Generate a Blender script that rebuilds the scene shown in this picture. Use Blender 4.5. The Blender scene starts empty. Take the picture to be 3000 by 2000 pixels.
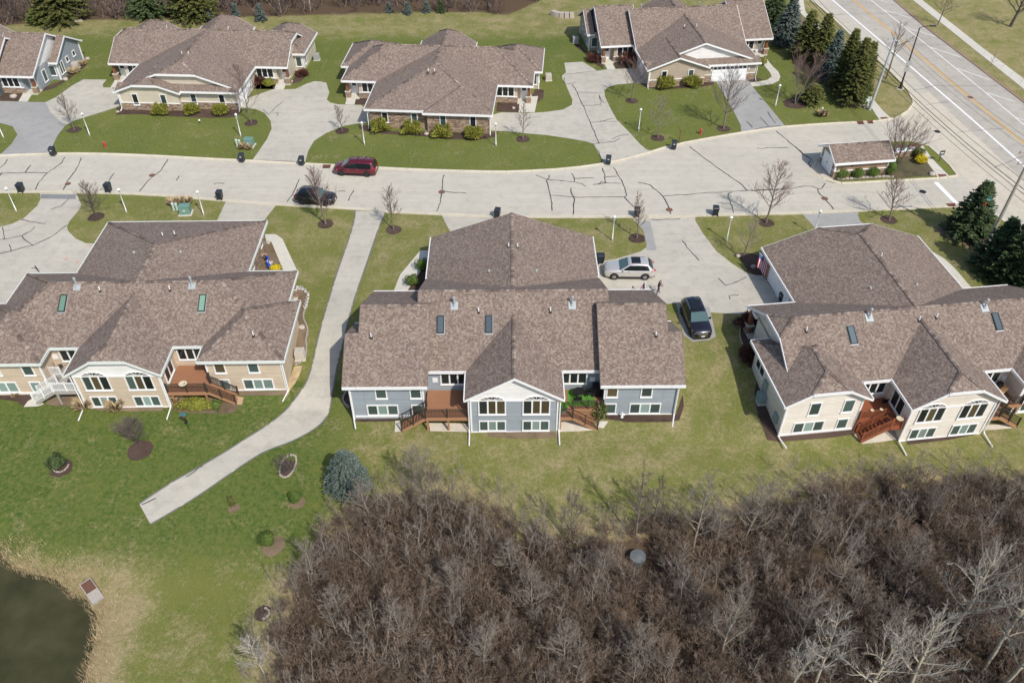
import bpy, bmesh, math, random
import numpy as np
from mathutils import Vector, Matrix

# ------------------------------------------------------------------ scene, camera, light
scene = bpy.context.scene
COL = scene.collection
R = math.radians
PITCH, FPX, CAM_H = R(41.5), 2437.0, 51.0        # drone 51 m up, looking 41.5 degrees down
cam_d = bpy.data.cameras.new('camera')
cam_d.sensor_width = 36.0
cam_d.lens = FPX / 3000.0 * 36.0
cam_d.clip_end = 2000.0
cam = bpy.data.objects.new('camera', cam_d)
cam.location = (0, 0, CAM_H)
cam.rotation_euler = (math.pi / 2 - PITCH, 0, 0)
COL.objects.link(cam)
scene.camera = cam

SUN_EL = R(47.5)
SUN_AZ = math.atan2(1.6, -2.42)                  # direction towards the sun: right of and behind the drone
sun_dir = Vector((math.sin(SUN_AZ) * math.cos(SUN_EL), math.cos(SUN_AZ) * math.cos(SUN_EL), math.sin(SUN_EL)))
world = bpy.data.worlds.new('World')
scene.world = world
world.use_nodes = True
wn = world.node_tree
for n in list(wn.nodes):
    wn.nodes.remove(n)
sky = wn.nodes.new('ShaderNodeTexSky')
sky.sky_type = 'NISHITA'
sky.sun_disc = False
sky.sun_elevation = SUN_EL
sky.sun_rotation = SUN_AZ
sky.air_density = 1.0
sky.dust_density = 1.5
bg = wn.nodes.new('ShaderNodeBackground')
bg.inputs['Strength'].default_value = 0.15
wo = wn.nodes.new('ShaderNodeOutputWorld')
wn.links.new(sky.outputs[0], bg.inputs[0])
wn.links.new(bg.outputs[0], wo.inputs[0])
sun_d = bpy.data.lights.new('sun', 'SUN')
sun_d.energy = 3.9
sun_d.angle = R(0.55)
sun_d.color = (1.0, 0.945, 0.86)
sun = bpy.data.objects.new('sun', sun_d)
sun.rotation_euler = sun_dir.to_track_quat('Z', 'Y').to_euler()
sun.location = (40, -60, 120)
COL.objects.link(sun)
scene.view_settings.view_transform = 'Standard'
scene.view_settings.look = 'None'
scene.view_settings.gamma = 1.0
scene.view_settings.use_curve_mapping = False
scene.view_settings.exposure = 0.0

# ------------------------------------------------------------------ terrain height and site survey helpers
def lerp(a, b, t): return a + (b - a) * t
def sstep(t):
    t = min(1.0, max(0.0, t)); return t * t * (3 - 2 * t)
REAR = [(-120, 55.0), (-45, 53.5), (-30, 53.0), (-18, 52.3), (0, 49.6), (22, 47.6), (45, 50.6), (120, 60.0)]
def rear_line(x):
    for (a, ya), (b, yb) in zip(REAR, REAR[1:]):
        if x <= b:
            return lerp(ya, yb, max(0.0, (x - a) / (b - a)))
    return REAR[-1][1]
POND_Z = -2.95
POND = None
def poly_sd(poly, x, y):
    inside = False; best = 1e9
    n = len(poly)
    for i in range(n):
        x0, y0 = poly[i]; x1, y1 = poly[(i + 1) % n]
        if (y0 > y) != (y1 > y) and x < (x1 - x0) * (y - y0) / (y1 - y0) + x0:
            inside = not inside
        dx, dy = x1 - x0, y1 - y0
        t = ((x - x0) * dx + (y - y0) * dy) / (dx * dx + dy * dy + 1e-12)
        t = min(1, max(0, t))
        d = math.hypot(x - x0 - dx * t, y - y0 - dy * t)
        best = min(best, d)
    return -best if inside else best
def terr0(x, y):
    d = y - rear_line(x)
    if d >= 9: return 0.0
    if d >= 0: return -1.2 * (1 - sstep(d / 9))
    if d >= -1.8: return -1.2 + 0.4 * (d / 1.8)
    return -1.6 - 1.0 * sstep((-d - 1.8) / 20.0)
def terr(x, y):
    z = terr0(x, y)
    if POND is not None and y < 45 and x < -8:
        s = poly_sd(POND, x, y)
        if s < 3.0:
            zb = POND_Z + (0.16 * s if s > 0 else 0.35 * s)
            z = max(-4.4, min(z, zb)) if s < 0 else lerp(zb, z, sstep(s / 3.0))
    return z
_S, _C = math.sin(PITCH), math.cos(PITCH)
def ray(u, v):
    a = (u - 1500) / FPX; b = (v - 1000) / FPX
    return a, _C - b * _S, -_S - b * _C
def at(u, v, z):
    """site point seen at survey pixel (u, v) of the 3000x2000 photograph, at height z"""
    d = ray(u, v); t = (z - CAM_H) / d[2]
    return d[0] * t, d[1] * t
def G(u, v):
    z = 0.0
    for _ in range(6):
        x, y = at(u, v, z); z = terr0(x, y)
    return x, y
def hgt(u, v, Y):
    d = ray(u, v); t = Y / d[1]
    return CAM_H + d[2] * t
def zz(zx, zy, k=2.94):
    return lambda *pts: [G(zx + u / k, zy + v / k) for u, v in pts]
Q00, Q10, Q20, Q30 = zz(0, 0), zz(750, 0), zz(1500, 0), zz(2200, 0)
Q01, Q11, Q21, Q31 = zz(0, 430), zz(750, 430), zz(1500, 430), zz(2200, 430)
Q02, Q12, Q22, Q32 = zz(0, 850), zz(750, 850), zz(1500, 850), zz(2200, 850)
Q03 = zz(0, 1350, 2.4123)
Q13 = zz(750, 1350, 2.4123)
PXL = lambda *pts: [G(*p) for p in pts]

# ------------------------------------------------------------------ object helpers
def link(o, parent=None):
    COL.objects.link(o)
    if parent is not None:
        o.parent = parent
    return o
def tag(o, label=None, cat=None, group=None, kind=None):
    if label: o['label'] = label
    if cat: o['category'] = cat
    if group: o['group'] = group
    if kind: o['kind'] = kind
    return o
def empty(name, loc=(0, 0, 0), rz=0.0, parent=None):
    o = bpy.data.objects.new(name, None)
    o.empty_display_size = 0.5
    o.location = loc; o.rotation_euler = (0, 0, rz)
    return link(o, parent)
class MB:
    def __init__(s):
        s.v = []; s.f = []; s.uv = []; s.mi = []
    def face(s, pts, uvs=None, mi=0):
        i = len(s.v)
        s.v += [tuple(p) for p in pts]
        s.f.append(tuple(range(i, i + len(pts))))
        s.uv.append(uvs if uvs else [(p[0], p[1]) for p in pts])
        s.mi.append(mi)
    def box(s, a, b, mi=0):
        x0, y0, z0 = a; x1, y1, z1 = b
        s.hexa([(x0, y0, z0), (x1, y0, z0), (x1, y1, z0), (x0, y1, z0), (x0, y0, z1), (x1, y0, z1), (x1, y1, z1), (x0, y1, z1)], mi)
    def hexa(s, p, mi=0):
        for q in ((0, 3, 2, 1), (4, 5, 6, 7), (0, 1, 5, 4), (1, 2, 6, 5), (2, 3, 7, 6), (3, 0, 4, 7)):
            pts = [p[i] for i in q]
            a, b, c = Vector(pts[0]), Vector(pts[1]), Vector(pts[3])
            lu, lv = (b - a).length, (c - a).length
            s.face(pts, [(0, 0), (lu, 0), (lu, lv), (0, lv)], mi)
    def bar(s, a, b, w, h, mi=0, up=Vector((0, 0, 1))):
        a, b = Vector(a), Vector(b); d = (b - a).normalized()
        sx = d.cross(up)
        sx = sx.normalized() if sx.length > 1e-5 else Vector((1, 0, 0))
        sz = sx.cross(d).normalized()
        p = []
        for e in (a, b):
            p.append([e - sx * w / 2 - sz * h / 2, e + sx * w / 2 - sz * h / 2, e + sx * w / 2 + sz * h / 2, e - sx * w / 2 + sz * h / 2])
        q = p[0] + p[1]
        s.hexa([q[0], q[1], q[5], q[4], q[3], q[2], q[6], q[7]], mi)
    def tube(s, path, radii, n=6, cap=True, mi=0):
        rings = []
        path = [Vector(p) for p in path]
        if not hasattr(radii, '__len__'): radii = [radii] * len(path)
        ref = Vector((0.31, 0.95, 0.05))
        for i, p in enumerate(path):
            d = (path[min(i + 1, len(path) - 1)] - path[max(i - 1, 0)])
            d = d.normalized() if d.length > 1e-9 else Vector((0, 0, 1))
            r_ = ref if abs(d.dot(ref)) < 0.9 else Vector((1, 0, 0))
            a = d.cross(r_).normalized(); b = d.cross(a)
            base = len(s.v)
            for k in range(n):
                t = 2 * math.pi * k / n
                s.v.append(tuple(p + (a * math.cos(t) + b * math.sin(t)) * radii[i]))
            rings.append(base)
        for r0, r1 in zip(rings, rings[1:]):
            for k in range(n):
                k2 = (k + 1) % n
                s.f.append((r0 + k, r0 + k2, r1 + k2, r1 + k)); s.uv.append([(0, 0)] * 4); s.mi.append(mi)
        if cap:
            s.f.append(tuple(rings[0] + k for k in range(n))[::-1]); s.uv.append([(0, 0)] * n); s.mi.append(mi)
            s.f.append(tuple(rings[-1] + k for k in range(n))); s.uv.append([(0, 0)] * n); s.mi.append(mi)
    def lathe(s, prof, n=12, c=(0, 0), mi=0):
        base = len(s.v)
        for r_, z in prof:
            for k in range(n):
                t = 2 * math.pi * k / n
                s.v.append((c[0] + r_ * math.cos(t), c[1] + r_ * math.sin(t), z))
        for i in range(len(prof) - 1):
            for k in range(n):
                k2 = (k + 1) % n
                s.f.append((base + i * n + k, base + i * n + k2, base + (i + 1) * n + k2, base + (i + 1) * n + k))
                s.uv.append([(0, 0)] * 4); s.mi.append(mi)
        s.f.append(tuple(base + k for k in range(n))[::-1]); s.uv.append([(0, 0)] * n); s.mi.append(mi)
        s.f.append(tuple(base + (len(prof) - 1) * n + k for k in range(n))); s.uv.append([(0, 0)] * n); s.mi.append(mi)
    def mesh(s, name, mats, smooth=False):
        me = bpy.data.meshes.new(name)
        me.from_pydata(s.v, [], s.f)
        uvl = me.uv_layers.new(name='UVMap')
        flat = [c for f in s.uv for uv in f for c in uv]
        uvl.data.foreach_set('uv', flat)
        if not isinstance(mats, (list, tuple)): mats = [mats]
        for m in mats: me.materials.append(m)
        if len(mats) > 1: me.polygons.foreach_set('material_index', s.mi)
        if smooth: me.polygons.foreach_set('use_smooth', [True] * len(s.f))
        me.update()
        return me
    def build(s, name, mats, parent=None, loc=(0, 0, 0), rz=0.0, smooth=False):
        o = bpy.data.objects.new(name, s.mesh(name, mats, smooth))
        o.location = loc; o.rotation_euler = (0, 0, rz)
        return link(o, parent)
def put(name, me, parent=None, loc=(0, 0, 0), rot=(0, 0, 0), sc=None):
    o = bpy.data.objects.new(name, me)
    o.location = loc; o.rotation_euler = rot
    if sc is not None: o.scale = sc if hasattr(sc, '__len__') else (sc, sc, sc)
    return link(o, parent)
def tri_mesh(name, V, F, mat, attr=None):
    """fast triangle mesh from numpy arrays"""
    me = bpy.data.meshes.new(name)
    V = np.asarray(V, dtype=np.float32); F = np.asarray(F, dtype=np.int32)
    me.vertices.add(len(V)); me.vertices.foreach_set('co', V.ravel())
    me.loops.add(F.size); me.loops.foreach_set('vertex_index', F.ravel())
    me.polygons.add(len(F)); me.polygons.foreach_set('loop_start', np.arange(0, F.size, 3, dtype=np.int32))
    me.materials.append(mat)
    me.update(calc_edges=True)
    return me

# ------------------------------------------------------------------ materials
def new_mat(name):
    m = bpy.data.materials.new(name); m.use_nodes = True
    nt = m.node_tree
    return m, nt, nt.nodes['Principled BSDF']
class NT:
    """tiny node-wiring helper"""
    def __init__(s, nt): s.nt = nt
    def n(s, typ, **kw):
        nd = s.nt.nodes.new(typ)
        for k, v in kw.items(): setattr(nd, k, v)
        return nd
    def l(s, a, b): s.nt.links.new(a, b)
    def math(s, op, a, b=None, clamp=False):
        nd = s.n('ShaderNodeMath', operation=op); nd.use_clamp = clamp
        for i, x in enumerate((a, b)):
            if x is None: continue
            if isinstance(x, (int, float)): nd.inputs[i].default_value = x
            else: s.l(x, nd.inputs[i])
        return nd.outputs[0]
    def mix(s, fac, a, b, typ='MIX'):
        nd = s.n('ShaderNodeMix', data_type='RGBA', blend_type=typ)
        for i, x in ((0, fac), (6, a), (7, b)):
            if isinstance(x, (int, float)): nd.inputs[i].default_value = x
            elif isinstance(x, tuple): nd.inputs[i].default_value = (*x[:3], 1)
            else: s.l(x, nd.inputs[i])
        return nd.outputs[2]
    def noise(s, vec, scale, detail=3, rough=0.55):
        nd = s.n('ShaderNodeTexNoise'); nd.inputs['Scale'].default_value = scale
        nd.inputs['Detail'].default_value = detail; nd.inputs['Roughness'].default_value = rough
        if vec is not None: s.l(vec, nd.inputs['Vector'])
        return nd.outputs['Fac']
    def ramp(s, fac, stops, interp='LINEAR'):
        nd = s.n('ShaderNodeValToRGB'); cr = nd.color_ramp; cr.interpolation = interp
        while len(cr.elements) < len(stops): cr.elements.new(0.5)
        for e, (p, c) in zip(cr.elements, stops):
            e.position = p; e.color = (*c[:3], 1) if hasattr(c, '__len__') else (c, c, c, 1)
        s.l(fac, nd.inputs[0]); return nd.outputs[0]
    def range(s, v, a, b, c=0.0, d=1.0):
        nd = s.n('ShaderNodeMapRange'); s.l(v, nd.inputs[0])
        for i, x in enumerate((a, b, c, d)): nd.inputs[i + 1].default_value = x
        return nd.outputs[0]
    def bump(s, h, strength, dist, bsdf):
        nd = s.n('ShaderNodeBump'); nd.inputs['Strength'].default_value = strength; nd.inputs['Distance'].default_value = dist
        s.l(h, nd.inputs['Height']); s.l(nd.outputs[0], bsdf.inputs['Normal'])
def plain(name, col, rough=0.6, metal=0.0, var=0.12, scale=6.0, coat=0.0, bump=0.0):
    m, nt, b = new_mat(name); t = NT(nt)
    tc = t.n('ShaderNodeTexCoord')
    f = t.noise(tc.outputs['Object'], scale, 4)
    lo = tuple(c * (1 - var) for c in col); hi = tuple(min(1, c * (1 + var)) for c in col)
    t.l(t.mix(f, lo, hi), b.inputs['Base Color'])
    b.inputs['Roughness'].default_value = rough; b.inputs['Metallic'].default_value = metal
    b.inputs['Coat Weight'].default_value = coat
    if bump: t.bump(f, bump, 0.02, b)
    return m
M = {}
def shingle_mat(name, hue=(1.14, 1.17, 1.19)):
    m, nt, b = new_mat(name); t = NT(nt)
    uv = t.n('ShaderNodeUVMap'); sp = t.n('ShaderNodeSeparateXYZ'); t.l(uv.outputs[0], sp.inputs[0])
    v = t.math('DIVIDE', sp.outputs[1], 0.15)
    row = t.math('FLOOR', v); fv = t.math('FRACT', v)
    w1 = t.n('ShaderNodeTexWhiteNoise', noise_dimensions='1D'); t.l(row, w1.inputs['W'])
    u = t.math('ADD', t.math('DIVIDE', sp.outputs[0], 0.15), t.math('MULTIPLY', w1.outputs[0], 37.0))
    # irregular tab widths
    wig = t.math('MULTIPLY', t.math('SINE', t.math('MULTIPLY', u, 1.7)), 0.14)
    u = t.math('ADD', u, wig)
    cell = t.math('FLOOR', u); fu = t.math('FRACT', u)
    cx = t.n('ShaderNodeCombineXYZ'); t.l(cell, cx.inputs[0]); t.l(row, cx.inputs[1])
    w2 = t.n('ShaderNodeTexWhiteNoise', noise_dimensions='2D'); t.l(cx.outputs[0], w2.inputs['Vector'])
    k = lambda c: tuple(a * h for a, h in zip(c, hue))
    col = t.ramp(w2.outputs[0], [(0.0, k((0.144, 0.104, 0.084))), (0.18, k((0.171, 0.126, 0.103))), (0.40, k((0.195, 0.146, 0.119))),
                                 (0.62, k((0.216, 0.165, 0.134))), (0.82, k((0.241, 0.187, 0.151))), (0.94, k((0.266, 0.210, 0.168)))], 'CONSTANT')
    geo = t.n('ShaderNodeTexCoord')
    big = t.noise(geo.outputs['Object'], 0.55, 4)
    col = t.mix(1.0, col, t.ramp(big, [(0.3, 0.93), (0.7, 1.06)]), 'MULTIPLY')
    grit = t.noise(geo.outputs['Object'], 60, 2)
    col = t.mix(1.0, col, t.ramp(grit, [(0.3, 0.86), (0.7, 1.14)]), 'MULTIPLY')
    edge = t.math('LESS_THAN', fv, 0.13)  # shadow line at each course's lower edge, painted into the shingle colour
    gap = t.math('LESS_THAN', fu, 0.06)
    ln = t.math('MAXIMUM', edge, t.math('MULTIPLY', gap, 0.6))
    col = t.mix(t.math('MULTIPLY', ln, 0.32), col, (0.07, 0.052, 0.045))
    t.l(col, b.inputs['Base Color']); b.inputs['Roughness'].default_value = 0.92
    b.inputs['Specular IOR Level'].default_value = 0.25
    h = t.math('ADD', t.math('MULTIPLY', fv, -0.7), t.math('MULTIPLY', w2.outputs[0], 0.6))
    t.bump(h, 0.35, 0.02, b)
    return m
def siding_mat(name, col, step=0.17, vert=False):
    m, nt, b = new_mat(name); t = NT(nt)
    uv = t.n('ShaderNodeUVMap'); sp = t.n('ShaderNodeSeparateXYZ'); t.l(uv.outputs[0], sp.inputs[0])
    v = t.math('DIVIDE', sp.outputs[0 if vert else 1], step); fv = t.math('FRACT', v); row = t.math('FLOOR', v)
    w1 = t.n('ShaderNodeTexWhiteNoise', noise_dimensions='1D'); t.l(row, w1.inputs['W'])
    tc = t.n('ShaderNodeTexCoord'); nz = t.noise(tc.outputs['Object'], 1.1, 4)
    c = t.mix(1.0, col, t.ramp(w1.outputs[0], [(0, 0.95), (1, 1.04)]), 'MULTIPLY')
    c = t.mix(1.0, c, t.ramp(nz, [(0.3, 0.93), (0.7, 1.05)]), 'MULTIPLY')
    ln = t.math('LESS_THAN', fv, 0.12)
    c = t.mix(t.math('MULTIPLY', ln, 0.45), c, tuple(a * 0.35 for a in col))
    t.l(c, b.inputs['Base Color']); b.inputs['Roughness'].default_value = 0.6
    t.bump(t.math('MULTIPLY', fv, -1.0), 0.7, 0.02, b)
    return m
def stone_mat(name):
    m, nt, b = new_mat(name); t = NT(nt)
    uv = t.n('ShaderNodeUVMap'); mp = t.n('ShaderNodeMapping'); mp.inputs['Scale'].default_value = (2.6, 7.5, 1); t.l(uv.outputs[0], mp.inputs[0])
    sp = t.n('ShaderNodeSeparateXYZ'); t.l(mp.outputs[0], sp.inputs[0])
    row = t.math('FLOOR', sp.outputs[1]); fv = t.math('FRACT', sp.outputs[1])
    w1 = t.n('ShaderNodeTexWhiteNoise', noise_dimensions='1D'); t.l(row, w1.inputs['W'])
    u = t.math('ADD', sp.outputs[0], t.math('MULTIPLY', w1.outputs[0], 19.0))
    u = t.math('ADD', u, t.math('MULTIPLY', t.math('SINE', t.math('MULTIPLY', u, 2.3)), 0.3))
    cell = t.math('FLOOR', u); fu = t.math('FRACT', u)
    cx = t.n('ShaderNodeCombineXYZ'); t.l(cell, cx.inputs[0]); t.l(row, cx.inputs[1])
    w2 = t.n('ShaderNodeTexWhiteNoise', noise_dimensions='2D'); t.l(cx.outputs[0], w2.inputs['Vector'])
    col = t.ramp(w2.outputs[0], [(0, (0.20, 0.13, 0.09)), (0.2, (0.30, 0.20, 0.13)), (0.45, (0.38, 0.28, 0.19)), (0.7, (0.46, 0.37, 0.27)), (0.9, (0.27, 0.22, 0.19))], 'CONSTANT')
    ln = t.math('MAXIMUM', t.math('LESS_THAN', fv, 0.14), t.math('LESS_THAN', fu, 0.05))
    col = t.mix(t.math('MULTIPLY', ln, 0.6), col, (0.11, 0.08, 0.06))
    t.l(col, b.inputs['Base Color']); b.inputs['Roughness'].default_value = 0.9
    t.bump(t.math('SUBTRACT', w2.outputs[0], ln), 0.7, 0.04, b)
    return m
def pave_mat(name, a, bcol, grain=55.0, stain=0.14, streak=0.0):
    m, nt, b = new_mat(name); t = NT(nt)
    tc = t.n('ShaderNodeTexCoord'); P = tc.outputs['Object']
    big = t.noise(P, 0.13, 5, 0.6); mid = t.noise(P, 0.9, 5, 0.65); fin = t.noise(P, grain, 2, 0.5); med = t.noise(P, 6.0, 3, 0.6)
    c = t.mix(t.ramp(big, [(0.3, 0.0), (0.7, 1.0)]), a, bcol)
    c = t.mix(1.0, c, t.ramp(mid, [(0.25, 1 - stain), (0.5, 1.0), (0.8, 1 + stain * 0.35)]), 'MULTIPLY')
    c = t.mix(1.0, c, t.ramp(med, [(0.25, 0.93), (0.75, 1.06)]), 'MULTIPLY')
    c = t.mix(1.0, c, t.ramp(fin, [(0.2, 0.78), (0.8, 1.18)]), 'MULTIPLY')
    if streak:
        mp = t.n('ShaderNodeMapping'); mp.inputs['Scale'].default_value = (0.035, 0.9, 1); t.l(P, mp.inputs[0])
        c = t.mix(1.0, c, t.ramp(t.noise(mp.outputs[0], 1.6, 5, 0.7), [(0.3, 1 - streak), (0.7, 1 + streak * .6)]), 'MULTIPLY')
        c = t.mix(t.ramp(t.noise(P, 0.45, 6, 0.75), [(0.66, 0.0), (0.76, 0.28)]), c, tuple(x * .62 for x in a))
    t.l(c, b.inputs['Base Color']); b.inputs['Roughness'].default_value = 0.93; b.inputs['Specular IOR Level'].default_value = 0.2
    t.bump(fin, 0.25, 0.01, b)
    return m
def island_mat(name, stops, rough=0.75, translucent=0.0, noise=None, inst=0.0):
    """colour varies from leaf to leaf / twig to twig"""
    m, nt, b = new_mat(name); t = NT(nt)
    g = t.n('ShaderNodeNewGeometry')
    c = t.ramp(g.outputs['Random Per Island'], stops)
    tc = t.n('ShaderNodeTexCoord')
    c = t.mix(1.0, c, t.ramp(t.noise(tc.outputs['Object'], noise or 1.3, 3), [(0.3, 0.72), (0.7, 1.22)]), 'MULTIPLY')
    if inst:
        oi = t.n('ShaderNodeObjectInfo'); c = t.mix(1.0, c, t.ramp(oi.outputs['Random'], [(0, 1 - inst), (1, 1 + inst)]), 'MULTIPLY')
    t.l(c, b.inputs['Base Color']); b.inputs['Roughness'].default_value = rough
    b.inputs['Specular IOR Level'].default_value = 0.2
    return m
def glass_mat(name, col, rough=0.04, spec=0.6):
    m, nt, b = new_mat(name); t = NT(nt)
    g = t.n('ShaderNodeObjectInfo')
    c = t.mix(g.outputs['Random'], tuple(x * 0.7 for x in col), tuple(min(1, x * 1.3) for x in col))
    t.l(c, b.inputs['Base Color'])
    b.inputs['Roughness'].default_value = rough; b.inputs['Specular IOR Level'].default_value = spec
    return m
M['shingle'] = shingle_mat('roof shingles')
M['cap'] = island_mat('ridge cap shingles', [(0, (0.125, 0.092, 0.080)), (0.5, (0.21, 0.165, 0.14)), (1, (0.32, 0.26, 0.215))], 0.95, noise=0.5)
M['white'] = plain('white trim paint', (0.80, 0.80, 0.79), 0.45, var=0.03)
M['greenwhite'] = plain('pale gutter aluminium', (0.68, 0.72, 0.68), 0.45, var=0.04)
M['blue'] = siding_mat('blue grey lap siding', (0.305, 0.345, 0.380))
M['tan'] = siding_mat('tan lap siding', (0.555, 0.455, 0.345))
M['cream'] = siding_mat('cream lap siding', (0.755, 0.695, 0.61))
M['butter'] = siding_mat('pale yellow lap siding', (0.62, 0.56, 0.44))
M['beige'] = siding_mat('beige lap siding', (0.44, 0.365, 0.28))
M['shake'] = siding_mat('white gable siding', (0.80, 0.79, 0.77), 0.24)
M['creamshake'] = siding_mat('cream gable siding', (0.72, 0.65, 0.56), 0.24)
M['brownside'] = siding_mat('brown lap siding', (0.33, 0.215, 0.15))
M['stone'] = stone_mat('stone veneer')
M['glass'] = glass_mat('dark window glass', (0.020, 0.024, 0.024), 0.05, 0.35)
M['curtain'] = glass_mat('window glass with drawn curtain', (0.085, 0.066, 0.036), 0.05, 0.35)
M['blind'] = glass_mat('window glass with blind', (0.22, 0.30, 0.275), 0.08, 0.3)
M['halfblind'] = glass_mat('window glass with raised blind', (0.060, 0.088, 0.080), 0.06, 0.3)
M['skyglass'] = glass_mat('skylight glass', (0.10, 0.135, 0.155), 0.08, 0.3)
M['greenglass'] = glass_mat('green skylight glass', (0.17, 0.29, 0.225), 0.12, 0.3)
M['street'] = pave_mat('weathered street asphalt', (0.485, 0.452, 0.382), (0.545, 0.508, 0.430), streak=0.08)
M['drive'] = pave_mat('bleached driveway asphalt', (0.445, 0.42, 0.36), (0.525, 0.49, 0.415), stain=0.2, streak=0.07)
M['newdrive'] = pave_mat('grey driveway asphalt', (0.305, 0.30, 0.29), (0.385, 0.378, 0.36))
M['patch'] = pave_mat('dark asphalt patch', (0.20, 0.205, 0.21), (0.26, 0.262, 0.265))
M['main'] = pave_mat('arterial road concrete', (0.39, 0.36, 0.315), (0.475, 0.44, 0.38), stain=0.22)
M['curb'] = pave_mat('warm kerb concrete', (0.55, 0.50, 0.39), (0.61, 0.555, 0.44), stain=0.2)
M['walk'] = pave_mat('sidewalk concrete', (0.55, 0.52, 0.45), (0.61, 0.58, 0.51), stain=0.12)
M['apron'] = pave_mat('buff concrete', (0.53, 0.475, 0.385), (0.58, 0.525, 0.43), stain=0.16)
M['redcurb'] = pave_mat('brown stained kerb', (0.25, 0.16, 0.14), (0.33, 0.22, 0.19))
M['tar'] = plain('crack sealant tar', (0.035, 0.035, 0.042), 0.6, var=0.3)
M['oldtar'] = plain('faded crack sealant', (0.16, 0.155, 0.15), 0.8, var=0.3)
M['paintwhite'] = plain('white road paint', (0.80, 0.80, 0.79), 0.7, var=0.1, scale=3)
M['paintyellow'] = plain('yellow road paint', (0.66, 0.36, 0.05), 0.7, var=0.15, scale=3)
M['paintorange'] = plain('orange survey paint', (0.75, 0.22, 0.15), 0.8)
M['iron'] = plain('rusty cast iron', (0.16, 0.085, 0.055), 0.8, var=0.4, scale=20)
M['grate'] = plain('red brown cast iron', (0.19, 0.078, 0.052), 0.8, var=0.35, scale=12)
M['mulch'] = pave_mat('wood mulch', (0.062, 0.040, 0.032), (0.110, 0.074, 0.058), grain=26, stain=0.5)
M['soil'] = pave_mat('leafy soil', (0.16, 0.115, 0.075), (0.24, 0.18, 0.12), grain=22, stain=0.4)
M['gravel'] = pave_mat('pale gravel', (0.55, 0.49, 0.40), (0.66, 0.60, 0.50), grain=30, stain=0.2)
M['straw'] = island_mat('dry ornamental grass', [(0, (0.30, 0.215, 0.115)), (0.6, (0.46, 0.355, 0.205)), (1, (0.58, 0.48, 0.31))], 0.9)
M['rockpale'] = plain('pale boulder', (0.43, 0.375, 0.32), 0.9, var=0.25, scale=5, bump=0.5)
M['rockgrey'] = plain('grey landscape block', (0.35, 0.315, 0.28), 0.9, var=0.25, scale=9, bump=0.4)
M['bark'] = plain('grey brown bark', (0.19, 0.155, 0.13), 0.95, var=0.35, scale=14, bump=0.5)
M['darkbark'] = plain('dark bark', (0.085, 0.068, 0.060), 0.95, var=0.35, scale=14, bump=0.5)
M['palebark'] = plain('pale grey bark', (0.40, 0.355, 0.27), 0.95, var=0.3, scale=9, bump=0.4)
M['twig'] = island_mat('grey brown twigs', [(0, (0.12, 0.095, 0.085)), (0.5, (0.185, 0.15, 0.132)), (1, (0.26, 0.215, 0.19))], 0.95)
M['redtwig'] = island_mat('reddish budding twigs', [(0, (0.15, 0.085, 0.080)), (0.5, (0.225, 0.145, 0.125)), (1, (0.28, 0.19, 0.165))], 0.95)
M['paletwig'] = island_mat('pale twigs', [(0, (0.30, 0.265, 0.225)), (0.5, (0.42, 0.385, 0.34)), (1, (0.55, 0.515, 0.47))], 0.95)
M['midtwig'] = island_mat('weathered woodland twigs', [(0, (0.19, 0.158, 0.13)), (0.5, (0.29, 0.245, 0.205)), (1, (0.40, 0.35, 0.295))], 0.95)
M['midbark'] = plain('lichened grey bark', (0.30, 0.255, 0.195), 0.95, var=0.35, scale=9, bump=0.4)
M['brush'] = island_mat('tangled brush twigs', [(0, (0.128, 0.090, 0.066)), (0.35, (0.205, 0.150, 0.112)), (0.7, (0.29, 0.218, 0.166)), (0.92, (0.375, 0.295, 0.225)), (1, (0.48, 0.395, 0.31))], 0.95, noise=0.4, inst=0.35)
M['farbrush'] = island_mat('far woodland twigs', [(0, (0.085, 0.060, 0.056)), (0.5, (0.155, 0.115, 0.105)), (1, (0.26, 0.205, 0.18))], 0.95, noise=0.3, inst=0.4)
M['spruce'] = island_mat('green spruce needles', [(0, (0.034, 0.060, 0.024)), (0.5, (0.070, 0.110, 0.040)), (1, (0.135, 0.17, 0.068))], 0.8)
M['bluespruce'] = island_mat('blue spruce needles', [(0, (0.050, 0.078, 0.066)), (0.5, (0.105, 0.142, 0.122)), (1, (0.195, 0.235, 0.205))], 0.8)
M['arbor'] = island_mat('olive evergreen foliage', [(0, (0.050, 0.064, 0.018)), (0.5, (0.105, 0.120, 0.032)), (1, (0.18, 0.175, 0.055))], 0.8)
M['pine'] = island_mat('dark pine needles', [(0, (0.026, 0.050, 0.022)), (0.5, (0.056, 0.092, 0.038)), (1, (0.11, 0.145, 0.060))], 0.8)
M['juniper'] = island_mat('yellow green juniper', [(0, (0.11, 0.128, 0.018)), (0.5, (0.215, 0.222, 0.036)), (1, (0.34, 0.325, 0.072))], 0.8)
M['box'] = island_mat('boxwood leaves', [(0, (0.050, 0.090, 0.018)), (0.5, (0.095, 0.155, 0.030)), (1, (0.165, 0.22, 0.055))], 0.7)
M['forsythia'] = island_mat('forsythia blossom', [(0, (0.35, 0.26, 0.01)), (0.5, (0.66, 0.52, 0.02)), (1, (0.80, 0.68, 0.06))], 0.7)
M['perennial'] = island_mat('spring perennials', [(0, (0.07, 0.10, 0.03)), (0.5, (0.14, 0.17, 0.05)), (1, (0.26, 0.20, 0.10))], 0.8)
M['redshrub'] = island_mat('dark red bare shrub', [(0, (0.075, 0.032, 0.028)), (1, (0.17, 0.075, 0.055))], 0.9)
M['binplastic'] = plain('dark blue grey bin plastic', (0.022, 0.028, 0.036), 0.45, var=0.1)
M['black'] = plain('black plastic', (0.012, 0.012, 0.013), 0.5)
M['blackmetal'] = plain('black powder coated metal', (0.022, 0.020, 0.019), 0.45)
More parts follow.
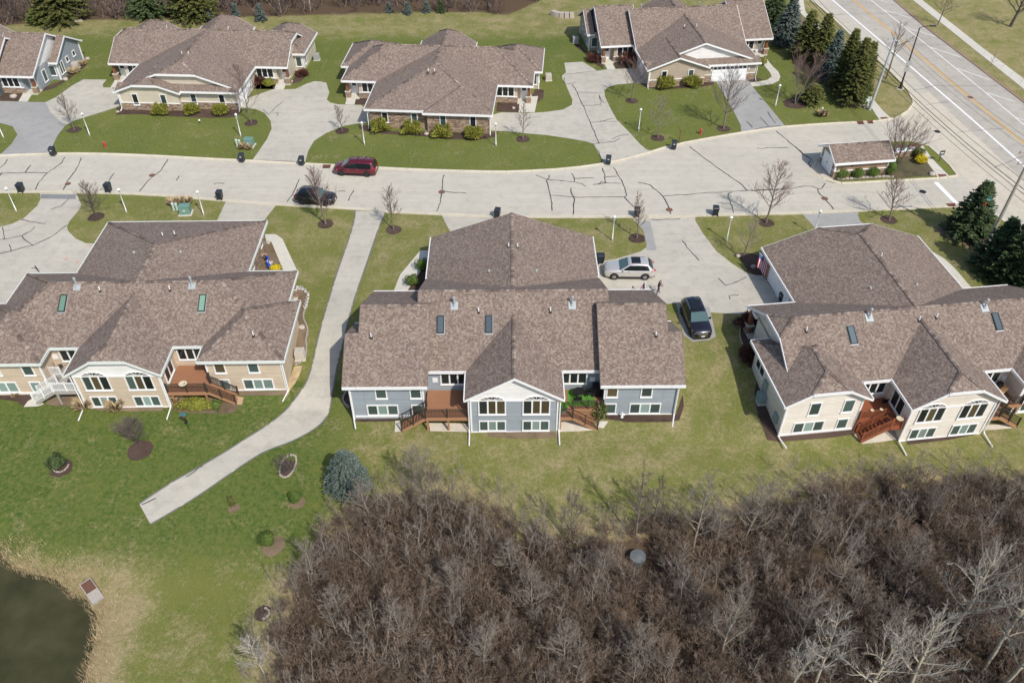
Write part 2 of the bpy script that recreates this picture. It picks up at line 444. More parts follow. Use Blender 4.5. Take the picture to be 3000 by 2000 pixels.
M['bronze'] = plain('dark bronze railing', (0.045, 0.036, 0.030), 0.45)
M['deck'] = plain('brown composite decking', (0.315, 0.150, 0.080), 0.7, var=0.12, scale=3)
M['deckdark'] = plain('composite deck skirting', (0.37, 0.20, 0.105), 0.7, var=0.1, scale=3)
M['redwood'] = plain('red stained wood', (0.27, 0.085, 0.038), 0.7, var=0.25, scale=4)
M['greydeck'] = plain('grey composite decking', (0.36, 0.34, 0.315), 0.7, var=0.08)
M['turf'] = plain('green outdoor rug', (0.09, 0.24, 0.030), 0.95, var=0.15, scale=8)
M['steel'] = plain('galvanised steel', (0.55, 0.57, 0.58), 0.4, metal=0.6, var=0.1)
M['flash'] = plain('metal flashing', (0.42, 0.45, 0.455), 0.5, metal=0.3, var=0.1)
M['pvc'] = plain('white vent pipe', (0.80, 0.80, 0.80), 0.4, var=0.03)
M['acgrey'] = plain('air conditioner grey', (0.33, 0.335, 0.325), 0.5, var=0.1)
M['acbeige'] = plain('air conditioner beige', (0.50, 0.46, 0.40), 0.5, var=0.1)
M['acgreen'] = plain('grey green metal', (0.25, 0.32, 0.30), 0.5, var=0.08)
M['utilgreen'] = plain('utility box green', (0.15, 0.27, 0.22), 0.5, var=0.08)
M['pedestal'] = plain('pale green pedestal plastic', (0.46, 0.58, 0.50), 0.5, var=0.06)
M['hydrant'] = plain('hydrant red', (0.42, 0.06, 0.05), 0.5, var=0.1)
M['poleWood'] = plain('weathered pole wood', (0.36, 0.32, 0.27), 0.9, var=0.2, scale=5)
M['polegalv'] = plain('grey steel pole', (0.50, 0.525, 0.56), 0.45, metal=0.3, var=0.08)
M['porchwood'] = plain('brown porch post', (0.19, 0.075, 0.035), 0.6, var=0.2)
M['sand'] = plain('tan patio fabric', (0.60, 0.52, 0.36), 0.85, var=0.06)
M['teak'] = plain('teak furniture wood', (0.60, 0.37, 0.18), 0.6, var=0.12)
M['rubber'] = plain('tyre rubber', (0.016, 0.016, 0.017), 0.85)
M['rim'] = plain('machined wheel alloy', (0.45, 0.46, 0.47), 0.3, metal=0.7, var=0.05)
M['darkrim'] = plain('black wheel alloy', (0.05, 0.05, 0.055), 0.35, metal=0.4)
M['carglass'] = plain('car glass', (0.012, 0.016, 0.018), 0.03, var=0.05)
M['windscreen'] = plain('windscreen glass', (0.07, 0.125, 0.13), 0.015, var=0.1)
M['chrome'] = plain('chrome', (0.75, 0.75, 0.76), 0.12, metal=1.0, var=0.02)
M['headlight'] = plain('headlight lens', (0.62, 0.64, 0.66), 0.1, metal=0.4)
M['taillight'] = plain('tail light red', (0.45, 0.015, 0.015), 0.2)
M['paintred'] = plain('burgundy car paint', (0.135, 0.008, 0.018), 0.28, metal=0.35, var=0.03, coat=1.0)
M['paintblack'] = plain('black car paint', (0.010, 0.010, 0.014), 0.25, metal=0.3, var=0.03, coat=1.0)
M['paintnavy'] = plain('dark blue black car paint', (0.017, 0.016, 0.028), 0.25, metal=0.4, var=0.03, coat=1.0)
M['paintsilver'] = plain('silver car paint', (0.62, 0.60, 0.575), 0.30, metal=0.45, var=0.02, coat=1.0)
M['plate'] = plain('licence plate', (0.75, 0.75, 0.75), 0.5)
M['skin'] = plain('skin', (0.62, 0.36, 0.26), 0.6)
M['hair'] = plain('dark brown hair', (0.040, 0.022, 0.014), 0.8)
M['jacket'] = plain('plum jacket', (0.085, 0.035, 0.055), 0.85, var=0.2)
M['coat'] = plain('olive brown coat', (0.12, 0.085, 0.058), 0.85, var=0.2)
M['jeans'] = plain('dark jeans', (0.028, 0.034, 0.055), 0.85, var=0.2)
M['flagred'] = plain('flag red', (0.50, 0.025, 0.055), 0.8)
M['flagwhite'] = plain('flag white', (0.80, 0.79, 0.78), 0.8, var=0.02)
M['flagblue'] = plain('flag blue', (0.035, 0.055, 0.20), 0.8)
M['ornblue'] = plain('turquoise ribbon', (0.20, 0.62, 0.62), 0.5)
M['ornred'] = plain('red bow', (0.50, 0.02, 0.03), 0.5)
M['cobalt'] = plain('cobalt glazed ceramic', (0.015, 0.06, 0.38), 0.2)
M['terracotta'] = plain('terracotta', (0.42, 0.28, 0.18), 0.8)
M['magenta'] = plain('pink blossom', (0.62, 0.10, 0.20), 0.8)
M['fern'] = island_mat('bright fern fronds', [(0, (0.05, 0.15, 0.02)), (1, (0.13, 0.30, 0.05))], 0.7)
M['groundcover'] = pave_mat('sparse ground cover', (0.085, 0.085, 0.045), (0.15, 0.115, 0.070), grain=18, stain=0.5)
M['rustbox'] = plain('rusty steel grating', (0.10, 0.055, 0.038), 0.85, var=0.35, scale=9)
M['signgreen'] = plain('dark sign panel', (0.025, 0.04, 0.045), 0.4)
M['wire'] = plain('black cable', (0.012, 0.012, 0.014), 0.6)
M['postbrown'] = plain('rusty sign post', (0.13, 0.06, 0.035), 0.7)
M['tanktop'] = plain('weathered blue grey lid', (0.13, 0.145, 0.15), 0.7, var=0.15, scale=10)
M['tealpost'] = plain('feeder green', (0.03, 0.12, 0.12), 0.5)
M['creamleaf'] = plain('garage door white', (0.78, 0.79, 0.80), 0.45, var=0.02)
# ------------------------------------------------------------------ ground
POND = Q03((-60, 600), (0, 655), (60, 712), (130, 755), (210, 790), (330, 800), (420, 835), (470, 875), (520, 905), (575, 925), (640, 1015), (665, 1075), (655, 1170), (665, 1250), (640, 1340), (640, 1420), (610, 1500), (600, 1600), (590, 1760), (560, 2000), (-400, 2100), (-700, 1300), (-300, 700))
def ragged(poly, step, amp, seed):
    r_ = random.Random(seed); out = []
    for a, b in zip(poly, poly[1:] + poly[:1]):
        d = math.hypot(b[0] - a[0], b[1] - a[1]); n = max(1, int(d / step)) if d < 14 else 1
        for i in range(n):
            t = i / n; out.append((lerp(a[0], b[0], t) + r_.gauss(0, amp), lerp(a[1], b[1], t) + r_.gauss(0, amp)))
    return out
POND = ragged(POND, 0.7, 0.16, 3)
WOODS = PXL((825, 2120), (815, 1950), (830, 1840), (880, 1700), (970, 1585), (1070, 1505), (1200, 1480), (1330, 1470), (1430, 1530), (1540, 1590), (1680, 1605), (1800, 1580), (1950, 1560), (2100, 1540), (2260, 1505), (2400, 1455), (2600, 1435), (2800, 1435), (3000, 1435), (3300, 1430), (3300, 2300), (825, 2300))
FARWOODS = PXL((-260, 98), (0, 78), (200, 58), (400, 56), (560, 54), (760, 50), (950, 43), (1180, 38), (1400, 36), (1490, 44), (1530, 26), (1580, 4)) + [(10, 160), (10, 240), (-130, 240)]
RC = [(2615, 0), (2710, 82), (2880, 211), (3000, 303)]                       # far kerb of the arterial road
def seg_x(line, y):
    for (x0, y0), (x1, y1) in zip(line, line[1:]):
        if (y0 - y) * (y1 - y) <= 0:
            return lerp(x0, x1, (y - y0) / (y1 - y0 + 1e-9))
    return None
def grid_axis(spans):
    out = []
    for a, b, st in spans:
        n = max(1, round((b - a) / st))
        out += [a + (b - a) * i / n for i in range(n)]
    out.append(spans[-1][1])
    return out
gx = grid_axis([(-700, -150, 60), (-150, -60, 3), (-60, -42, 1.2), (-42, -14, 0.45), (-14, 62, 0.9), (62, 150, 3), (150, 700, 60)])
gy = grid_axis([(-60, 8, 6), (8, 36, 0.45), (36, 66, 0.75), (66, 128, 2.0), (128, 160, 2.0), (160, 260, 10), (260, 1500, 120)])
gv = []; gs = []; gl = []; gu = []
for y in gy:
    for x in gx:
        z = terr(x, y)
        gv.append((x, y, z))
        straw, litter, lush = 0.30, 0.0, 0.30
        if y < 62 and -20 < x < 90:
            dw = poly_sd(WOODS, x, y)
            litter = sstep((1.2 - dw) / 2.6)
            straw = max(straw, 0.78 * (1 - sstep((dw - 0.3) / 5.0)))
            if x > -10 and y > 34: straw = max(straw, 0.44)
            lush = 0.25
        if y < 45 and x < 0:
            sp_ = poly_sd(POND, x, y)
            straw = max(straw, 0.80 * (1.0 - sstep((sp_ - 1.2) / (3.4 + 3.0 * sstep((y - 28) / 6)))))
        if y < 54 and x < -13:
            lq = sstep((y - 33.5) / 4.5) * sstep((-12 - x) / 5); lush = 0.95 * lq + 0.25; straw = lerp(straw, min(straw, 0.16), lq)
        if 66 < y < 82 and x > -60: lush, straw = 0.25, 0.40
        if 84 < y < 123: lush, straw = 0.62, 0.20
        if y > 112 and x < 45:
            straw = max(straw if y < 123 else .16, 0.50 * sstep((y - 127) / 5)); lush = lerp(.78, 0.4, sstep((y - 128) / 5))
        if y > 118 and x < 25:
            df = poly_sd(FARWOODS, x, y); litter = max(litter, sstep((1.5 - df) / 3))
        if x > 50 and y > 80: straw, lush = 0.55, 0.05
        gs.append(straw); gl.append(litter); gu.append(lush)
nx = len(gx)
gf = [(j * nx + i, j * nx + i + 1, (j + 1) * nx + i + 1, (j + 1) * nx + i) for j in range(len(gy) - 1) for i in range(nx - 1)]
gme = bpy.data.meshes.new('ground'); gme.from_pydata(gv, [], gf)
for nm, arr in (('straw', gs), ('litter', gl), ('lush', gu)):
    at_ = gme.attributes.new(nm, 'FLOAT', 'POINT'); at_.data.foreach_set('value', arr)
gme.polygons.foreach_set('use_smooth', [True] * len(gf))
def lawn_mat():
    m, nt, b = new_mat('patchy spring lawn'); t = NT(nt)
    tc = t.n('ShaderNodeTexCoord'); P = tc.outputs['Object']
    A = {}
    for k in ('straw', 'litter', 'lush'):
        nd = t.n('ShaderNodeAttribute'); nd.attribute_name = k; A[k] = nd.outputs['Fac']
    big = t.noise(P, 0.11, 4, 0.6); mid = t.noise(P, 0.55, 5, 0.7); tuft = t.noise(P, 3.2, 4, 0.7); fin = t.noise(P, 16, 3, 0.7); blade = t.noise(P, 55, 2, 0.6)
    # greenness from lush attribute and patches
    gmix = t.math('ADD', t.math('MULTIPLY', A['lush'], 0.75), t.math('MULTIPLY', t.math('SUBTRACT', mid, 0.5), 1.5))
    gmix = t.math('ADD', gmix, t.math('MULTIPLY', t.math('SUBTRACT', big, 0.5), 1.1), True)
    green = t.mix(gmix, (0.158, 0.176, 0.046), (0.054, 0.104, 0.021))
    green = t.mix(t.ramp(tuft, [(0.35, 0.0), (0.68, 0.7)]), green, (0.185, 0.185, 0.055))
    dry = t.mix(tuft, (0.25, 0.195, 0.095), (0.44, 0.365, 0.215))
    sm = t.math('ADD', t.math('MULTIPLY', A['straw'], 1.35), t.math('MULTIPLY', t.math('SUBTRACT', mid, 0.5), 1.7))
    sm = t.math('ADD', sm, t.math('MULTIPLY', t.math('SUBTRACT', tuft, 0.5), 0.9))
    sm = t.math('ADD', sm, t.math('MULTIPLY', t.math('SUBTRACT', fin, 0.5), 1.3))
    sm = t.math('ADD', sm, t.math('MULTIPLY', t.math('SUBTRACT', t.noise(P, 0.23, 5, 0.7), 0.5), 1.1))
    sm = t.range(sm, 0.35, 1.15)
    c = t.mix(sm, green, dry)
    lit = t.mix(tuft, (0.055, 0.039, 0.027), (0.165, 0.115, 0.075))
    lm = t.range(t.math('ADD', A['litter'], t.math('MULTIPLY', t.math('SUBTRACT', mid, 0.5), 0.9)), 0.35, 0.65)
    c = t.mix(lm, c, lit)
    c = t.mix(1.0, c, t.ramp(fin, [(0.25, 0.72), (0.75, 1.28)]), 'MULTIPLY')
    c = t.mix(1.0, c, t.ramp(blade, [(0.25, 0.66), (0.75, 1.34)]), 'MULTIPLY')
    t.l(c, b.inputs['Base Color']); b.inputs['Roughness'].default_value = 1.0; b.inputs['Specular IOR Level'].default_value = 0.08
    h = t.math('ADD', t.math('MULTIPLY', fin, 0.5), t.math('MULTIPLY', blade, 0.5))
    t.bump(h, 0.7, 0.07, b)
    return m
M['lawn'] = lawn_mat()
gme.materials.append(M['lawn']); gme.update()
ground = link(bpy.data.objects.new('ground', gme)); tag(ground, kind='structure')

# pond water
def water_mat():
    m, nt, b = new_mat('murky pond water'); t = NT(nt)
    tc = t.n('ShaderNodeTexCoord'); P = tc.outputs['Object']
    f = t.noise(P, 0.35, 4, 0.6)
    c = t.mix(t.ramp(f, [(0.35, 0.0), (0.7, 1.0)]), (0.040, 0.040, 0.018), (0.070, 0.066, 0.032))
    t.l(c, b.inputs['Base Color']); b.inputs['Roughness'].default_value = 0.15; b.inputs['Specular IOR Level'].default_value = 0.2
    t.bump(t.noise(P, 9.0, 2), 0.06, 0.02, b)
    return m
M['water'] = water_mat()
pw = MB()
pc = [(x, y) for x, y in POND]
cxp = sum(p[0] for p in pc) / len(pc); cyp = sum(p[1] for p in pc) / len(pc)
pw.face([(cxp + (x - cxp) * 1.03, cyp + (y - cyp) * 1.03, POND_Z) for x, y in pc])
tag(pw.build('pond', M['water']), kind='structure')

# ------------------------------------------------------------------ draped sheets
def sheet(name, pts, mat, lift=0.006, parent=None, flat=None, kind='structure'):
    bm = bmesh.new()
    vs = [bm.verts.new((x, y, 0)) for x, y in pts]
    f = bm.faces.new(vs)
    if f.normal.z < 0 or (bm.normal_update() or f.normal.z < 0): bmesh.ops.reverse_faces(bm, faces=[f])
    zs = [terr(x, y) for x, y in pts]
    if flat is None and (max(zs) - min(zs) > 0.004):
        ys = [p[1] for p in pts]; xs = [p[0] for p in pts]
        for ax, lo, hi in ((1, min(ys), max(ys)), (0, min(xs), max(xs))):
            q = math.ceil(lo / 0.75) * 0.75
            while q < hi:
                co = (0, q, 0) if ax else (q, 0, 0); no = (0, 1, 0) if ax else (1, 0, 0)
                bmesh.ops.bisect_plane(bm, geom=bm.verts[:] + bm.edges[:] + bm.faces[:], plane_co=co, plane_no=no)
                q += 0.75
        for v in bm.verts: v.co.z = terr(v.co.x, v.co.y) + lift + 0.025
    else:
        z0 = flat if flat is not None else zs[0]
        for v in bm.verts: v.co.z = z0 + lift
    bmesh.ops.triangulate(bm, faces=bm.faces[:])
    me = bpy.data.meshes.new(name); bm.to_mesh(me); bm.free()
    me.materials.append(mat)
    o = link(bpy.data.objects.new(name, me), parent)
    if kind and parent is None: o['kind'] = kind
    return o
def strip_pts(path, w):
    """left/right offset points of a polyline"""
    L, Rr = [], []
    for i, p in enumerate(path):
        a = path[max(i - 1, 0)]; b = path[min(i + 1, len(path) - 1)]
        dx, dy = b[0] - a[0], b[1] - a[1]; l = math.hypot(dx, dy) + 1e-9
        nxx, nyy = -dy / l, dx / l
        ww = w[i] if hasattr(w, '__len__') else w
        L.append((p[0] + nxx * ww / 2, p[1] + nyy * ww / 2)); Rr.append((p[0] - nxx * ww / 2, p[1] - nyy * ww / 2))
    return L, Rr
def ribbon(mb, path, w, z, dens=None):
    L, Rr = strip_pts(path, w)
    for i in range(len(path) - 1):
        q = [L[i], Rr[i], Rr[i + 1], L[i + 1]]
        mb.face([(x, y, (terr(x, y) if z is None else 0) + (z if z is not None else 0.05)) for x, y in q])
def resample(path, step):
    out = [path[0]]; acc = 0.0
    for a, b in zip(path, path[1:]):
        d = math.hypot(b[0] - a[0], b[1] - a[1])
        pos = step - acc
        while pos <= d:
            out.append((lerp(a[0], b[0], pos / d), lerp(a[1], b[1], pos / d))); pos += step
        acc = (acc + d) % step
    if math.hypot(out[-1][0] - path[-1][0], out[-1][1] - path[-1][1]) > 0.2 * step: out.append(path[-1])
    return out
def smooth(path, it=2):
    for _ in range(it):
        q = [path[0]]
        for a, b in zip(path, path[1:]):
            q.append((lerp(a[0], b[0], .25), lerp(a[1], b[1], .25))); q.append((lerp(a[0], b[0], .75), lerp(a[1], b[1], .75)))
        q.append(path[-1]); path = q
    return path

NORTH = PXL((-300, 470), (0, 454), (170, 448), (272, 448), (442, 454), (578, 462), (735, 469.5), (893, 478), (988, 483), (1110, 490), (1260, 497), (1464, 502), (1500, 501), (1602, 497), (1704, 488), (1769, 478), (1806, 471), (1891, 449), (1915, 440), (1976, 422), (2146, 391), (2299, 369), (2438, 360), (2574, 354), (2618, 349), (2652, 330), (2673, 309.5), (2674.5, 296), (2656, 262), (2608, 211), (2506, 119), (2418, 34), (2370, 0), (2310, -60), (2200, -170))
SOUTH = PXL((-300, 572), (0, 566), (119, 566), (289, 568), (442, 573), (660, 591.5), (808, 603), (1036, 615), (1127.5, 624), (1294, 632), (1430, 638), (1578, 640), (1850, 639), (2037, 636), (2214, 631), (2350, 629), (2516, 620.5), (2676, 614), (2785, 607.5), (2850, 607), (2910, 625), (2960, 665), (3050, 750), (3250, 960))
NORTH = smooth(NORTH, 1); SOUTH = smooth(SOUTH, 1)
FAR_KERB = PXL((2450, -145), (2540, -65), (2615, 0), (2710, 82), (2880, 211), (3000, 303), (3200, 470), (3450, 690))
street = sheet('street', NORTH[:NORTH.index(NORTH[-1]) + 1] + FAR_KERB + SOUTH[::-1], M['street'], 0.005, flat=0.0)
# arterial road surface laid over the east end
MAIN_W = PXL((2395, -45), (2440, 0), (2485, 40), (2560, 112), (2660, 205), (2720, 268), (2800, 345), (2900, 437), (3000, 530), (3120, 640), (3300, 830))
main_road = sheet('arterial_road', MAIN_W + FAR_KERB[::-1], M['main'], 0.009, flat=0.0)
# the lane next to the kerb keeps its own concrete
lane = PXL((2378, -12), (2395, -45), (2440, 0), (2485, 40), (2560, 112), (2660, 205), (2720, 268), (2700, 283), (2660, 250), (2612, 203), (2510, 110))
apron = sheet('concrete_apron', PXL((2660, 250), (2700, 283), (2720, 268), (2800, 345), (2900, 437), (3000, 530), (3000, 620), (2985, 640), (2900, 590), (2810, 505), (2738, 420), (2700, 392), (2672, 385), (2640, 352), (2667, 332), (2684, 305), (2680, 285)), M['apron'], 0.013, flat=0.0)

# drives and walks
D = {}
D['n1'] = sheet('driveway', Q00((-160, 1300), (10, 1325), (100, 1240), (150, 1160), (110, 1090), (0, 1060), (-160, 1050), (-200, 880), (0, 872), (160, 877), (240, 880), (390, 882), (440, 975), (560, 1085), (500, 1160), (460, 1240), (455, 1262), (470, 1318), (400, 1325), (250, 1330), (100, 1337), (-160, 1345)), M['newdrive'], 0.010, flat=0)
sheet('driveway', Q00((390, 882), (480, 840), (620, 740), (715, 687), (920, 687), (885, 730), (890, 755), (960, 757), (1010, 790), (1060, 800), (1060, 900), (1005, 925), (900, 960), (640, 1040), (560, 1085), (440, 975)), M['drive'], 0.014, flat=0)
sheet('driveway', Q00((2170, 1385), (2210, 1330), (2300, 1200), (2340, 1110), (2330, 1040), (2280, 975), (2200, 940), (2100, 930), (2035, 930), (2040, 880), (2352, 770)) + Q10((240, 772), (340, 768), (430, 725), (500, 702), (560, 705), (605, 715), (632, 800), (610, 860), (640, 885), (700, 900), (770, 902), (900, 905), (985, 960), (970, 1060), (870, 1065), (740, 1090), (600, 1150), (500, 1215), (450, 1300), (420, 1412), (200, 1402)), M['drive'], 0.010, flat=0)
sheet('driveway', Q10((2110, 970), (2010, 1000), (2010, 1125), (2100, 1130), (2205, 1135)) + Q20((120, 1150), (300, 1165), (500, 1195), (640, 1220), (705, 1240), (750, 1245), (675, 1055), (610, 910), (560, 795), (515, 725), (450, 700), (480, 770), (520, 860), (515, 905), (440, 945), (300, 965), (150, 975), (60, 972)), M['drive'], 0.010, flat=0)
sheet('driveway', Q20((750, 1245), (705, 1240), (740, 1310), (790, 1410), (870, 1398), (1000, 1364), (1150, 1322), (1210, 1302), (1160, 1290), (1100, 1240), (1000, 1130), (900, 1030), (840, 920), (800, 830), (795, 780), (830, 750), (900, 730), (1090, 715), (1190, 725), (1190, 600), (1000, 592), (890, 597), (800, 602), (735, 612), (610, 534), (450, 542), (465, 625), (430, 655), (440, 700), (515, 725), (560, 795), (610, 910), (675, 1055)), M['drive'], 0.014, flat=0)
sheet('driveway', Q20((1738, 660), (2012, 650), (2070, 745), (2352, 1085), (2330, 1095), (2150, 1120), (1975, 1145), (1970, 1080), (1900, 940), (1800, 780)), M['newdrive'], 0.010, flat=0)
sheet('driveway', Q01((345, 402), (660, 404), (700, 500), (680, 545), (600, 640), (575, 690), (590, 730), (650, 790), (740, 830), (860, 840), (860, 1130), (380, 1150), (150, 1400), (-260, 1400), (-260, 780), (0, 690), (100, 665), (200, 620), (320, 510), (350, 450)), M['drive'], 0.010, flat=0)
sheet('apron_patch', Q01((352, 410), (650, 412), (655, 452), (352, 448)), M['patch'], 0.014, flat=0)
sheet('driveway', PXL((662, 590), (809, 601), (772, 648), (752, 690), (610, 690), (635, 648)), M['drive'], 0.010, flat=0)
sheet('driveway', PXL((1294, 630), (1318, 677), (1330, 712), (1450, 716), (1450, 637)), M['drive'], 0.010, flat=0)
sheet('driveway', PXL((1851, 637), (2037, 634)) + Q21((1580, 640), (1640, 740), (1760, 900), (1900, 1010), (2020, 1085), (2090, 1105), (2160, 1105), (2420, 1500)) + PXL((2230, 925)) + Q22((2080, 207), (1900, 203), (1710, 192), (1700, 150), (1420, 112), (1335, 118), (1200, 40)) + Q21((800, 1250), (740, 1200), (740, 990), (780, 985), (900, 965), (1100, 905), (1155, 870), (1160, 840), (1130, 720), (1060, 640)), M['drive'], 0.010, flat=0)
sheet('asphalt_strip', Q21((1072, 650), (1190, 640), (1245, 890), (1155, 890), (1160, 840), (1130, 720)), M['newdrive'], 0.014, flat=0)
sheet('parking_pad', Q22((1415, 116), (1700, 147), (1730, 270), (1755, 400), (1700, 430), (1560, 445), (1480, 390), (1450, 280)), M['newdrive'], 0.016)
sheet('driveway', PXL((2350, 627), (2516, 618.5), (2513, 631), (2520, 648), (2545, 668), (2500, 705), (2430, 715), (2400, 682), (2370, 648)), M['newdrive'], 0.010, flat=0)
def slabs(name, left, right, mat, lift, step=1.5):
    """walk of separate slabs between two edges"""
    root = empty(name, (left[0][0], left[0][1], terr(*left[0]))); root['kind'] = 'structure'
    Lp, Rp = left, right
    def samp(p, n):
        tot = [0]
        for a, b in zip(p, p[1:]): tot.append(tot[-1] + math.hypot(b[0] - a[0], b[1] - a[1]))
        out = []
        for i in range(n + 1):
            s = tot[-1] * i / n
            for k in range(len(p) - 1):
                if s <= tot[k + 1] + 1e-6:
                    t = (s - tot[k]) / (tot[k + 1] - tot[k] + 1e-9); out.append((lerp(p[k][0], p[k + 1][0], t), lerp(p[k][1], p[k + 1][1], t))); break
        return out
    tl = sum(math.hypot(b[0] - a[0], b[1] - a[1]) for a, b in zip(left, left[1:]))
    n = max(2, round(tl / step)); A, B = samp(Lp, n), samp(Rp, n)
    ox, oy, oz = root.location
    for i in range(n):
        g_ = 0.02
        a0 = A[i]; a1 = (lerp(A[i][0], A[i + 1][0], 1 - g_), lerp(A[i][1], A[i + 1][1], 1 - g_))
        b0 = B[i]; b1 = (lerp(B[i][0], B[i + 1][0], 1 - g_), lerp(B[i][1], B[i + 1][1], 1 - g_))
        mb = MB(); bot = []; top = []
        for x, y in (a0, b0, b1, a1):
            z = terr(x, y); bot.append((x - ox, y - oy, z - 0.1 - oz)); top.append((x - ox, y - oy, z + lift - oz))
        mb.hexa(bot + top)
        mb.build('slab', mat, root)
    return root
slabs('front_walk', Q20((2075, 425), (2150, 540), (2225, 630), (2240, 670), (2180, 700), (2050, 712)), Q20((2140, 430), (2230, 560), (2305, 630), (2315, 680), (2280, 715), (2200, 735), (2065, 747)), M['walk'], 0.03)
slabs('front_walk', Q20((780, 520), (820, 600)), Q20((845, 510), (890, 597)), M['walk'], 0.03)
slabs('front_walk', Q00((1020, 650), (950, 757)), Q00((1110, 640), (1010, 757)), M['walk'], 0.03)
slabs('front_walk', Q00((230, 750), (160, 875)), Q00((312, 755), (236, 878)), M['walk'], 0.03)
slabs('front_walk', Q10((185, 670), (160, 772)), Q10((272, 685), (240, 772)), M['walk'], 0.03)
slabs('front_walk', Q10((800, 790), (768, 900)), Q10((875, 790), (848, 903)), M['walk'], 0.03)
slabs('front_walk', Q10((2275, 840), (2262, 968)), Q10((2430, 830), (2400, 970)), M['walk'], 0.03)
slabs('garden_walk', Q31((1500, 900), (1560, 940), (1815, 1225)), Q31((1545, 895), (1700, 985), (1900, 1215)), M['walk'], 0.03)
slabs('garden_walk', Q11((1415, 895), (1240, 1105), (1180, 1260)), Q11((1500, 895), (1460, 1010), (1290, 1260)), M['walk'], 0.03)
slabs('garden_walk', Q11((60, 755), (210, 755), (370, 1100)), Q11((60, 812), (130, 812), (250, 1100)), M['walk'], 0.03)
slabs('sidewalk', PXL((2560, -100), (2673, 0), (2856, 147), (3000, 262), (3250, 465)), PXL((2590, -100), (2700, 0), (2880, 142), (3000, 232), (3250, 430)), M['walk'], 0.03, 2.6)
slabs('sidewalk', Q30((948, 595), (930, 740), (1065, 975), (1110, 1038)), Q30((980, 605), (965, 750), (1150, 972), (1215, 1025)), M['walk'], 0.03)
slabs('sidewalk', Q30((380, -60), (420, 110), (560, 240), (700, 390), (800, 500)), Q30((440, -60), (470, 110), (610, 240), (740, 370), (840, 470)), M['walk'], 0.03)
slabs('sidewalk', Q30((1430, 1280), (1500, 1380), (1610, 1530)), Q30((1480, 1255), (1560, 1370), (1720, 1530)), M['walk'], 0.03)

# trail past the lawn, following the slope
tl = Q11((855, 555), (850, 640), (780, 860), (700, 1080), (640, 1280), (570, 1520)) + Q12((520, 480), (480, 670), (420, 830), (330, 950), (200, 1090), (60, 1190)) + Q02((2150, 1260), (1900, 1420), (1640, 1567)) + Q03((1250, 130), (1080, 240), (985, 305))
tr = Q11((1113, 568), (1050, 720), (980, 930), (900, 1160), (850, 1300), (790, 1520)) + Q12((760, 420), (700, 640), (655, 900), (640, 1030), (590, 1125), (500, 1205), (300, 1310), (120, 1370), (0, 1430)) + Q03((1600, 110), (1400, 250), (1200, 370), (1065, 448))
def walkway_mesh(L, Rr, n, lift):
    def samp(p, n):
        tot = [0]
        for a, b in zip(p, p[1:]): tot.append(tot[-1] + math.hypot(b[0] - a[0], b[1] - a[1]))
        out = []; k = 0
        for i in range(n + 1):
            s = tot[-1] * i / n
            while k < len(p) - 2 and s > tot[k + 1]: k += 1
            t = (s - tot[k]) / (tot[k + 1] - tot[k] + 1e-9)
            out.append((lerp(p[k][0], p[k + 1][0], t), lerp(p[k][1], p[k + 1][1], t)))
        return out
    A, B = samp(smooth(L, 2), n), samp(smooth(Rr, 2), n)
    mb = MB(); m = 5
    for i in range(n):
        for j in range(m):
            q = []
            for (ii, jj) in ((i, j), (i, j + 1), (i + 1, j + 1), (i + 1, j)):
                t = jj / m; x, y = lerp(A[ii][0], B[ii][0], t), lerp(A[ii][1], B[ii][1], t)
                q.append((x, y, terr(x, y) + lift))
            mb.face(q)
    return mb, A, B
tmb, TA, TB = walkway_mesh(tl, tr, 150, 0.05)
trail = tmb.build('trail', M['drive'], smooth=True); trail['kind'] = 'structure'
rng = random.Random(5)
for edge, off in ((TA, -1), (TB, 1)):
    mb = MB()
    L, Rr = strip_pts(edge, 0.13)
    for i in range(len(edge) - 1):
        if rng.random() < 0.12: continue
        q = [L[i], Rr[i], Rr[i + 1], L[i + 1]]
        mb.face([(x, y, terr(x, y) + 0.056) for x, y in q])
    mb.build('sealed_edge', M['oldtar'], trail)

# kerbs: separate cast lengths of gutter and kerb
def kerb(name, line, side, mat, step=3.0, w=0.58, skip=None):
    root = empty(name, (line[0][0], line[0][1], 0)); root['kind'] = 'structure'
    pts = resample(line, step)
    ox, oy, _ = root.location
    for a, b in zip(pts, pts[1:]):
        if skip and skip((a[0] + b[0]) / 2, (a[1] + b[1]) / 2): continue
        dx, dy = b[0] - a[0], b[1] - a[1]; l = math.hypot(dx, dy); dx /= l; dy /= l
        nx_, ny_ = -dy * side, dx * side
        a2 = (a[0] + dx * 0.012, a[1] + dy * 0.012); b2 = (b[0] - dx * 0.012, b[1] - dy * 0.012)
        prof = [(0.0, 0.0), (0.0, 0.085), (0.15, 0.08), (0.24, 0.022), (w, 0.018), (w, 0.0)]
        mb = MB()
        ra = [(a2[0] + nx_ * o - ox, a2[1] + ny_ * o - oy, z) for o, z in prof]
        rb = [(b2[0] + nx_ * o - ox, b2[1] + ny_ * o - oy, z) for o, z in prof]
        for i in range(len(prof) - 1):
            q = [ra[i], rb[i], rb[i + 1], ra[i + 1]]
            mb.face(q if side < 0 else q[::-1])
        mb.face(ra); mb.face(rb[::-1])
        mb.build('kerb_length', mat, root)
    return root
kerb('kerb', NORTH, -1, M['curb'])
kerb('kerb', SOUTH, 1, M['curb'])
kerb('kerb', FAR_KERB, 1, M['redcurb'], 3.0, 0.42)

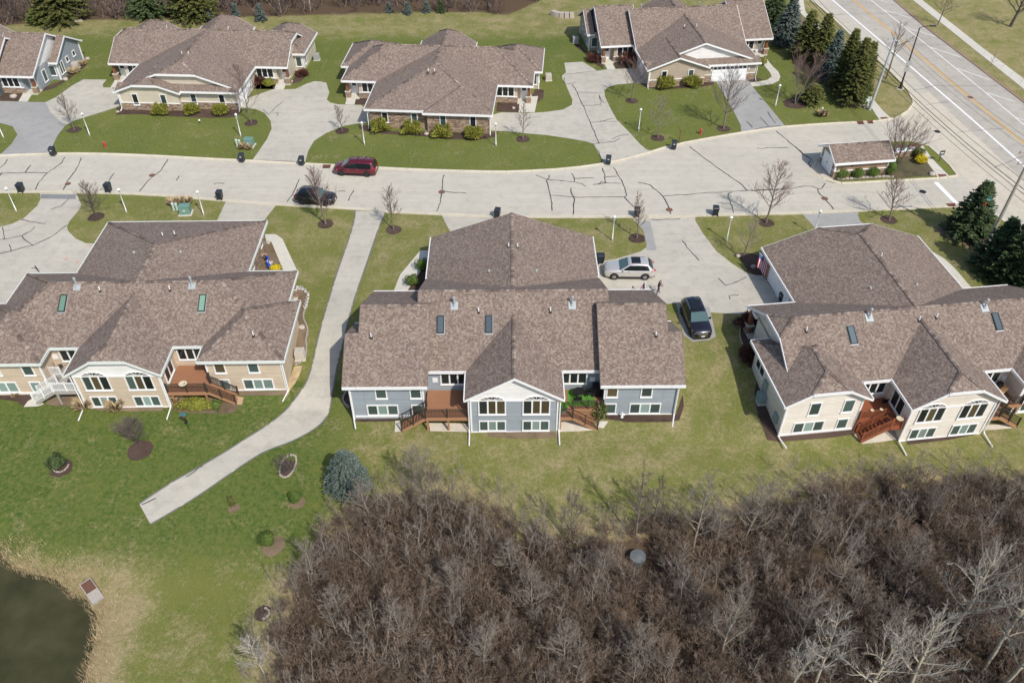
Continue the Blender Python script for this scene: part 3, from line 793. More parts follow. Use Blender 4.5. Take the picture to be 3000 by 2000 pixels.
# shed island and verge in the junction
isl = Q30((575, 1385), (515, 1375), (560, 1420), (625, 1520), (690, 1555)) + Q31((730, 312), (800, 312), (1240, 285), (1600, 268), (1760, 258), (1775, 245)) + PXL((2795, 512), (2760, 470), (2720, 428), (2700, 415), (2640, 408), (2560, 425), (2480, 435), (2410, 452))
isl = PXL((2395, 470), (2374, 477), (2378, 486), (2400, 510), (2418, 528), (2440, 536), (2500, 534), (2620, 527), (2745, 521), (2795, 518), (2804, 512), (2795, 500), (2760, 465), (2716, 425), (2700, 418), (2640, 412), (2540, 425), (2470, 440), (2420, 455))
sheet('island_verge', isl, M['lawn'], 0.020, flat=0)
kerb('kerb', smooth(isl + isl[:1], 1), -1 if sum((b[0] - a[0]) * (b[1] + a[1]) for a, b in zip(isl, isl[1:])) > 0 else 1, M['curb'], 2.4, 0.4)
sheet('planting_bed', PXL((2440, 530), (2500, 528), (2620, 521), (2735, 516), (2742, 510), (2700, 455), (2680, 428), (2640, 420), (2615, 425), (2625, 470), (2630, 495), (2440, 515)), M['groundcover'], 0.034, flat=0)

# crack sealing, markings and castings
def crack(pts, w=0.075, mat='tar', parent=None, z=0.0235):
    path = []
    r_ = random.Random(int(abs(pts[0][0] * 977 + pts[0][1] * 131)))
    for a, b in zip(pts, pts[1:]):
        d = math.hypot(b[0] - a[0], b[1] - a[1]); n = max(1, int(d / 0.5))
        for i in range(n):
            t = i / n; j = 0.07 if i else 0
            path.append((lerp(a[0], b[0], t) + r_.uniform(-j, j), lerp(a[1], b[1], t) + r_.uniform(-j, j)))
    path.append(pts[-1])
    ws = [w * r_.uniform(0.7, 1.35) for _ in path]
    mb = MB(); ribbon(mb, path, ws, z)
    return mb.build('crack_seal', M[mat], parent or street)
for p in [Q01((560, 90), (520, 150), (410, 225), (340, 300), (305, 370)), Q01((0, 232), (200, 224), (410, 225)), Q01((700, 98), (650, 210), (585, 290), (560, 345), (543, 372)), Q01((985, 228), (930, 310), (862, 375)),
          Q01((1447, 108), (1390, 200), (1335, 245), (1270, 300), (1200, 388)), Q01((1543, 252), (1518, 290)), Q01((1842, 325), (1870, 313), (1932, 317)), Q01((65, 108), (40, 150), (0, 182)), Q01((268, 158), (217, 222)), Q01((0, 250), (18, 225)),
          Q11((372, 282), (325, 390), (268, 476)), Q11((706, 388), (740, 380), (770, 386)), Q11((845, 376), (810, 430), (796, 466)), Q11((1620, 243), (1607, 300), (1603, 375), (1598, 410), (1590, 480), (1556, 558)), Q11((1603, 375), (1640, 388), (1805, 400)),
          Q21((205, 245), (300, 280), (340, 288), (540, 305), (600, 320), (635, 342)), Q21((322, 246), (318, 270), (295, 295), (312, 340), (328, 420), (345, 490), (345, 552)), Q21((512, 228), (538, 275), (535, 305)), Q21((545, 275), (705, 268)), Q21((330, 420), (430, 425), (535, 435), (700, 435), (970, 432)), Q21((508, 355), (515, 410), (535, 437), (530, 520), (527, 586)),
          Q21((778, 186), (800, 240), (808, 312)), Q21((697, 327), (745, 322), (808, 312), (930, 318)), Q21((810, 260), (905, 256)), Q21((873, 180), (905, 230), (945, 290), (975, 370), (988, 420), (968, 435), (1000, 470), (1050, 518)), Q21((745, 328), (770, 300), (808, 312)),
          Q21((1085, 308), (1190, 330), (1250, 380), (1300, 430), (1330, 480), (1350, 520), (1368, 580)), Q21((1300, 426), (1560, 408), (1870, 385), (2020, 378), (2350, 366)), Q21((1530, 0), (1620, 70), (1740, 160), (1880, 260), (1970, 320), (2025, 376)), Q21((1895, 392), (1865, 400), (1860, 430), (1880, 470), (1910, 568)),
          Q31((0, 380), (200, 372), (380, 355), (450, 340), (530, 342), (590, 368)), Q31((640, 318), (610, 360), (575, 370), (580, 390), (640, 455), (712, 540)), Q31((385, 0), (460, 70), (520, 108), (495, 140), (510, 180)), Q30((50, 1278), (100, 1282), (130, 1275), (320, 1272)), Q30((220, 1130), (290, 1190), (350, 1240), (450, 1330), (515, 1372))]:
    crack(p, 0.10)
for p in [Q20((750, 1240), (675, 1055), (610, 910), (560, 795), (520, 728)), Q20((440, 645), (735, 612)), Q20((612, 913), (760, 905), (770, 880), (755, 850), (750, 820), (790, 888), (815, 888)), Q20((675, 1055), (760, 1050), (880, 1018)), Q20((760, 1045), (905, 1048)), Q20((710, 1245), (745, 1232), (880, 1222), (935, 1190)), Q20((860, 1200), (930, 1170), (1005, 1160)), Q20((560, 795), (650, 800), (780, 805)), Q20((450, 665), (445, 700), (460, 725)), Q20((735, 1290), (770, 1370), (800, 1395)), Q20((840, 1400), (980, 1368), (1180, 1312)), Q20((465, 728), (550, 715)),
          Q20((2020, 1045), (2070, 1100)), Q20((2140, 1010), (2210, 1088)), Q20((2200, 965), (2270, 1062)), Q20((2090, 1118), (2160, 1098), (2310, 1085)),
          Q10((60, 945), (110, 990), (150, 945), (225, 880)), Q10((165, 972), (195, 975), (180, 1000)), Q10((0, 1380), (150, 1385), (370, 1398)),
          Q01((440, 540), (520, 515), (590, 452)), Q01((185, 628), (260, 648), (395, 662)), Q01((0, 920), (130, 890), (300, 845), (450, 770), (575, 675)), Q01((190, 768), (240, 820), (285, 852)), Q01((0, 800), (190, 768), (270, 725), (300, 690)), Q01((25, 690), (35, 795)), Q01((80, 845), (97, 900)), Q01((270, 1045), (310, 1045), (340, 1080)), Q01((300, 1025), (325, 1060)),
          Q21((1467, 812), (1530, 890), (1610, 980)), Q21((1778, 1132), (1838, 1192), (1930, 1165), (2022, 1120)), Q21((1953, 1278), (1868, 1282), (1878, 1312)), Q21((1200, 628), (1290, 630), (1450, 622))]:
    crack(p, 0.09, 'tar')
for p in [Q30((680, 130), (850, 125), (1000, 120), (1150, 118), (1330, 130)), Q30((1400, 778), (1480, 765), (1570, 740), (1800, 742), (2130, 742)), Q30((1500, 905), (1700, 882)), Q30((1770, 1145), (1830, 1135), (1970, 1120), (2180, 1110)), Q30((1390, 390), (1700, 392)), Q30((2100, 1443), (2352, 1340))]:
    crack(p, 0.09, 'oldtar', main_road, 0.016)
for p in [Q03((1105, 265), (1005, 312)), Q03((1435, 38), (1395, 55), (1375, 82), (1318, 115))]:
    mb = MB(); ribbon(mb, resample(p, 0.4), 0.09, None)
    for i, v in enumerate(mb.v): mb.v[i] = (v[0], v[1], v[2] + 0.025)
    mb.build('crack_seal', M['tar'], trail)
def marking(name, pts, w, mat, off=0.0, z=0.0135):
    path = resample(pts, 4.0)
    if off: path = strip_pts(path, abs(off) * 2)[0 if off > 0 else 1]
    mb = MB(); ribbon(mb, path, w, z); return mb.build(name, M[mat], main_road)
WL = PXL((2350, -80), (2438, 0), (2640, 172), (2840, 343), (3000, 486), (3200, 670))
marking('lane_line', WL, 0.30, 'paintwhite')
YL = PXL((2410, -82), (2499, 0), (2690, 160), (2850, 293), (3000, 421), (3200, 595))
marking('centre_line', YL, 0.13, 'paintyellow', 0.13); marking('centre_line', YL, 0.13, 'paintyellow', -0.13)
EL = PXL((2460, -78), (2550, 0), (2740, 152), (2900, 282), (3000, 366), (3200, 535))
marking('edge_line', EL, 0.14, 'paintwhite')
for a, b in [((1150, 90), (1385, 158)), ((1340, 240), (1590, 318)), ((1540, 408), (1810, 495)), ((1775, 592), (2055, 688)), ((2025, 798), (2310, 890)), ((2285, 1015), (2600, 1120)), ((930, -60), (1170, 20))]:
    marking('hatch_line', Q30(a, b), 0.14, 'paintwhite', z=0.0165)
mb = MB(); ribbon(mb, Q31((1590, 305), (1770, 488)), 0.55, 0.0135); mb.build('stop_line', M['paintwhite'], street)
for a, b in [((765, 860), (790, 845)), ((768, 868), (793, 853)), ((550, 972), (590, 952)), ((555, 980), (592, 962)), ((648, 998), (680, 980)), ((652, 1004), (684, 988)), ((72, 1295), (108, 1275)), ((75, 1302), (110, 1282))]:
    mb = MB(); ribbon(mb, Q01(a, b), 0.05, 0.03); mb.build('survey_mark', M['paintorange'], street)
def manhole(p, r, mat, label, par=None):
    mb = MB(); mb.lathe([(r + 0.05, 0.0), (r + 0.05, 0.02), (r, 0.022), (r - 0.02, 0.012), (r - 0.04, 0.024), (0.03, 0.026)], 20)
    o = mb.build('manhole_cover', M[mat], loc=(p[0], p[1], 0.006)); tag(o, label, 'manhole cover')
    return o
manhole(Q01((1310, 247))[0], 0.32, 'iron', 'rusty manhole cover on the long crack seal below the maroon-free stretch of lawn')
for o in [bpy.data.objects['manhole_cover']]: o['label'] = 'rusty round manhole cover in the thick crack between two dark bins'
manhole(Q01((585, 320))[0], 0.30, 'iron', 'rusty round manhole cover in the street opposite the bare tree with a white post')
manhole(Q11((1600, 390))[0], 0.34, 'iron', 'rusty manhole cover in a T shaped crack right of the maroon minivan')
manhole(Q21((1355, 543))[0], 0.34, 'iron', 'orange rusty manhole cover beside the kerb near two dark bins')
manhole(Q31((635, 447))[0], 0.34, 'iron', 'brown manhole cover on a crack in front of the brick shed bushes')
manhole(Q31((1480, 388))[0], 0.34, 'black', 'dark manhole cover near the white stop line')
manhole(Q30((1605, 1135))[0], 0.34, 'black', 'dark manhole cover in the buff concrete of the junction')
manhole(Q30((1890, 840))[0], 0.34, 'iron', 'manhole cover on the yellow centre line of the arterial road')
def inlet(a, b, label):
    x = (a[0] + b[0]) / 2; y = (a[1] + b[1]) / 2; l = math.hypot(b[0] - a[0], b[1] - a[1]); an = math.atan2(b[1] - a[1], b[0] - a[0])
    root = empty('storm_drain', (x, y, 0.02), an); tag(root, label, 'storm drain')
    mb = MB(); mb.box((-l / 2, -0.32, 0.0), (l / 2, 0.32, 0.012)); mb.build('pan', M['black'], root)
    for i in range(7):
        mb = MB(); xx = -l / 2 + l * (i + 0.5) / 7; mb.box((xx - l * 0.035, -0.32, 0.0125), (xx + l * 0.035, 0.16, 0.04)); mb.build('grate_bar', M['grate'], root)
    mb = MB(); mb.box((-l / 2 - .03, 0.2, 0.0), (l / 2 + .03, 0.36, 0.12)); mb.build('kerb_box', M['grate'], root)
inlet(*Q11((575, 175), (640, 175)), 'rust red storm drain in the kerb left of the maroon minivan')
inlet(*Q30((918, 1062), (970, 1062)), 'rust red storm drain in the kerb, the one farther from the corner ramp')
inlet(*Q30((1002, 1056), (1052, 1056)), 'rust red storm drain in the kerb, the one next to the corner ramp')
inlet(*Q31((1700, 512), (1765, 506)), 'rust red storm drain in the kerb beside the decorated spruce')
def ramp_plate(pts, label):
    x = sum(p[0] for p in pts) / 4; y = sum(p[1] for p in pts) / 4
    root = empty('tactile_plate', (x, y, 0)); tag(root, label, 'tactile paving')
    mb = MB(); mb.hexa([(p[0] - x, p[1] - y, 0.0) for p in pts] + [(p[0] - x, p[1] - y, 0.046) for p in pts]); mb.build('plate', M['grate'], root)
    mb = MB()
    for i in range(6):
        for j in range(4):
            s, t = (i + .5) / 6, (j + .5) / 4
            px = lerp(lerp(pts[0][0], pts[1][0], s), lerp(pts[3][0], pts[2][0], s), t) - x; py = lerp(lerp(pts[0][1], pts[1][1], s), lerp(pts[3][1], pts[2][1], s), t) - y
            mb.box((px - .04, py - .04, 0.046), (px + .04, py + .04, 0.06))
    mb.build('studs', M['grate'], root)['kind'] = 'stuff'
ramp_plate(Q30((1108, 1015), (1168, 1010), (1190, 1030), (1132, 1035)), 'red brown tactile plate at the foot of the pavement by the utility pole')
ramp_plate(Q30((1605, 1503), (1675, 1503), (1700, 1530), (1625, 1530)), 'red brown tactile plate at the end of the walk near the stop line')
ramp_plate(Q30((1375, 1242), (1430, 1238), (1470, 1250), (1400, 1262)), 'red brown tactile plate behind the spreading bare tree on the shed island')
sheet('shed_apron', PXL((2374, 479), (2395, 471), (2420, 456), (2445, 452), (2445, 536), (2420, 528), (2402, 510), (2380, 487)), M['apron'], 0.030, flat=0)
# ------------------------------------------------------------------ houses (all share one plan, three roof styles)
EZ = 2.7
OV = 0.45
class House:
    def __init__(s, a, lx, ly, flip, label, style, sid, gable, group='duplex houses along the street'):
        ar = R(a); x = lx * math.cos(ar) - ly * math.sin(ar); y = lx * math.sin(ar) + ly * math.cos(ar)
        s.ang = ar + (math.pi if flip else 0)
        s.root = empty('duplex_house', (x, y, 0), s.ang); tag(s.root, label, 'house', group)
        s.style, s.sid, s.gable, s.flip = style, sid, gable, flip
        s.base_back = -0.4 if flip else -2.1
        s.x, s.y = x, y
    def w(s, x, y):
        c, n = math.cos(s.ang), math.sin(s.ang); return s.x + x * c - y * n, s.y + x * n + y * c
    def roof(s, x0, x1, y0, y1, axis, slope, k0=1.0, k1=1.0, open0=False, open1=False, ez=EZ, trim='white', caps=True):
        tr = (lambda a, b, z: (a, b, z)) if axis == 'x' else (lambda a, b, z: (b, a, z))
        s0, s1, t0, t1 = (x0, x1, y0, y1) if axis == 'x' else (y0, y1, x0, x1)
        tc = (t0 + t1) / 2; hw = (t1 - t0) / 2; h = hw * slope
        r0 = (s0 + (1 - k0) * hw, tc, ez + h); r1 = (s1 - (1 - k1) * hw, tc, ez + h)
        def rake(k, se, sg): return (se, tc + sg * hw * (1 - k), ez + k * h)
        polys = []
        for sg, te in ((-1, t0), (1, t1)):
            P = [(s0, te, ez), (s1, te, ez)]
            if 0 < k1 < 1: P.append(rake(k1, s1, sg))
            P += [r1, r0]
            if 0 < k0 < 1: P.append(rake(k0, s0, sg))
            polys.append((P, 't', sg))
        for k, se, rr, op, sg in ((k0, s0, r0, open0, -1), (k1, s1, r1, open1, 1)):
            if k < 1: polys.append(([rake(k, se, -1), rake(k, se, 1), rr], 's', sg))
        mb = MB(); TH = 0.17
        for P, kind, sg in polys:
            pts = [Vector(tr(*p)) for p in P]
            n = (pts[1] - pts[0]).cross(pts[2] - pts[0])
            if n.z < 0: pts = pts[::-1]; P = P[::-1]
            sl = math.sqrt(1 + slope * slope) / slope
            uvs = [((p[0] if kind == 't' else p[1]) + (3.3 if sg > 0 else 0), (p[2] - ez) * sl) for p in P]
            mb.face(pts, uvs)
            mb.face([p - Vector((0, 0, TH)) for p in pts][::-1], [(0, 0)] * len(pts))
        ro = mb.build('roof', M['shingle'], s.root)
        # fascia and gutter boards
        edges = [((s0, t0, ez), (s1, t0, ez), (0, -1)), ((s0, t1, ez), (s1, t1, ez), (0, 1))]
        for k, se, op, sg in ((k0, s0, open0, -1), (k1, s1, open1, 1)):
            if op: continue
            o = (sg, 0)
            if k == 0: edges.append(((se, t0, ez), (se, t1, ez), o))
            else:
                a, b = rake(k, se, -1), rake(k, se, 1)
                edges.append(((se, t0, ez), a, o)); edges.append(((se, t1, ez), b, o))
                if k < 1: edges.append((a, b, o))
        for a, b, o in edges:
            A, B = Vector(tr(*a)), Vector(tr(*b)); N = Vector(tr(o[0], o[1], 0)).normalized() * 0.12
            if (B - A).length < 0.05: continue
            dirn = (B - A).normalized(); A = A - dirn * 0.02; B = B + dirn * 0.02
            rk = abs(A.z - B.z) > .05; N = N * (0.45 if rk else 0.8)
            fm = MB(); dn = Vector((0, 0, -0.24)); up = Vector((0, 0, -0.012 if rk else 0.03)); e = N * 0.04
            q = [A + dn + e, B + dn + e, B + dn + N, A + dn + N, A + up + e, B + up + e, B + up + N, A + up + N]
            fm.hexa(q); fm.build('fascia', M['cap' if rk and trim == 'plain' else 'white' if trim == 'plain' else trim], ro)
        if caps:
            lines = [(r0, r1, slope)]
            for k, se, rr in ((k0, s0, r0), (k1, s1, r1)):
                if k < 1:
                    lines += [(rake(k, se, -1), rr, slope * 0.6), (rake(k, se, 1), rr, slope * 0.6)]
            cm = MB(); rg = random.Random(3)
            for a, b, sl in lines:
                A, B = Vector(tr(*a)), Vector(tr(*b)); L = (B - A).length
                if L < 0.5: continue
                d = (B - A) / L; px = Vector((-d.y, d.x, 0)).normalized(); n = int(L / 0.27)
                for i in range(n):
                    p = A + d * (L * i / n); q = A + d * (L * (i + 1.25) / n)
                    if (q - A).length > L: q = B.copy()
                    w = 0.17; dz = Vector((0, 0, -w * sl))
                    c0, c1 = p + Vector((0, 0, 0.035)), q + Vector((0, 0, 0.085))
                    base = len(cm.v)
                    cm.v += [tuple(c0 - px * w + dz), tuple(c0), tuple(c0 + px * w + dz), tuple(c1 - px * w + dz), tuple(c1), tuple(c1 + px * w + dz)]
                    for f in ((0, 3, 4, 1), (1, 4, 5, 2), (0, 1, 2), (3, 5, 4)):
                        cm.f.append(tuple(base + j for j in f)); cm.uv.append([(0, 0)] * len(f)); cm.mi.append(0)
            if cm.f:
                co = cm.build('ridge_cap', M['cap'], ro); co['kind'] = 'stuff'
        return ro
    def walls(s, x0, x1, y0, y1, axis, slope, k0, k1, z0, sid=None, zsplit=None, open0=False, open1=False, ez=EZ, ov=OV):
        """walls under a roof given by the same eaves rectangle"""
        sid = sid or s.sid
        tr = (lambda a, b, z: (a, b, z)) if axis == 'x' else (lambda a, b, z: (b, a, z))
        s0, s1, t0, t1 = (x0, x1, y0, y1) if axis == 'x' else (y0, y1, x0, x1)
        tc = (t0 + t1) / 2; hw = (t1 - t0) / 2; h = hw * slope
        S0 = s0 + (0 if open0 else ov); S1 = s1 - (0 if open1 else ov); T0, T1 = t0 + ov, t1 - ov
        zt = ez + ov * slope - 0.12
        mb = MB()
        def poly(pts, u):
            P = [Vector(tr(*p)) for p in pts]
            mb.face(P, [(p[1] if u == 't' else p[0], p[2]) for p in pts])
        for te in (T0, T1): poly([(S0, te, z0), (S1, te, z0), (S1, te, zt), (S0, te, zt)], 's')
        for se, k, op in ((S0, k0, open0), (S1, k1, open1)):
            if op: continue
            P = [(se, T0, z0), (se, T1, z0), (se, T1, zt)]
            if k > 0:
                zc = ez + k * h - 0.12 + (0.0 if k == 1 else 0.0); off = hw * (1 - k)
                if k < 1: P += [(se, tc + off, zc), (se, tc - off, zc)]
                else: P += [(se, tc, zc)]
            P.append((se, T0, zt)); poly(P, 't')
        wl = mb.build('wall', M[sid], s.root)
        return wl
    def board(s, x, y, z0, z1, sz=0.07):
        mb = MB(); mb.box((x - sz, y - sz, z0), (x + sz, y + sz, z1)); return mb.build('corner_board', M['white'], s.root)
    def part(s, name, a, b, mat, parent=None):
        mb = MB(); mb.box(a, b); return mb.build(name, M[mat], parent or s.root)
    def facing(s, side): return {'S': math.pi, 'N': 0.0, 'E': -math.pi / 2, 'W': math.pi / 2}[side]
    def window(s, x, y, side, zb, zt, w, n=1, kinds='g', arch=False, wall=None):
        """a framed window; local +y is outward"""
        key = ('win', round(w, 2), round(zt - zb, 2), n, arch)
        h = zt - zb; tm = 0.10
        if key not in CACHE:
            mb = MB(); d = 0.065
            mb.box((-w / 2, 0.0, 0.0), (-w / 2 + tm, d, h)); mb.box((w / 2 - tm, 0, 0), (w / 2, d, h))
            mb.box((-w / 2 + tm, 0, 0), (w / 2 - tm, d, tm * 0.9)); mb.box((-w / 2 + tm, 0, h - tm), (w / 2 - tm, d, h))
            iw = (w - 2 * tm); mu = 0.13
            for i in range(1, n):
                xx = -iw / 2 + iw * i / n; mb.box((xx - mu / 2, 0, tm * 0.9), (xx + mu / 2, d * 0.92, h - tm))
            mb.box((-w / 2 - 0.03, 0, -0.05), (w / 2 + 0.03, d + 0.05, 0.0))
            if arch:
                aw = w * 0.40; pts = []
                NA = 10; ah = 0.38
                for i in range(NA):
                    a0, a1 = math.pi * i / NA, math.pi * (i + 1) / NA
                    o0 = (math.cos(a0) * (aw + .09), h + math.sin(a0) * (ah + .09)); o1 = (math.cos(a1) * (aw + .09), h + math.sin(a1) * (ah + .09))
                    i0 = (math.cos(a0) * aw, h + math.sin(a0) * ah); i1 = (math.cos(a1) * aw, h + math.sin(a1) * ah)
                    q = [i0, o0, o1, i1]
                    mb.hexa([(p[0], 0, p[1]) for p in q] + [(p[0], d, p[1]) for p in q])
                for i in range(1, 6):
                    a0 = math.pi * i / 6; mb.bar((0, d * .8, h), (math.cos(a0) * aw, d * .8, h + math.sin(a0) * ah), 0.03, 0.03)
            CACHE[key] = mb.mesh('window', M['white'])
            pw_ = iw / n - mu * (n - 1) / n
            pm = {}
            for kk in ('glass', 'blind', 'halfblind', 'curtain'):
                q = MB(); q.box((-pw_ / 2, 0.002, 0), (pw_ / 2, 0.02, h - 1.9 * tm)); pm[kk] = q.mesh('pane', M[kk])
            CACHE[key + ('pane',)] = pm
            if arch:
                q = MB(); pts = [(math.cos(math.pi * i / 12) * aw, 0.02, h + math.sin(math.pi * i / 12) * ah) for i in range(13)]
                q.face(pts[::-1]); CACHE[key + ('fan',)] = q.mesh('fanlight', M['glass'])
        rz = s.facing(side)
        o = put('window', CACHE[key], s.root, (x, y, zb), (0, 0, rz))
        iw = (w - 2 * tm)
        for i in range(n):
            kk = {'g': 'glass', 'b': 'blind', 'h': 'halfblind', 'c': 'curtain'}[kinds[i % len(kinds)]]
            put('pane', CACHE[key + ('pane',)][kk], o, (-iw / 2 + iw * (i + 0.5) / n, 0, tm * 0.9))
        if arch: put('fanlight', CACHE[key + ('fan',)], o)
        return o
    def gdoor(s, x, y, side, w=4.9, h=2.15, lights=False):
        rz = s.facing(side)
        mb = MB(); mb.box((-w / 2 - .12, 0, 0), (-w / 2, .07, h + .12)); mb.box((w / 2, 0, 0), (w / 2 + .12, .07, h + .12)); mb.box((-w / 2, 0, h), (w / 2, .07, h + .12)); mb.box((-w / 2, 0, 0), (w / 2, .02, h))
        o = mb.build('garage_door', M['white'], s.root, (x, y, 0.02), rz)
        nr, nc = 4, 8
        key = ('gpanel', w)
        if key not in CACHE:
            q = MB(); pw_, ph = w / nc - 0.06, h / nr - 0.06
            q.hexa([(-pw_ / 2, .02, -ph / 2), (pw_ / 2, .02, -ph / 2), (pw_ / 2, .02, ph / 2), (-pw_ / 2, .02, ph / 2)] + [(-pw_ / 2 + .05, .045, -ph / 2 + .05), (pw_ / 2 - .05, .045, -ph / 2 + .05), (pw_ / 2 - .05, .045, ph / 2 - .05), (-pw_ / 2 + .05, .045, ph / 2 - .05)])
            CACHE[key] = q.mesh('panel', M['creamleaf'])
            q = MB(); q.box((-pw_ / 2 + .08, .02, -ph / 2 + .1), (pw_ / 2 - .08, .03, ph / 2 - .1)); CACHE[key + ('l',)] = q.mesh('light', M['glass'])
        for r_ in range(nr):
            for c in range(nc):
                me = CACHE[key + ('l',)] if (lights and r_ == nr - 1) else CACHE[key]
                put('pane' if (lights and r_ == nr - 1) else 'panel', me, o, (-w / 2 + w * (c + .5) / nc, 0, h * (r_ + .5) / nr))
        return o
    def entry(s, sg, y=-1.6):
        """porch on one side (sg = -1/1): windows bay, door, column"""
        sid = s.sid
        s.part('porch_floor', (sg * 12.75 if sg < 0 else 10.9, y, -0.3), (-10.9 if sg < 0 else 12.75, -0.1, 0.1), 'walk')
        x0, x1 = sorted((sg * 7.6, sg * 10.9))
        s.part('window_bay', (x0, y, -0.3), (x1, -0.55, 2.78), sid)
        s.part('stone_apron', (x0, -0.549, -0.3), (x1 + (0.03 if sg > 0 else 0), -0.50, 0.78), 'stone') if sg > 0 else s.part('stone_apron', (x0 - 0.03, -0.549, -0.3), (x1, -0.50, 0.78), 'stone')
        s.part('ledge', (x0 - .02, -0.56, 0.78), (x1 + .02, -0.46, 0.86), 'white')
        s.window(sg * 9.25, -0.55, 'N', 0.88, 2.3, 2.5, 3, 'g')
        mb = MB(); mb.box((-.5, 0, 0), (.5, .05, 2.15)); d = mb.build('door', M['white'], s.root, (sg * 11.75, y, 0.12), 0)
        mb = MB(); mb.box((-.28, .05, 1.2), (.28, .06, 1.95)); mb.build('pane', M['glass'], d)
        mb = MB(); mb.box((.34, .05, 0.95), (.40, .11, 1.05)); mb.build('handle', M['blackmetal'], d)
        mb = MB(); mb.box((-.32, -.32, -.3), (.32, .32, 0.95)); st = mb.build('column', M['stone'], s.root, (sg * 12.45, -0.55, 0))
        mb = MB(); mb.box((-.38, -.38, .95), (.38, .38, 1.03)); mb.build('cap', M['walk'], st)
        mb = MB(); mb.hexa([(-.2, -.2, 1.03), (.2, -.2, 1.03), (.2, .2, 1.03), (-.2, .2, 1.03), (-.14, -.14, 2.66), (.14, -.14, 2.66), (.14, .14, 2.66), (-.14, .14, 2.66)]); mb.build('post', M['porchwood'], st)
        s.part('porch_beam', (min(sg * 10.9, sg * 12.55), y, 2.45), (max(sg * 10.9, sg * 12.55), -0.42, 2.82), 'white')
    def downspout(s, x, y, z0, z1, dx, dy, ln=1.5):
        mb = MB(); mb.tube([(x, y, z1), (x, y, z0 + 0.35), (x + dx * 0.2, y + dy * 0.2, z0 + 0.2), (x + dx * ln, y + dy * ln, z0 + 0.06)], 0.06, 5)
        mb.build('downspout', M['white'], s.root)
    def pipe(s, x, y, z, big=False):
        mb = MB()
        if big:
            mb.lathe([(0.22, 0), (0.20, 0.10), (0.11, 0.33), (0.085, 0.34), (0.085, 0.92), (0.125, 0.94), (0.125, 1.10), (0.08, 1.13)], 10)
            o = mb.build('flue', M['flash'], s.root, (x, y, z - 0.15))
            mb = MB(); mb.hexa([(-.32, -.36, -.05), (.32, -.36, -.05), (.32, .30, .31), (-.32, .30, .31), (-.32, -.36, -.01), (.32, -.36, -.01), (.32, .30, .35), (-.32, .30, .35)]); mb.build('flashing', M['flash'], o)
        else:
            mb.lathe([(0.055, -0.1), (0.055, 0.48)], 8); o = mb.build('vent_pipe', M['pvc'], s.root, (x, y, z))
            mb = MB(); mb.lathe([(0.17, -0.07), (0.09, 0.10)], 8); mb.build('boot', M['blackmetal'], o)
    def skylight(s, x, y, slope, z, glass, sgn=1):
        o = empty('skylight', (x, y, z), 0, s.root); o.rotation_euler = (math.atan(slope) * sgn, 0, 0)
        fm = MB(); W, L = 0.31, 0.82
        for a, b in (((-W, -L, 0), (-W + .07, L, .13)), ((W - .07, -L, 0), (W, L, .13)), ((-W + .07, -L, 0), (W - .07, -L + .08, .13)), ((-W + .07, L - .08, 0), (W - .07, L, .13))): fm.box(a, b)
        fm.build('frame', M['blackmetal'], o)
        fm = MB(); fm.box((-W + .07, -L + .08, 0.02), (W - .07, L - .08, .10)); fm.build('pane', M[glass], o)
        fm = MB(); fm.box((-W - .04, -L - .1, -.02), (W + .04, L + .05, .012)); fm.build('flashing', M['flash'], o)
CACHE = {}
MS = 0.555
GS = 0.352
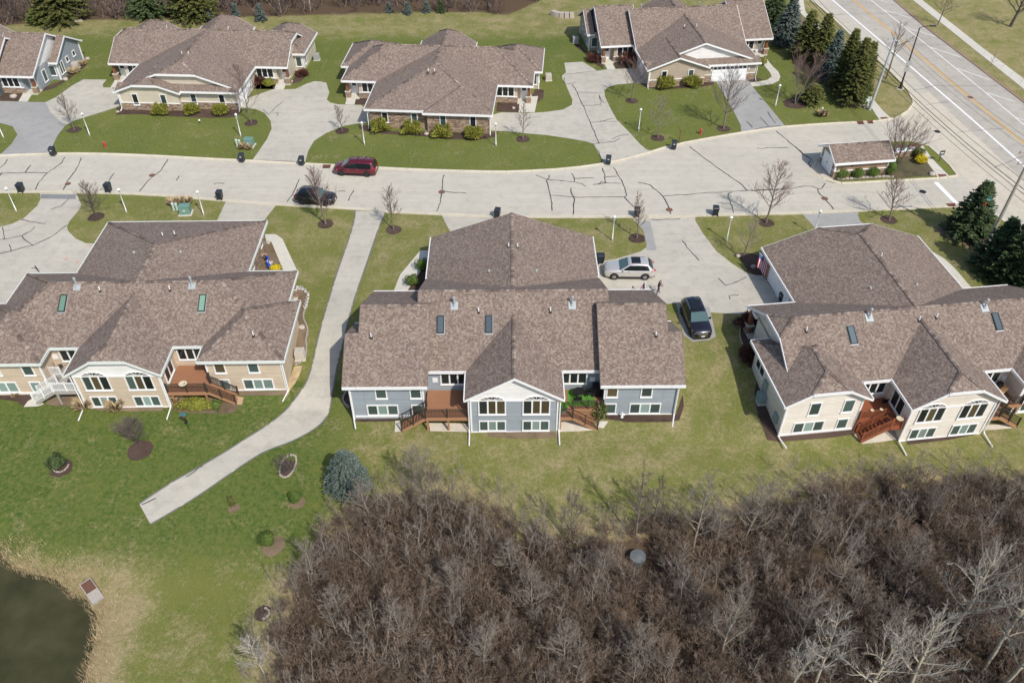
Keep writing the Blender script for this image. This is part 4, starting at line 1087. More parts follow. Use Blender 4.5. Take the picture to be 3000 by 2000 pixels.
def make_house(a, lx, ly, flip, label, style, sid, gable, trim='white'):
    H_ = House(a, lx, ly, flip, label, style, sid, gable)
    zb, zf = H_.base_back, -0.4
    gfront = 8.85
    back = -10.8
    # --- main body
    if style == 'gable':
        H_.roof(-8.25, 8.25, -10.95, 1.95, 'x', MS, 1, 1, trim=trim)
        H_.walls(-8.25, 8.25, -10.95, 1.95, 'x', MS, 1, 1, zb)
        for sg in (-1, 1):
            x0, x1 = sorted((sg * 7.18, sg * 13.05))
            H_.roof(x0, x1, -12.8, 0.0, 'x', MS - 0.004, 1, 1, trim=trim)
            H_.walls(x0, x1, -12.8, -1.15, 'x', MS, 0, 0, zb)
            # gable triangles of the wing
            for xe in (sg * 7.62, sg * 12.6):
                mb = MB(); P = [(xe, -12.35, 2.55), (xe, -0.45, 2.55), (xe, -0.45, 2.83), (xe, -6.4, 2.7 + 6.4 * MS - 0.13), (xe, -12.35, 2.83)]
                mb.face(P, [(p[1], p[2]) for p in P]); mb.build('gable', M[gable], H_.root)
            x0, x1 = sorted((sg * 13.06, sg * 14.2))
            H_.roof(x0, x1, -12.8, -4.62, 'x', MS, 1, 1, open0=(sg > 0), open1=(sg < 0), trim=trim)
            x0, x1 = sorted((sg * 12.61, sg * 14.2))
            H_.walls(x0, x1, -12.8, -4.62, 'x', MS, 1, 1, zb, open0=(sg > 0), open1=(sg < 0))
        mk0 = mk1 = 1
    else:
        k = 0 if style == 'hip' else 0.71
        mx = 13.0 if style == 'hip' else 12.75
        H_.roof(-mx, mx, back, 0.0, 'x', MS, k, k, trim=trim)
        H_.walls(-mx, mx, back, -1.15, 'x', MS, 0, 0, zb)
        if k:
            for sg in (-1, 1):
                xe = sg * (mx - 0.45); zc = 2.7 + 5.4 * MS * k - 0.13
                mb = MB(); P = [(xe, back + .45, 2.5), (xe, -0.45, 2.5), (xe, -0.45, 2.83), (xe, -5.4 + 5.4 * (1 - k), zc), (xe, -5.4 - 5.4 * (1 - k), zc), (xe, back + .45, 2.83)]
                mb.face(P, [(p[1], p[2]) for p in P]); mb.build('gable', M[sid], H_.root)
        for sg in (-1, 1):
            x0, x1 = sorted((sg * 6.65, sg * 14.05))
            kr = 0 if style == 'hip' else 0.57
            H_.roof(x0, x1, -12.8, -4.65, 'y', MS, kr, 0, trim=trim)
            H_.walls(x0, x1, -12.8, -4.65, 'y', MS, kr, 0, zb)
    for sg in (-1, 1): H_.entry(sg)
    # --- sun room bay at the back
    kb = 1.0 if style == 'gable' else 0.64
    H_.roof(-4.05, 4.05, -14.35, -5.5, 'y', 0.60, kb, 1, open1=True, trim='white' if trim == 'plain' else trim)
    H_.walls(-4.05, 4.05, -14.35, -8.0, 'y', 0.60, 0, 1, zb - 0.2, open1=True)
    zc = 2.7 + 4.05 * 0.6 * kb - 0.13; hx = 4.05 * (1 - kb)
    mb = MB(); P = [(-3.6, -13.93, 2.2), (3.6, -13.93, 2.2), (3.6, -13.93, 2.84)] + ([(hx, -13.93, zc), (-hx, -13.93, zc)] if kb < 1 else [(0, -13.93, zc)]) + [(-3.6, -13.93, 2.84)]
    mb.face(P, [(p[0], p[2]) for p in P]); mb.face([(p[0], -13.90, p[2]) for p in P][::-1], [(0, 0)] * len(P)); mb.build('gable', M[gable], H_.root)
    # --- garage wing
    kg = {'gable': 1.0, 'hip': 0.0, 'clip': 0.65}[style]
    if not flip:
        H_.roof(-8.25, 8.25, -5.2, gfront, 'y', GS, 1, kg, open0=True, trim=trim)
        H_.walls(-8.25, 8.25, -1.0, gfront, 'y', GS, 1, kg, zf, open0=True)
    return H_
def face_front(H_, prot, stone_full=False, front_door=None, gmat='white', k=1.0):
    """garage wing seen from the street: one half stands 0.65 m proud with its own gable"""
    st = H_.style; trim = 'white'
    if st == 'hip':
        H_.roof(-8.25, 8.25, -5.2, 8.25, 'y', GS, 1, 0.0, open0=True)
        x0, x1 = (-8.25, 0.6) if prot < 0 else (-0.6, 8.25)
        H_.roof(x0, x1, 1.2, 8.9, 'y', GS + 0.004, 1, 0.0, open0=True, ez=EZ + 0.012, caps=False)
    else:
        kg = 1.0 if st == 'gable' else 0.68
        H_.roof(-8.25, 8.25, -5.2, 7.55, 'y', GS, 1, kg, open0=True)
        h = 8.25 * GS; off = 8.25 * (1 - kg); zc = EZ + kg * h - 0.14
        mb = MB(); P = [(-7.8, 7.1, 2.3), (7.8, 7.1, 2.3), (7.8, 7.1, 2.80)] + ([(off, 7.1, zc), (-off, 7.1, zc)] if kg < 1 else [(0, 7.1, zc)]) + [(-7.8, 7.1, 2.80)]
        mb.face(P, [(p[0], p[2]) for p in P]); mb.face([(p[0], 7.0, p[2]) for p in P][::-1], [(0, 0)] * len(P)); mb.build('gable', M[gmat], H_.root)
        # skirt roof along the eaves
        sl = MB(); P = [(-8.3, 8.35, EZ), (8.3, 8.35, EZ), (8.3, 7.05, EZ + 0.52), (-8.3, 7.05, EZ + 0.52)]
        sl.face([Vector(p) for p in P][::-1], [(p[0], (8.35 - p[1]) * 1.08) for p in P][::-1]); sl.face([(p[0], p[1], p[2] - .15) for p in P], [(0, 0)] * 4)
        sk = sl.build('roof', M['shingle'], H_.root)
        fm = MB(); fm.box((-8.3, 8.352, EZ - .22), (8.3, 8.45, EZ + .03)); fm.build('fascia', M['white'], sk)
        x0, x1 = (-8.32, 0.6) if prot < 0 else (-0.6, 8.32)
        H_.roof(x0, x1, 1.5, 8.95, 'y', GS, 1, 0.62 if st == 'clip' else 1.0, open0=True, ez=EZ + 0.015)
        H_.walls(x0, x1, 5.0, 8.95, 'y', GS, 1, 0.62 if st == 'clip' else 1.0, -0.4, open0=True)
    if st == 'hip':
        x0, x1 = (-8.29, 0.6) if prot < 0 else (-0.6, 8.29)
        H_.walls(x0, x1, 5.0, 8.9, 'y', GS, 1, 0, -0.4, 'stone' if stone_full else None, open0=True)
    H_.walls(-8.25, 8.25, -1.0, 8.25, 'y', GS, 1, 0, -0.4, 'stone' if stone_full else None, open0=True)
    for side in (-1, 1):
        yw = 8.45 if side == prot else 7.8
        yw = yw + (0.05 if st != 'hip' and side == prot else 0)
        if not stone_full:
            xa, xb = ((-7.86, 0.2) if side < 0 else (-0.2, 7.86)) if side == prot else ((-7.83, 0.19) if side < 0 else (-0.19, 7.83))
            if front_door == side:
                for c0, c1 in (((-7.83, -6.62), (-1.38, -0.19)) if side < 0 else ((0.19, 1.38), (6.62, 7.83))):
                    H_.part('stone_base', (c0, yw - 0.02, -0.4), (c1, yw + 0.05, 0.98), 'stone'); H_.part('ledge', (c0, yw - .02, 0.98), (c1, yw + .08, 1.06), 'white')
            else:
                H_.part('stone_base', (xa, yw - 0.02, -0.4), (xb, yw + 0.05, 0.98), 'stone'); H_.part('ledge', (xa, yw - .02, 0.98), (xb, yw + .08, 1.06), 'white')
        if front_door == side:
            H_.gdoor(side * 4.0, yw, 'N', 4.9, 2.2, lights=True)
            for q in (-6.75, -1.2): H_.part('wall_lamp', (side * abs(q) - .07, yw + .05, 1.6), (side * abs(q) + .07, yw + .2, 1.95), 'white')
        else:
            for q in (1.9, 5.75):
                H_.window(side * q, yw + (0.05 if not stone_full else 0.0), 'N', 0.72, 2.2 if side != prot else 2.35, 0.86, 1, 'g' if q > 3 else 'h')
        for xx in (side * 7.8, ):
            H_.board(xx, yw - 0.02, 1.06 if not stone_full else 1.9, 2.6)
    H_.downspout(prot * 7.95, 8.6, 0.0, 2.6, 0.1 * prot, 0.9, 0.6); H_.downspout(-prot * 7.95, 8.0, 0.0, 2.6, 0.0, 0.9, 0.5)
def back_details(H_, kinds):
    """garden side of the near houses: windows on two storeys, boards, gutters"""
    for sg in (-1, 1):
        yw = -12.35
        for xx in (8.25, 11.15): H_.window(sg * xx, yw, 'S', 0.92, 2.42, 1.0, 1, 'h' if sg < 0 or xx > 10 else 'c')
        H_.window(sg * 11.2, yw, 'S', -1.08, 0.17, 2.7, 3, kinds)
        H_.window(sg * 8.25, yw, 'S', -1.08, 0.17, 1.0, 1, kinds)
        H_.window(sg * 5.15, -10.38 if H_.style != 'gable' else -10.5, 'S', 0.75, 2.15, 2.3, 3, 'g')
        H_.window(sg * 1.83, -13.93, 'S', 0.57, 2.27, 2.3, 3, {'hip': 'gch', 'gable': 'ccg', 'clip': 'gcg'}[H_.style], arch=True)
        H_.window(sg * 1.83, -13.93, 'S', -1.43, -0.17, 2.3, 3, 'hbh')
        H_.window(sg * 3.6, -12.0, 'E' if sg > 0 else 'W', 0.25, 2.3, 1.9, 2, 'g')
        H_.board(sg * 3.6, -13.9, -2.3, 2.7); H_.board(sg * (13.6 if H_.style != 'gable' else 13.75), -12.35, -2.1, 2.7, 0.08); H_.board(sg * 7.12 if H_.style != 'gable' else sg * 7.63, -12.35, -2.1, 2.7)
        H_.part('base_trim', (min(sg * 7.2, sg * 13.6), -12.42, -1.3), (max(sg * 7.2, sg * 13.6), -12.352, -1.13), 'white')
        H_.part('wall_vent', (sg * 6.75 - .22, -10.46 if H_.style != 'gable' else -10.58, 1.05), (sg * 6.75 + .22, -10.36, 1.5), 'white')
        H_.downspout(sg * 3.78, -14.05, -1.55, 2.5, 0, -1, 1.5); H_.downspout(sg * 13.75, -12.55, -1.3, 2.5, -sg * 0.25, -1, 1.25)
    H_.part('base_trim', (-3.6, -13.98, -1.72), (3.6, -13.905, -1.53), 'white')
    H_.part('frieze_board', (-3.6, -13.985, 2.12), (-2.98, -13.935, 2.28), 'white'); H_.part('frieze_board', (2.98, -13.985, 2.12), (3.6, -13.935, 2.28), 'white'); H_.part('frieze_board', (-0.68, -13.985, 2.12), (0.68, -13.935, 2.28), 'white')

N1 = make_house(1.0, -32.65, 65.25, False, 'tan house with hipped roof left of the curving trail, white and brown decks behind', 'hip', 'tan', 'shake', 'greenwhite')
N2 = make_house(0.5, 0.6, 61.8, False, 'blue grey house with gabled roof between the trail and the dark parked car', 'gable', 'blue', 'shake', 'plain')
N3 = make_house(7.1, 41.65, 56.35, False, 'cream house with clipped gables and a red wooden deck beside the dense brush', 'clip', 'cream', 'creamshake')
F1 = make_house(-3.0, -84.3, 105.65, True, 'blue house with white gable cut off by the picture edge across the street', 'gable', 'blue', 'shake')
F2 = make_house(-3.0, -50.0, 110.5, True, 'pale yellow house with clipped gables and three juniper bushes across the street', 'clip', 'butter', 'butter')
F3 = make_house(-3.8, -17.25, 106.2, True, 'hipped roof house with brick coloured stone front and four junipers', 'hip', 'tan', 'shake')
F4 = make_house(7.0, 40.55, 117.1, True, 'beige house with large white gable over a front garage door', 'gable', 'beige', 'shake')
face_front(F1, 1)
face_front(F2, 1, gmat='butter')
face_front(F3, -1, stone_full=True)
face_front(F4, 1, front_door=-1, gmat='shake')
for h_, kk in ((N1, 'bbh'), (N2, 'hbh'), (N3, 'hbh')): back_details(h_, kk)
# side garage doors and side windows
for h_, sg in ((F2, -1), (F4, 1), (F3, 1), (F3, -1), (F2, 1)): h_.gdoor(sg * 7.8, 4.3, 'E' if sg > 0 else 'W')
for h_, sg in ((N3, -1), (N2, 1), (N1, -1)): h_.gdoor(sg * 7.8, 4.3, 'E' if sg > 0 else 'W')
for yy in (2.6, 6.6): N1.window(7.8, yy, 'E', 1.0, 2.2, 0.8, 1, 'g')
N1.part('stone_base', (7.8, 0.3, -0.4), (7.86, 8.4, 1.75), 'stone')
N3.part('stone_base', (-7.87, 6.95, -0.4), (-7.81, 8.4, 1.9), 'stone')
for h_ in (F1, F4):
    for sg in (-1, 1):
        for yy, zb_, w_, hh in ((-6.2, 0.5, 1.3, 1.7), (-8.2, 1.35, 0.8, 0.8), (-10.3, 1.35, 0.8, 0.8)):
            h_.window(sg * 13.75, yy, 'E' if sg > 0 else 'W', zb_, zb_ + hh, w_, 2 if w_ > 1 else 1, 'h' if w_ > 1 else 'g')
        h_.window(sg * 12.95, -5.07, 'N', 0.6, 2.1, 1.0, 1, 'h'); h_.board(sg * 13.75, -5.1, -0.3, 2.6, 0.09)
        h_.window(sg * 12.6, -3.4, 'E' if sg > 0 else 'W', 0.5, 2.2, 1.0, 1, 'h'); h_.board(sg * 13.75, -12.3, -.3, 2.6, 0.09)
for h_ in (F2, F3):
    for sg in (-1, 1):
        h_.window(sg * 12.95, -5.1, 'N', 0.6, 2.1, 0.9, 1, 'h'); h_.board(sg * 13.6, -5.1, -0.3, 2.6, 0.09)
        h_.window(sg * 13.6, -6.3, 'E' if sg > 0 else 'W', 0.6, 2.2, 0.9, 1, 'h')
for sg in (-1, 1):
    N3.window(sg * 13.6, -6.6, 'E' if sg > 0 else 'W', 0.7, 2.2, 1.9, 2, 'g')
# roof furniture
def on_main(h_, x, y): return EZ + MS * ((y + 10.8) if h_.style != 'gable' else (y + 10.95))
for h_, sk, gl in ((N1, [(-6.1, -7.2), (6.2, -7.3)], 'greenglass'), (N2, [(-6.25, -7.3), (-2.1, -7.3)], 'skyglass'), (N3, [(-6.5, -7.2), (6.6, -7.1)], 'skyglass')):
    for x, y in sk: h_.skylight(x, y, MS, on_main(h_, x, y) + 0.02, gl)
for x, y in ((-5.1, -5.75), (5.1, -5.75)): N1.pipe(x, y, on_main(N1, x, y), True); N2.pipe(x, y, on_main(N2, x, y), True)
for x in (-3.0, 3.2): N1.pipe(x, -6.15, on_main(N1, x, -6.15)); N2.pipe(x, -6.3, on_main(N2, x, -6.3))
for x in (-0.35, 0.75): N1.pipe(x, 3.2 if x < 0 else 3.4, EZ + GS * (8.85 - 3.5) + 0.1)
for sg in (-1, 1):
    N2.pipe(sg * 12.0, -9.0, EZ + MS * 3.8); N1.pipe(11.3 * sg, -10.8, EZ + MS * 2.0)
N2.pipe(-0.35, 3.1, EZ + GS * 7.9); N2.pipe(0.5, 3.1, EZ + GS * 7.75)
N3.pipe(-4.6, -5.9, on_main(N3, 0, -5.9), True); N3.pipe(5.9, -5.9, on_main(N3, 0, -5.9), True)
for x, y in ((-0.3, -6.5), (1.3, -6.4), (-10.4, -6.6)): N3.pipe(x, y, on_main(N3, x, y))
N3.pipe(0.3, 2.2, EZ + GS * 7.9)
for h_, yy in ((N1, 0.3), (N2, 0.2), (N3, -1.4)):
    for sg in (-1, 1):
        mb = MB(); mb.lathe([(0.13, 0), (0.13, 0.1), (0.09, 0.16)], 8); mb.build('roof_vent', M['flash'], h_.root, (sg * 2.2, yy, EZ + GS * 6.05))
for h_, L in ((F2, [(0.5, 2.6), (-0.4, 2.6)]), (F3, [(0.6, 2.3), (-0.2, 2.3)]), (F4, [(1.2, 1.0), (-.6, 1.0)])):
    for x, y in L: h_.pipe(x, y, EZ + GS * 7.3)
for x in (-8.5, 5.0, -3.5): F3.pipe(x, -6.2, on_main(F3, x, -6.2) - 0.45)
for x in (-3.0, 6.0): F2.pipe(x, -6.6, 5.2); F4.pipe(x, -6.0, 5.4, True)

# gate house shed on the junction island
sx, sy = at(2200 + 985 / 2.94, 430 + 130 / 2.94, 2.7)
class Shed(House): pass
sh = House.__new__(House); sh.ang = R(5.2); sh.style, sh.sid, sh.gable, sh.flip = 'gable', 'brownside', 'beige', False
e_l = at(2200 + 725 / 2.94, 430 + 147 / 2.94, 2.2); e_r = at(2200 + 1245 / 2.94, 430 + 110 / 2.94, 2.2)
sh.ang = math.atan2(e_r[1] - e_l[1], e_r[0] - e_l[0]); sh.x, sh.y = e_l
sh.root = empty('garden_shed', (e_l[0], e_l[1], 0), sh.ang); tag(sh.root, 'brown shed with stone base and white doors on the junction island', 'shed')
LS = math.hypot(e_r[0] - e_l[0], e_r[1] - e_l[1])
sh.roof(0, LS, 0, 4.6, 'x', 0.52, 1, 1, ez=2.2)
sh.walls(0, LS, 0, 4.6, 'x', 0.52, 1, 1, -0.2, 'brownside', ez=2.2)
mb = MB(); P = [(0.44, 0.45, 2.1), (0.44, 4.15, 2.1), (0.44, 4.15, 2.3), (0.44, 2.3, 3.22), (0.44, 0.45, 2.3)]; mb.face(P, [(p[1], p[2]) for p in P]); mb.build('gable', M['beige'], sh.root)
sh.part('stone_base', (0.40, 0.40, -0.2), (LS - 0.40, 4.2, 0.9), 'stone'); sh.part('ledge', (0.35, 0.35, 0.9), (LS - .35, 4.25, 1.0), 'white')
for yy in (0.45, 4.15): sh.board(0.45, yy, 1.0, 2.2, 0.08); sh.board(LS - .45, yy, 1.0, 2.2, 0.08)
mb = MB(); mb.box((-1.25, 0, 0), (1.25, .06, 2.1)); dr = mb.build('door', M['white'], sh.root, (0.395, 2.3, 0.1), math.pi / 2)
for q in (-0.62, 0.62):
    mb = MB(); mb.box((q - .56, .06, .08), (q + .56, .085, 2.02)); mb.build('leaf', M['creamleaf'], dr)
mb = MB(); mb.box((-.05, .085, .95), (.05, .13, 1.15)); mb.build('handle', M['blackmetal'], dr)
mb = MB(); mb.box((-.1, 0, 0), (.1, .12, .25)); mb.build('wall_lamp', M['blackmetal'], sh.root, (LS * 0.33, 0.44, 1.5), math.pi)
# ------------------------------------------------------------------ vegetation
class TB:
    """collects thin tapered branches as three sided tubes (numpy friendly lists)"""
    def __init__(s): s.v = []; s.f = []
    def branch(s, pts, r0, r1, n=3):
        base = len(s.v); k = len(pts)
        for i, p in enumerate(pts):
            d = pts[min(i + 1, k - 1)] - pts[max(i - 1, 0)]
            if d.length < 1e-9: d = Vector((0, 0, 1))
            d.normalize()
            rf = Vector((0.3, 0.9, 0.1)) if abs(d.y) < 0.85 else Vector((1, 0, 0))
            a = d.cross(rf); a.normalize(); b = d.cross(a)
            r = lerp(r0, r1, i / (k - 1))
            for j in range(n):
                t = 2 * math.pi * j / n
                q = p + a * (r * math.cos(t)) + b * (r * math.sin(t)); s.v.append((q.x, q.y, q.z))
        for i in range(k - 1):
            for j in range(n):
                j2 = (j + 1) % n; a0 = base + i * n + j; a1 = base + i * n + j2; b0 = a0 + n; b1 = a1 + n
                s.f.append((a0, a1, b1)); s.f.append((a0, b1, b0))
    def mesh(s, name, mat): return tri_mesh(name, s.v, s.f, mat)
def crooked(rg, p, d, L, n, wob, up=0.0):
    pts = [p.copy()]; d = d.normalized()
    for _ in range(n):
        d = (d + Vector((rg.uniform(-wob, wob), rg.uniform(-wob, wob), rg.uniform(-wob, wob) + up))).normalized()
        p = p + d * (L / n); pts.append(p)
    return pts, d
def along(pts, t):
    x = t * (len(pts) - 1); i = min(int(x), len(pts) - 2); f = x - i
    return pts[i].lerp(pts[i + 1], f), (pts[i + 1] - pts[i]).normalized()
def bare_tree(seed, h, spread, trunk=0.25, n1=18, n2=7, n3=4, r0=0.08, rise=0.75, wob=0.14, twig=0.009, stems=1, leader=True):
    """returns (trunk builder, crown builder); base at the origin"""
    rg = random.Random(seed); T = TB(); C = TB()
    for st in range(stems):
        lean = Vector((0, 0, 1)) if stems == 1 else Vector((math.cos(st * 2.4 + seed) * 0.35, math.sin(st * 2.4 + seed) * 0.35, 1))
        th = h * (1.0 if leader else 0.55)
        tp, _ = crooked(rg, Vector((0, 0, -0.15)), lean, th, 9, wob * 0.35, 0.05)
        rr = r0 / math.sqrt(stems)
        T.branch(tp, rr, max(twig * 1.5, rr * (0.12 if leader else 0.5)), 6)
        nn = max(4, n1 // stems)
        for i in range(nn):
            t = lerp(trunk, 0.97, (i + rg.random() * 0.6) / nn)
            p, d = along(tp, t)
            az = i * 2.399 + rg.uniform(-.5, .5)
            frac = (t - trunk) / (1 - trunk)
            ln = spread * (1.05 - 0.75 * frac ** 1.3) * rg.uniform(0.75, 1.15)
            dirn = Vector((math.cos(az), math.sin(az), rise * rg.uniform(0.7, 1.4) + 0.6 * frac))
            rb = max(twig * 2.0, rr * 0.42 * (1 - 0.65 * frac))
            bp, _ = crooked(rg, p, dirn, ln, 6, wob, 0.05)
            (T if rb > 0.022 else C).branch(bp, rb, twig * 1.1, 4 if rb > .022 else 3)
            for j in range(n2):
                t2 = lerp(0.18, 1.0, (j + rg.random() * .7) / n2)
                p2, d2 = along(bp, min(t2, .99))
                sd = Vector((rg.uniform(-1, 1), rg.uniform(-1, 1), rg.uniform(-0.3, 1.0)))
                l2 = ln * lerp(0.55, 0.25, t2) * rg.uniform(0.7, 1.2)
                sp, _ = crooked(rg, p2, d2 * 0.9 + sd * 0.75, l2, 4, wob * 1.2, 0.06)
                C.branch(sp, max(twig * 1.25, rb * 0.4), twig * 0.8)
                for k in range(n3):
                    t3 = lerp(0.25, 1.0, (k + rg.random() * .8) / n3)
                    p3, d3 = along(sp, min(t3, .99))
                    sd = Vector((rg.uniform(-1, 1), rg.uniform(-1, 1), rg.uniform(-0.3, 1.0)))
                    tpn, _ = crooked(rg, p3, d3 * 0.8 + sd * 0.8, l2 * rg.uniform(0.35, 0.65), 2, wob, 0.05)
                    C.branch(tpn, twig, twig * 0.55)
    return T, C
def plant_tree(base, h, spread, label, seed, bark='bark', twig_m='twig', group=None, name='bare_tree', lean=(0, 0), **kw):
    T, C = bare_tree(seed, h, spread, **kw)
    x, y = base; root = empty(name, (x, y, terr(x, y)), 0)
    root.rotation_euler = (lean[0], lean[1], 0)
    tag(root, label, 'tree', group)
    link(bpy.data.objects.new('trunk', T.mesh('trunk', M[bark])), root)
    link(bpy.data.objects.new('crown', C.mesh('crown', M[twig_m])), root)
    return root
def mulch_ring(p, r, label=None, mat='mulch', seed=1, stones=None):
    rg = random.Random(seed * 7 + 1); x, y = p; n = 18
    pts = [(x + math.cos(2 * math.pi * i / n) * r * rg.uniform(.9, 1.1), y + math.sin(2 * math.pi * i / n) * r * rg.uniform(.9, 1.1)) for i in range(n)]
    o = sheet('mulch_ring', pts, M[mat], 0.02); return o
def tree_px(qb, top, sp, label, seed, ring=0.9, **kw):
    """street tree: base survey point, photographed top (gives the height), crown half width in metres"""
    x, y = qb; h = hgt(top[0], top[1], y) - terr(x, y)
    if ring: mulch_ring(qb, ring, seed=seed)
    return plant_tree(qb, h, sp, label, seed, **kw)
Z0 = lambda u, v: (u / 2.94, v / 2.94)
def zp(zx, zy, u, v): return (zx + u / 2.94, zy + v / 2.94)
ST = 'bare street trees in mulch rings'
tree_px(Q00((640, 1120))[0], zp(0, 0, 520, 820), 1.9, 'young bare tree leaning over the grey driveway by a white lamp post', 11, group=ST, n1=20)
tree_px(Q00((2165, 1060))[0], zp(0, 0, 2120, 560), 2.5, 'bushy reddish bare tree at the end of the pale yellow house', 12, group=ST, n1=24, n2=8, twig_m='redtwig', rise=0.9)
tree_px(Q10((742, 1130))[0], zp(750, 0, 735, 910), 1.5, 'slim bare tree beside the stone fronted garage driveway', 13, group=ST, n1=16, n2=6)
tree_px(Q20((95, 1200))[0], zp(1500, 0, 125, 880), 1.5, 'small bare tree at the tip of the long lawn by the forked driveway', 14, group=ST, n1=16, n2=6)
tree_px(Q20((1030, 870))[0], zp(1500, 0, 1035, 480), 2.6, 'bare tree before the side garage of the white gabled house', 15, group=ST, twig_m='redtwig', n1=22)
tree_px(Q20((1255, 1190))[0], zp(1500, 0, 1330, 830), 2.3, 'thin bare tree on the lawn near the tall white post and dark bin', 16, group=ST, n1=16, n2=7, twig_m='midtwig')
tree_px(Q20((1820, 1110))[0], zp(1500, 0, 1920, 620), 3.6, 'wide bare tree overhanging the front driveway of the white gabled house', 17, group=ST, n1=26, n2=9, r0=0.13)
tree_px(Q30((380, 895))[0], zp(2200, 0, 520, 450), 3.6, 'many stemmed bare tree in front of the row of conifers', 18, ring=1.6, stems=4, n1=32, n2=8, r0=0.16, rise=1.3, trunk=0.18, twig_m='redtwig')
tree_px(Q30((1165, 680))[0], zp(2200, 0, 1330, 215), 3.0, 'tall bare tree between the utility pole and the black street light', 19, ring=0, n1=14, n2=6, n3=3, r0=0.15, trunk=0.42, rise=0.9, twig_m='midtwig')
tree_px(Q30((1610, 215))[0], zp(2200, 0, 1700, -60), 2.4, 'leaning bare tree on the verge between the arterial road and the sidewalk', 20, ring=0, n1=14, n2=6, r0=0.12, trunk=.35)
tree_px(Q30((2065, 570))[0], zp(2200, 0, 2125, 435), 0.7, 'thin sapling on the verge beyond the arterial road', 21, ring=0, n1=6, n2=3, n3=2, r0=0.03)
tree_px(Q30((2235, 230))[0], zp(2200, 0, 2330, -140), 3.6, 'large dark bare tree on the open lawn beyond the sidewalk', 22, ring=0, n1=18, n2=7, r0=0.26, bark='darkbark', twig_m='twig', trunk=.3, twig=0.012)
tree_px(Q30((1245, 1450))[0], zp(2200, 0, 1430, 1075), 3.6, 'leaning many branched bare tree beside the brown shed', 23, ring=0, stems=3, n1=30, n2=8, r0=0.17, rise=0.9, trunk=.28, bark='darkbark', twig_m='redtwig')
tree_px(Q31((130, 655))[0], zp(2200, 430, 250, 150), 3.0, 'wide bare tree on the corner of the lawn left of the grey front driveway', 24, n1=24, n2=8, r0=0.12, twig_m='redtwig', group=ST)
tree_px(Q31((1190, 630))[0], zp(2200, 430, 1290, 300), 2.8, 'bare tree with open crown in a neat mulch ring right of the grey driveway', 25, n1=20, n2=7, r0=0.11, twig_m='redtwig', group=ST)
tree_px(Q21((1990, 960))[0], zp(1500, 430, 2070, 610), 2.0, 'faint thin bare tree in the dark bed next to the hanging flag', 26, ring=0, n1=16, n2=6, twig_m='midtwig')
tree_px(Q21((1075, 790))[0], zp(1500, 430, 1100, 400), 1.5, 'narrow upright bare tree beside the grey asphalt strip', 27, n1=20, n2=6, rise=1.5, twig_m='redtwig', group=ST)
tree_px(Q11((600, 665))[0], zp(750, 430, 525, 170), 2.6, 'reddish bare tree standing in front of the black parked car', 28, n1=26, n2=8, r0=0.12, rise=1.1, twig_m='redtwig', group=ST)
tree_px(Q11((1185, 715))[0], zp(750, 430, 1150, 345), 1.9, 'slender bare tree on the lawn between the trail and the gabled roof', 29, n1=22, n2=7, rise=1.2, twig_m='redtwig', group=ST)
tree_px(Q01((830, 605))[0], zp(0, 430, 745, 310), 2.0, 'dark compact bare tree beside the cracked driveway and its lamp post', 30, n1=24, n2=8, bark='darkbark', group=ST)
tree_px(Q02((1205, 1375))[0], zp(0, 850, 1120, 1120), 1.9, 'dark twiggy bare tree in a round mulch bed on the back lawn', 31, ring=1.05, n1=30, n2=9, n3=5, trunk=0.32, bark='darkbark', rise=0.9)

# ------------------------------------------------------------------ conifers and shrubs
def conifer_mesh(seed, h, r, mat, dens=1.0, droop=-0.12, blunt=0.0, spray=0.34):
    rg = random.Random(seed); V = []; F = []
    nb = int(150 * dens * (h / 6) ** 0.6)
    for i in range(nb):
        t = (i + rg.random()) / nb
        z = h * (0.03 + 0.95 * t ** 1.05)
        rad = r * ((1 - t) ** (0.85 - blunt * 0.4) * 0.96 + 0.03) * rg.uniform(0.78, 1.14)
        az = i * 2.399 + rg.uniform(-.4, .4)
        ca, sa = math.cos(az), math.sin(az)
        n = max(3, int(rad / spray * 2.0))
        for j in range(n):
            q = (j + rg.random() * 0.9 + 0.1) / n
            if q < 0.22 and rad > 0.6: continue
            for sgn in (-1, 1, 0):
                L = spray * rg.uniform(0.7, 1.4) * (1.15 - 0.4 * q)
                off = az + sgn * rg.uniform(0.5, 1.0)
                px, py, pz = ca * rad * q, sa * rad * q, z + droop * rad * q * 2 * (1 - 0.4 * q) + rg.uniform(-.06, .06)
                dx, dy, dz = math.cos(off), math.sin(off), rg.uniform(-0.25, 0.5)
                wx, wy = -dy * L * 0.30, dx * L * 0.30
                b = len(V)
                V += [(px - wx, py - wy, pz), (px + wx, py + wy, pz + rg.uniform(-.05, .05)), (px + dx * L, py + dy * L, pz + dz * L), (px + dx * L * .5, py + dy * L * .5, pz + dz * L * .5 + L * .22)]
                F += [(b, b + 1, b + 3), (b + 1, b + 2, b + 3), (b, b + 3, b + 2)]
    return tri_mesh('crown', V, F, M[mat])
def conifer(base, h, r, label, seed, mat='spruce', group=None, name='spruce_tree', **kw):
    x, y = base; root = empty(name, (x, y, terr(x, y)), seed * 1.3); tag(root, label, 'tree', group)
    mb = MB(); mb.tube([(0, 0, -0.2), (0, 0, h * .5), (0, 0, h * .96)], [0.035 * h * .6 + .03, 0.02 * h * .6 + .02, 0.012], 6); mb.build('trunk', M['darkbark'], root)
    key = ('con', seed, round(h, 1), round(r, 1), mat)
    link(bpy.data.objects.new('crown', conifer_mesh(seed, h, r, mat, **kw)), root)
    return root
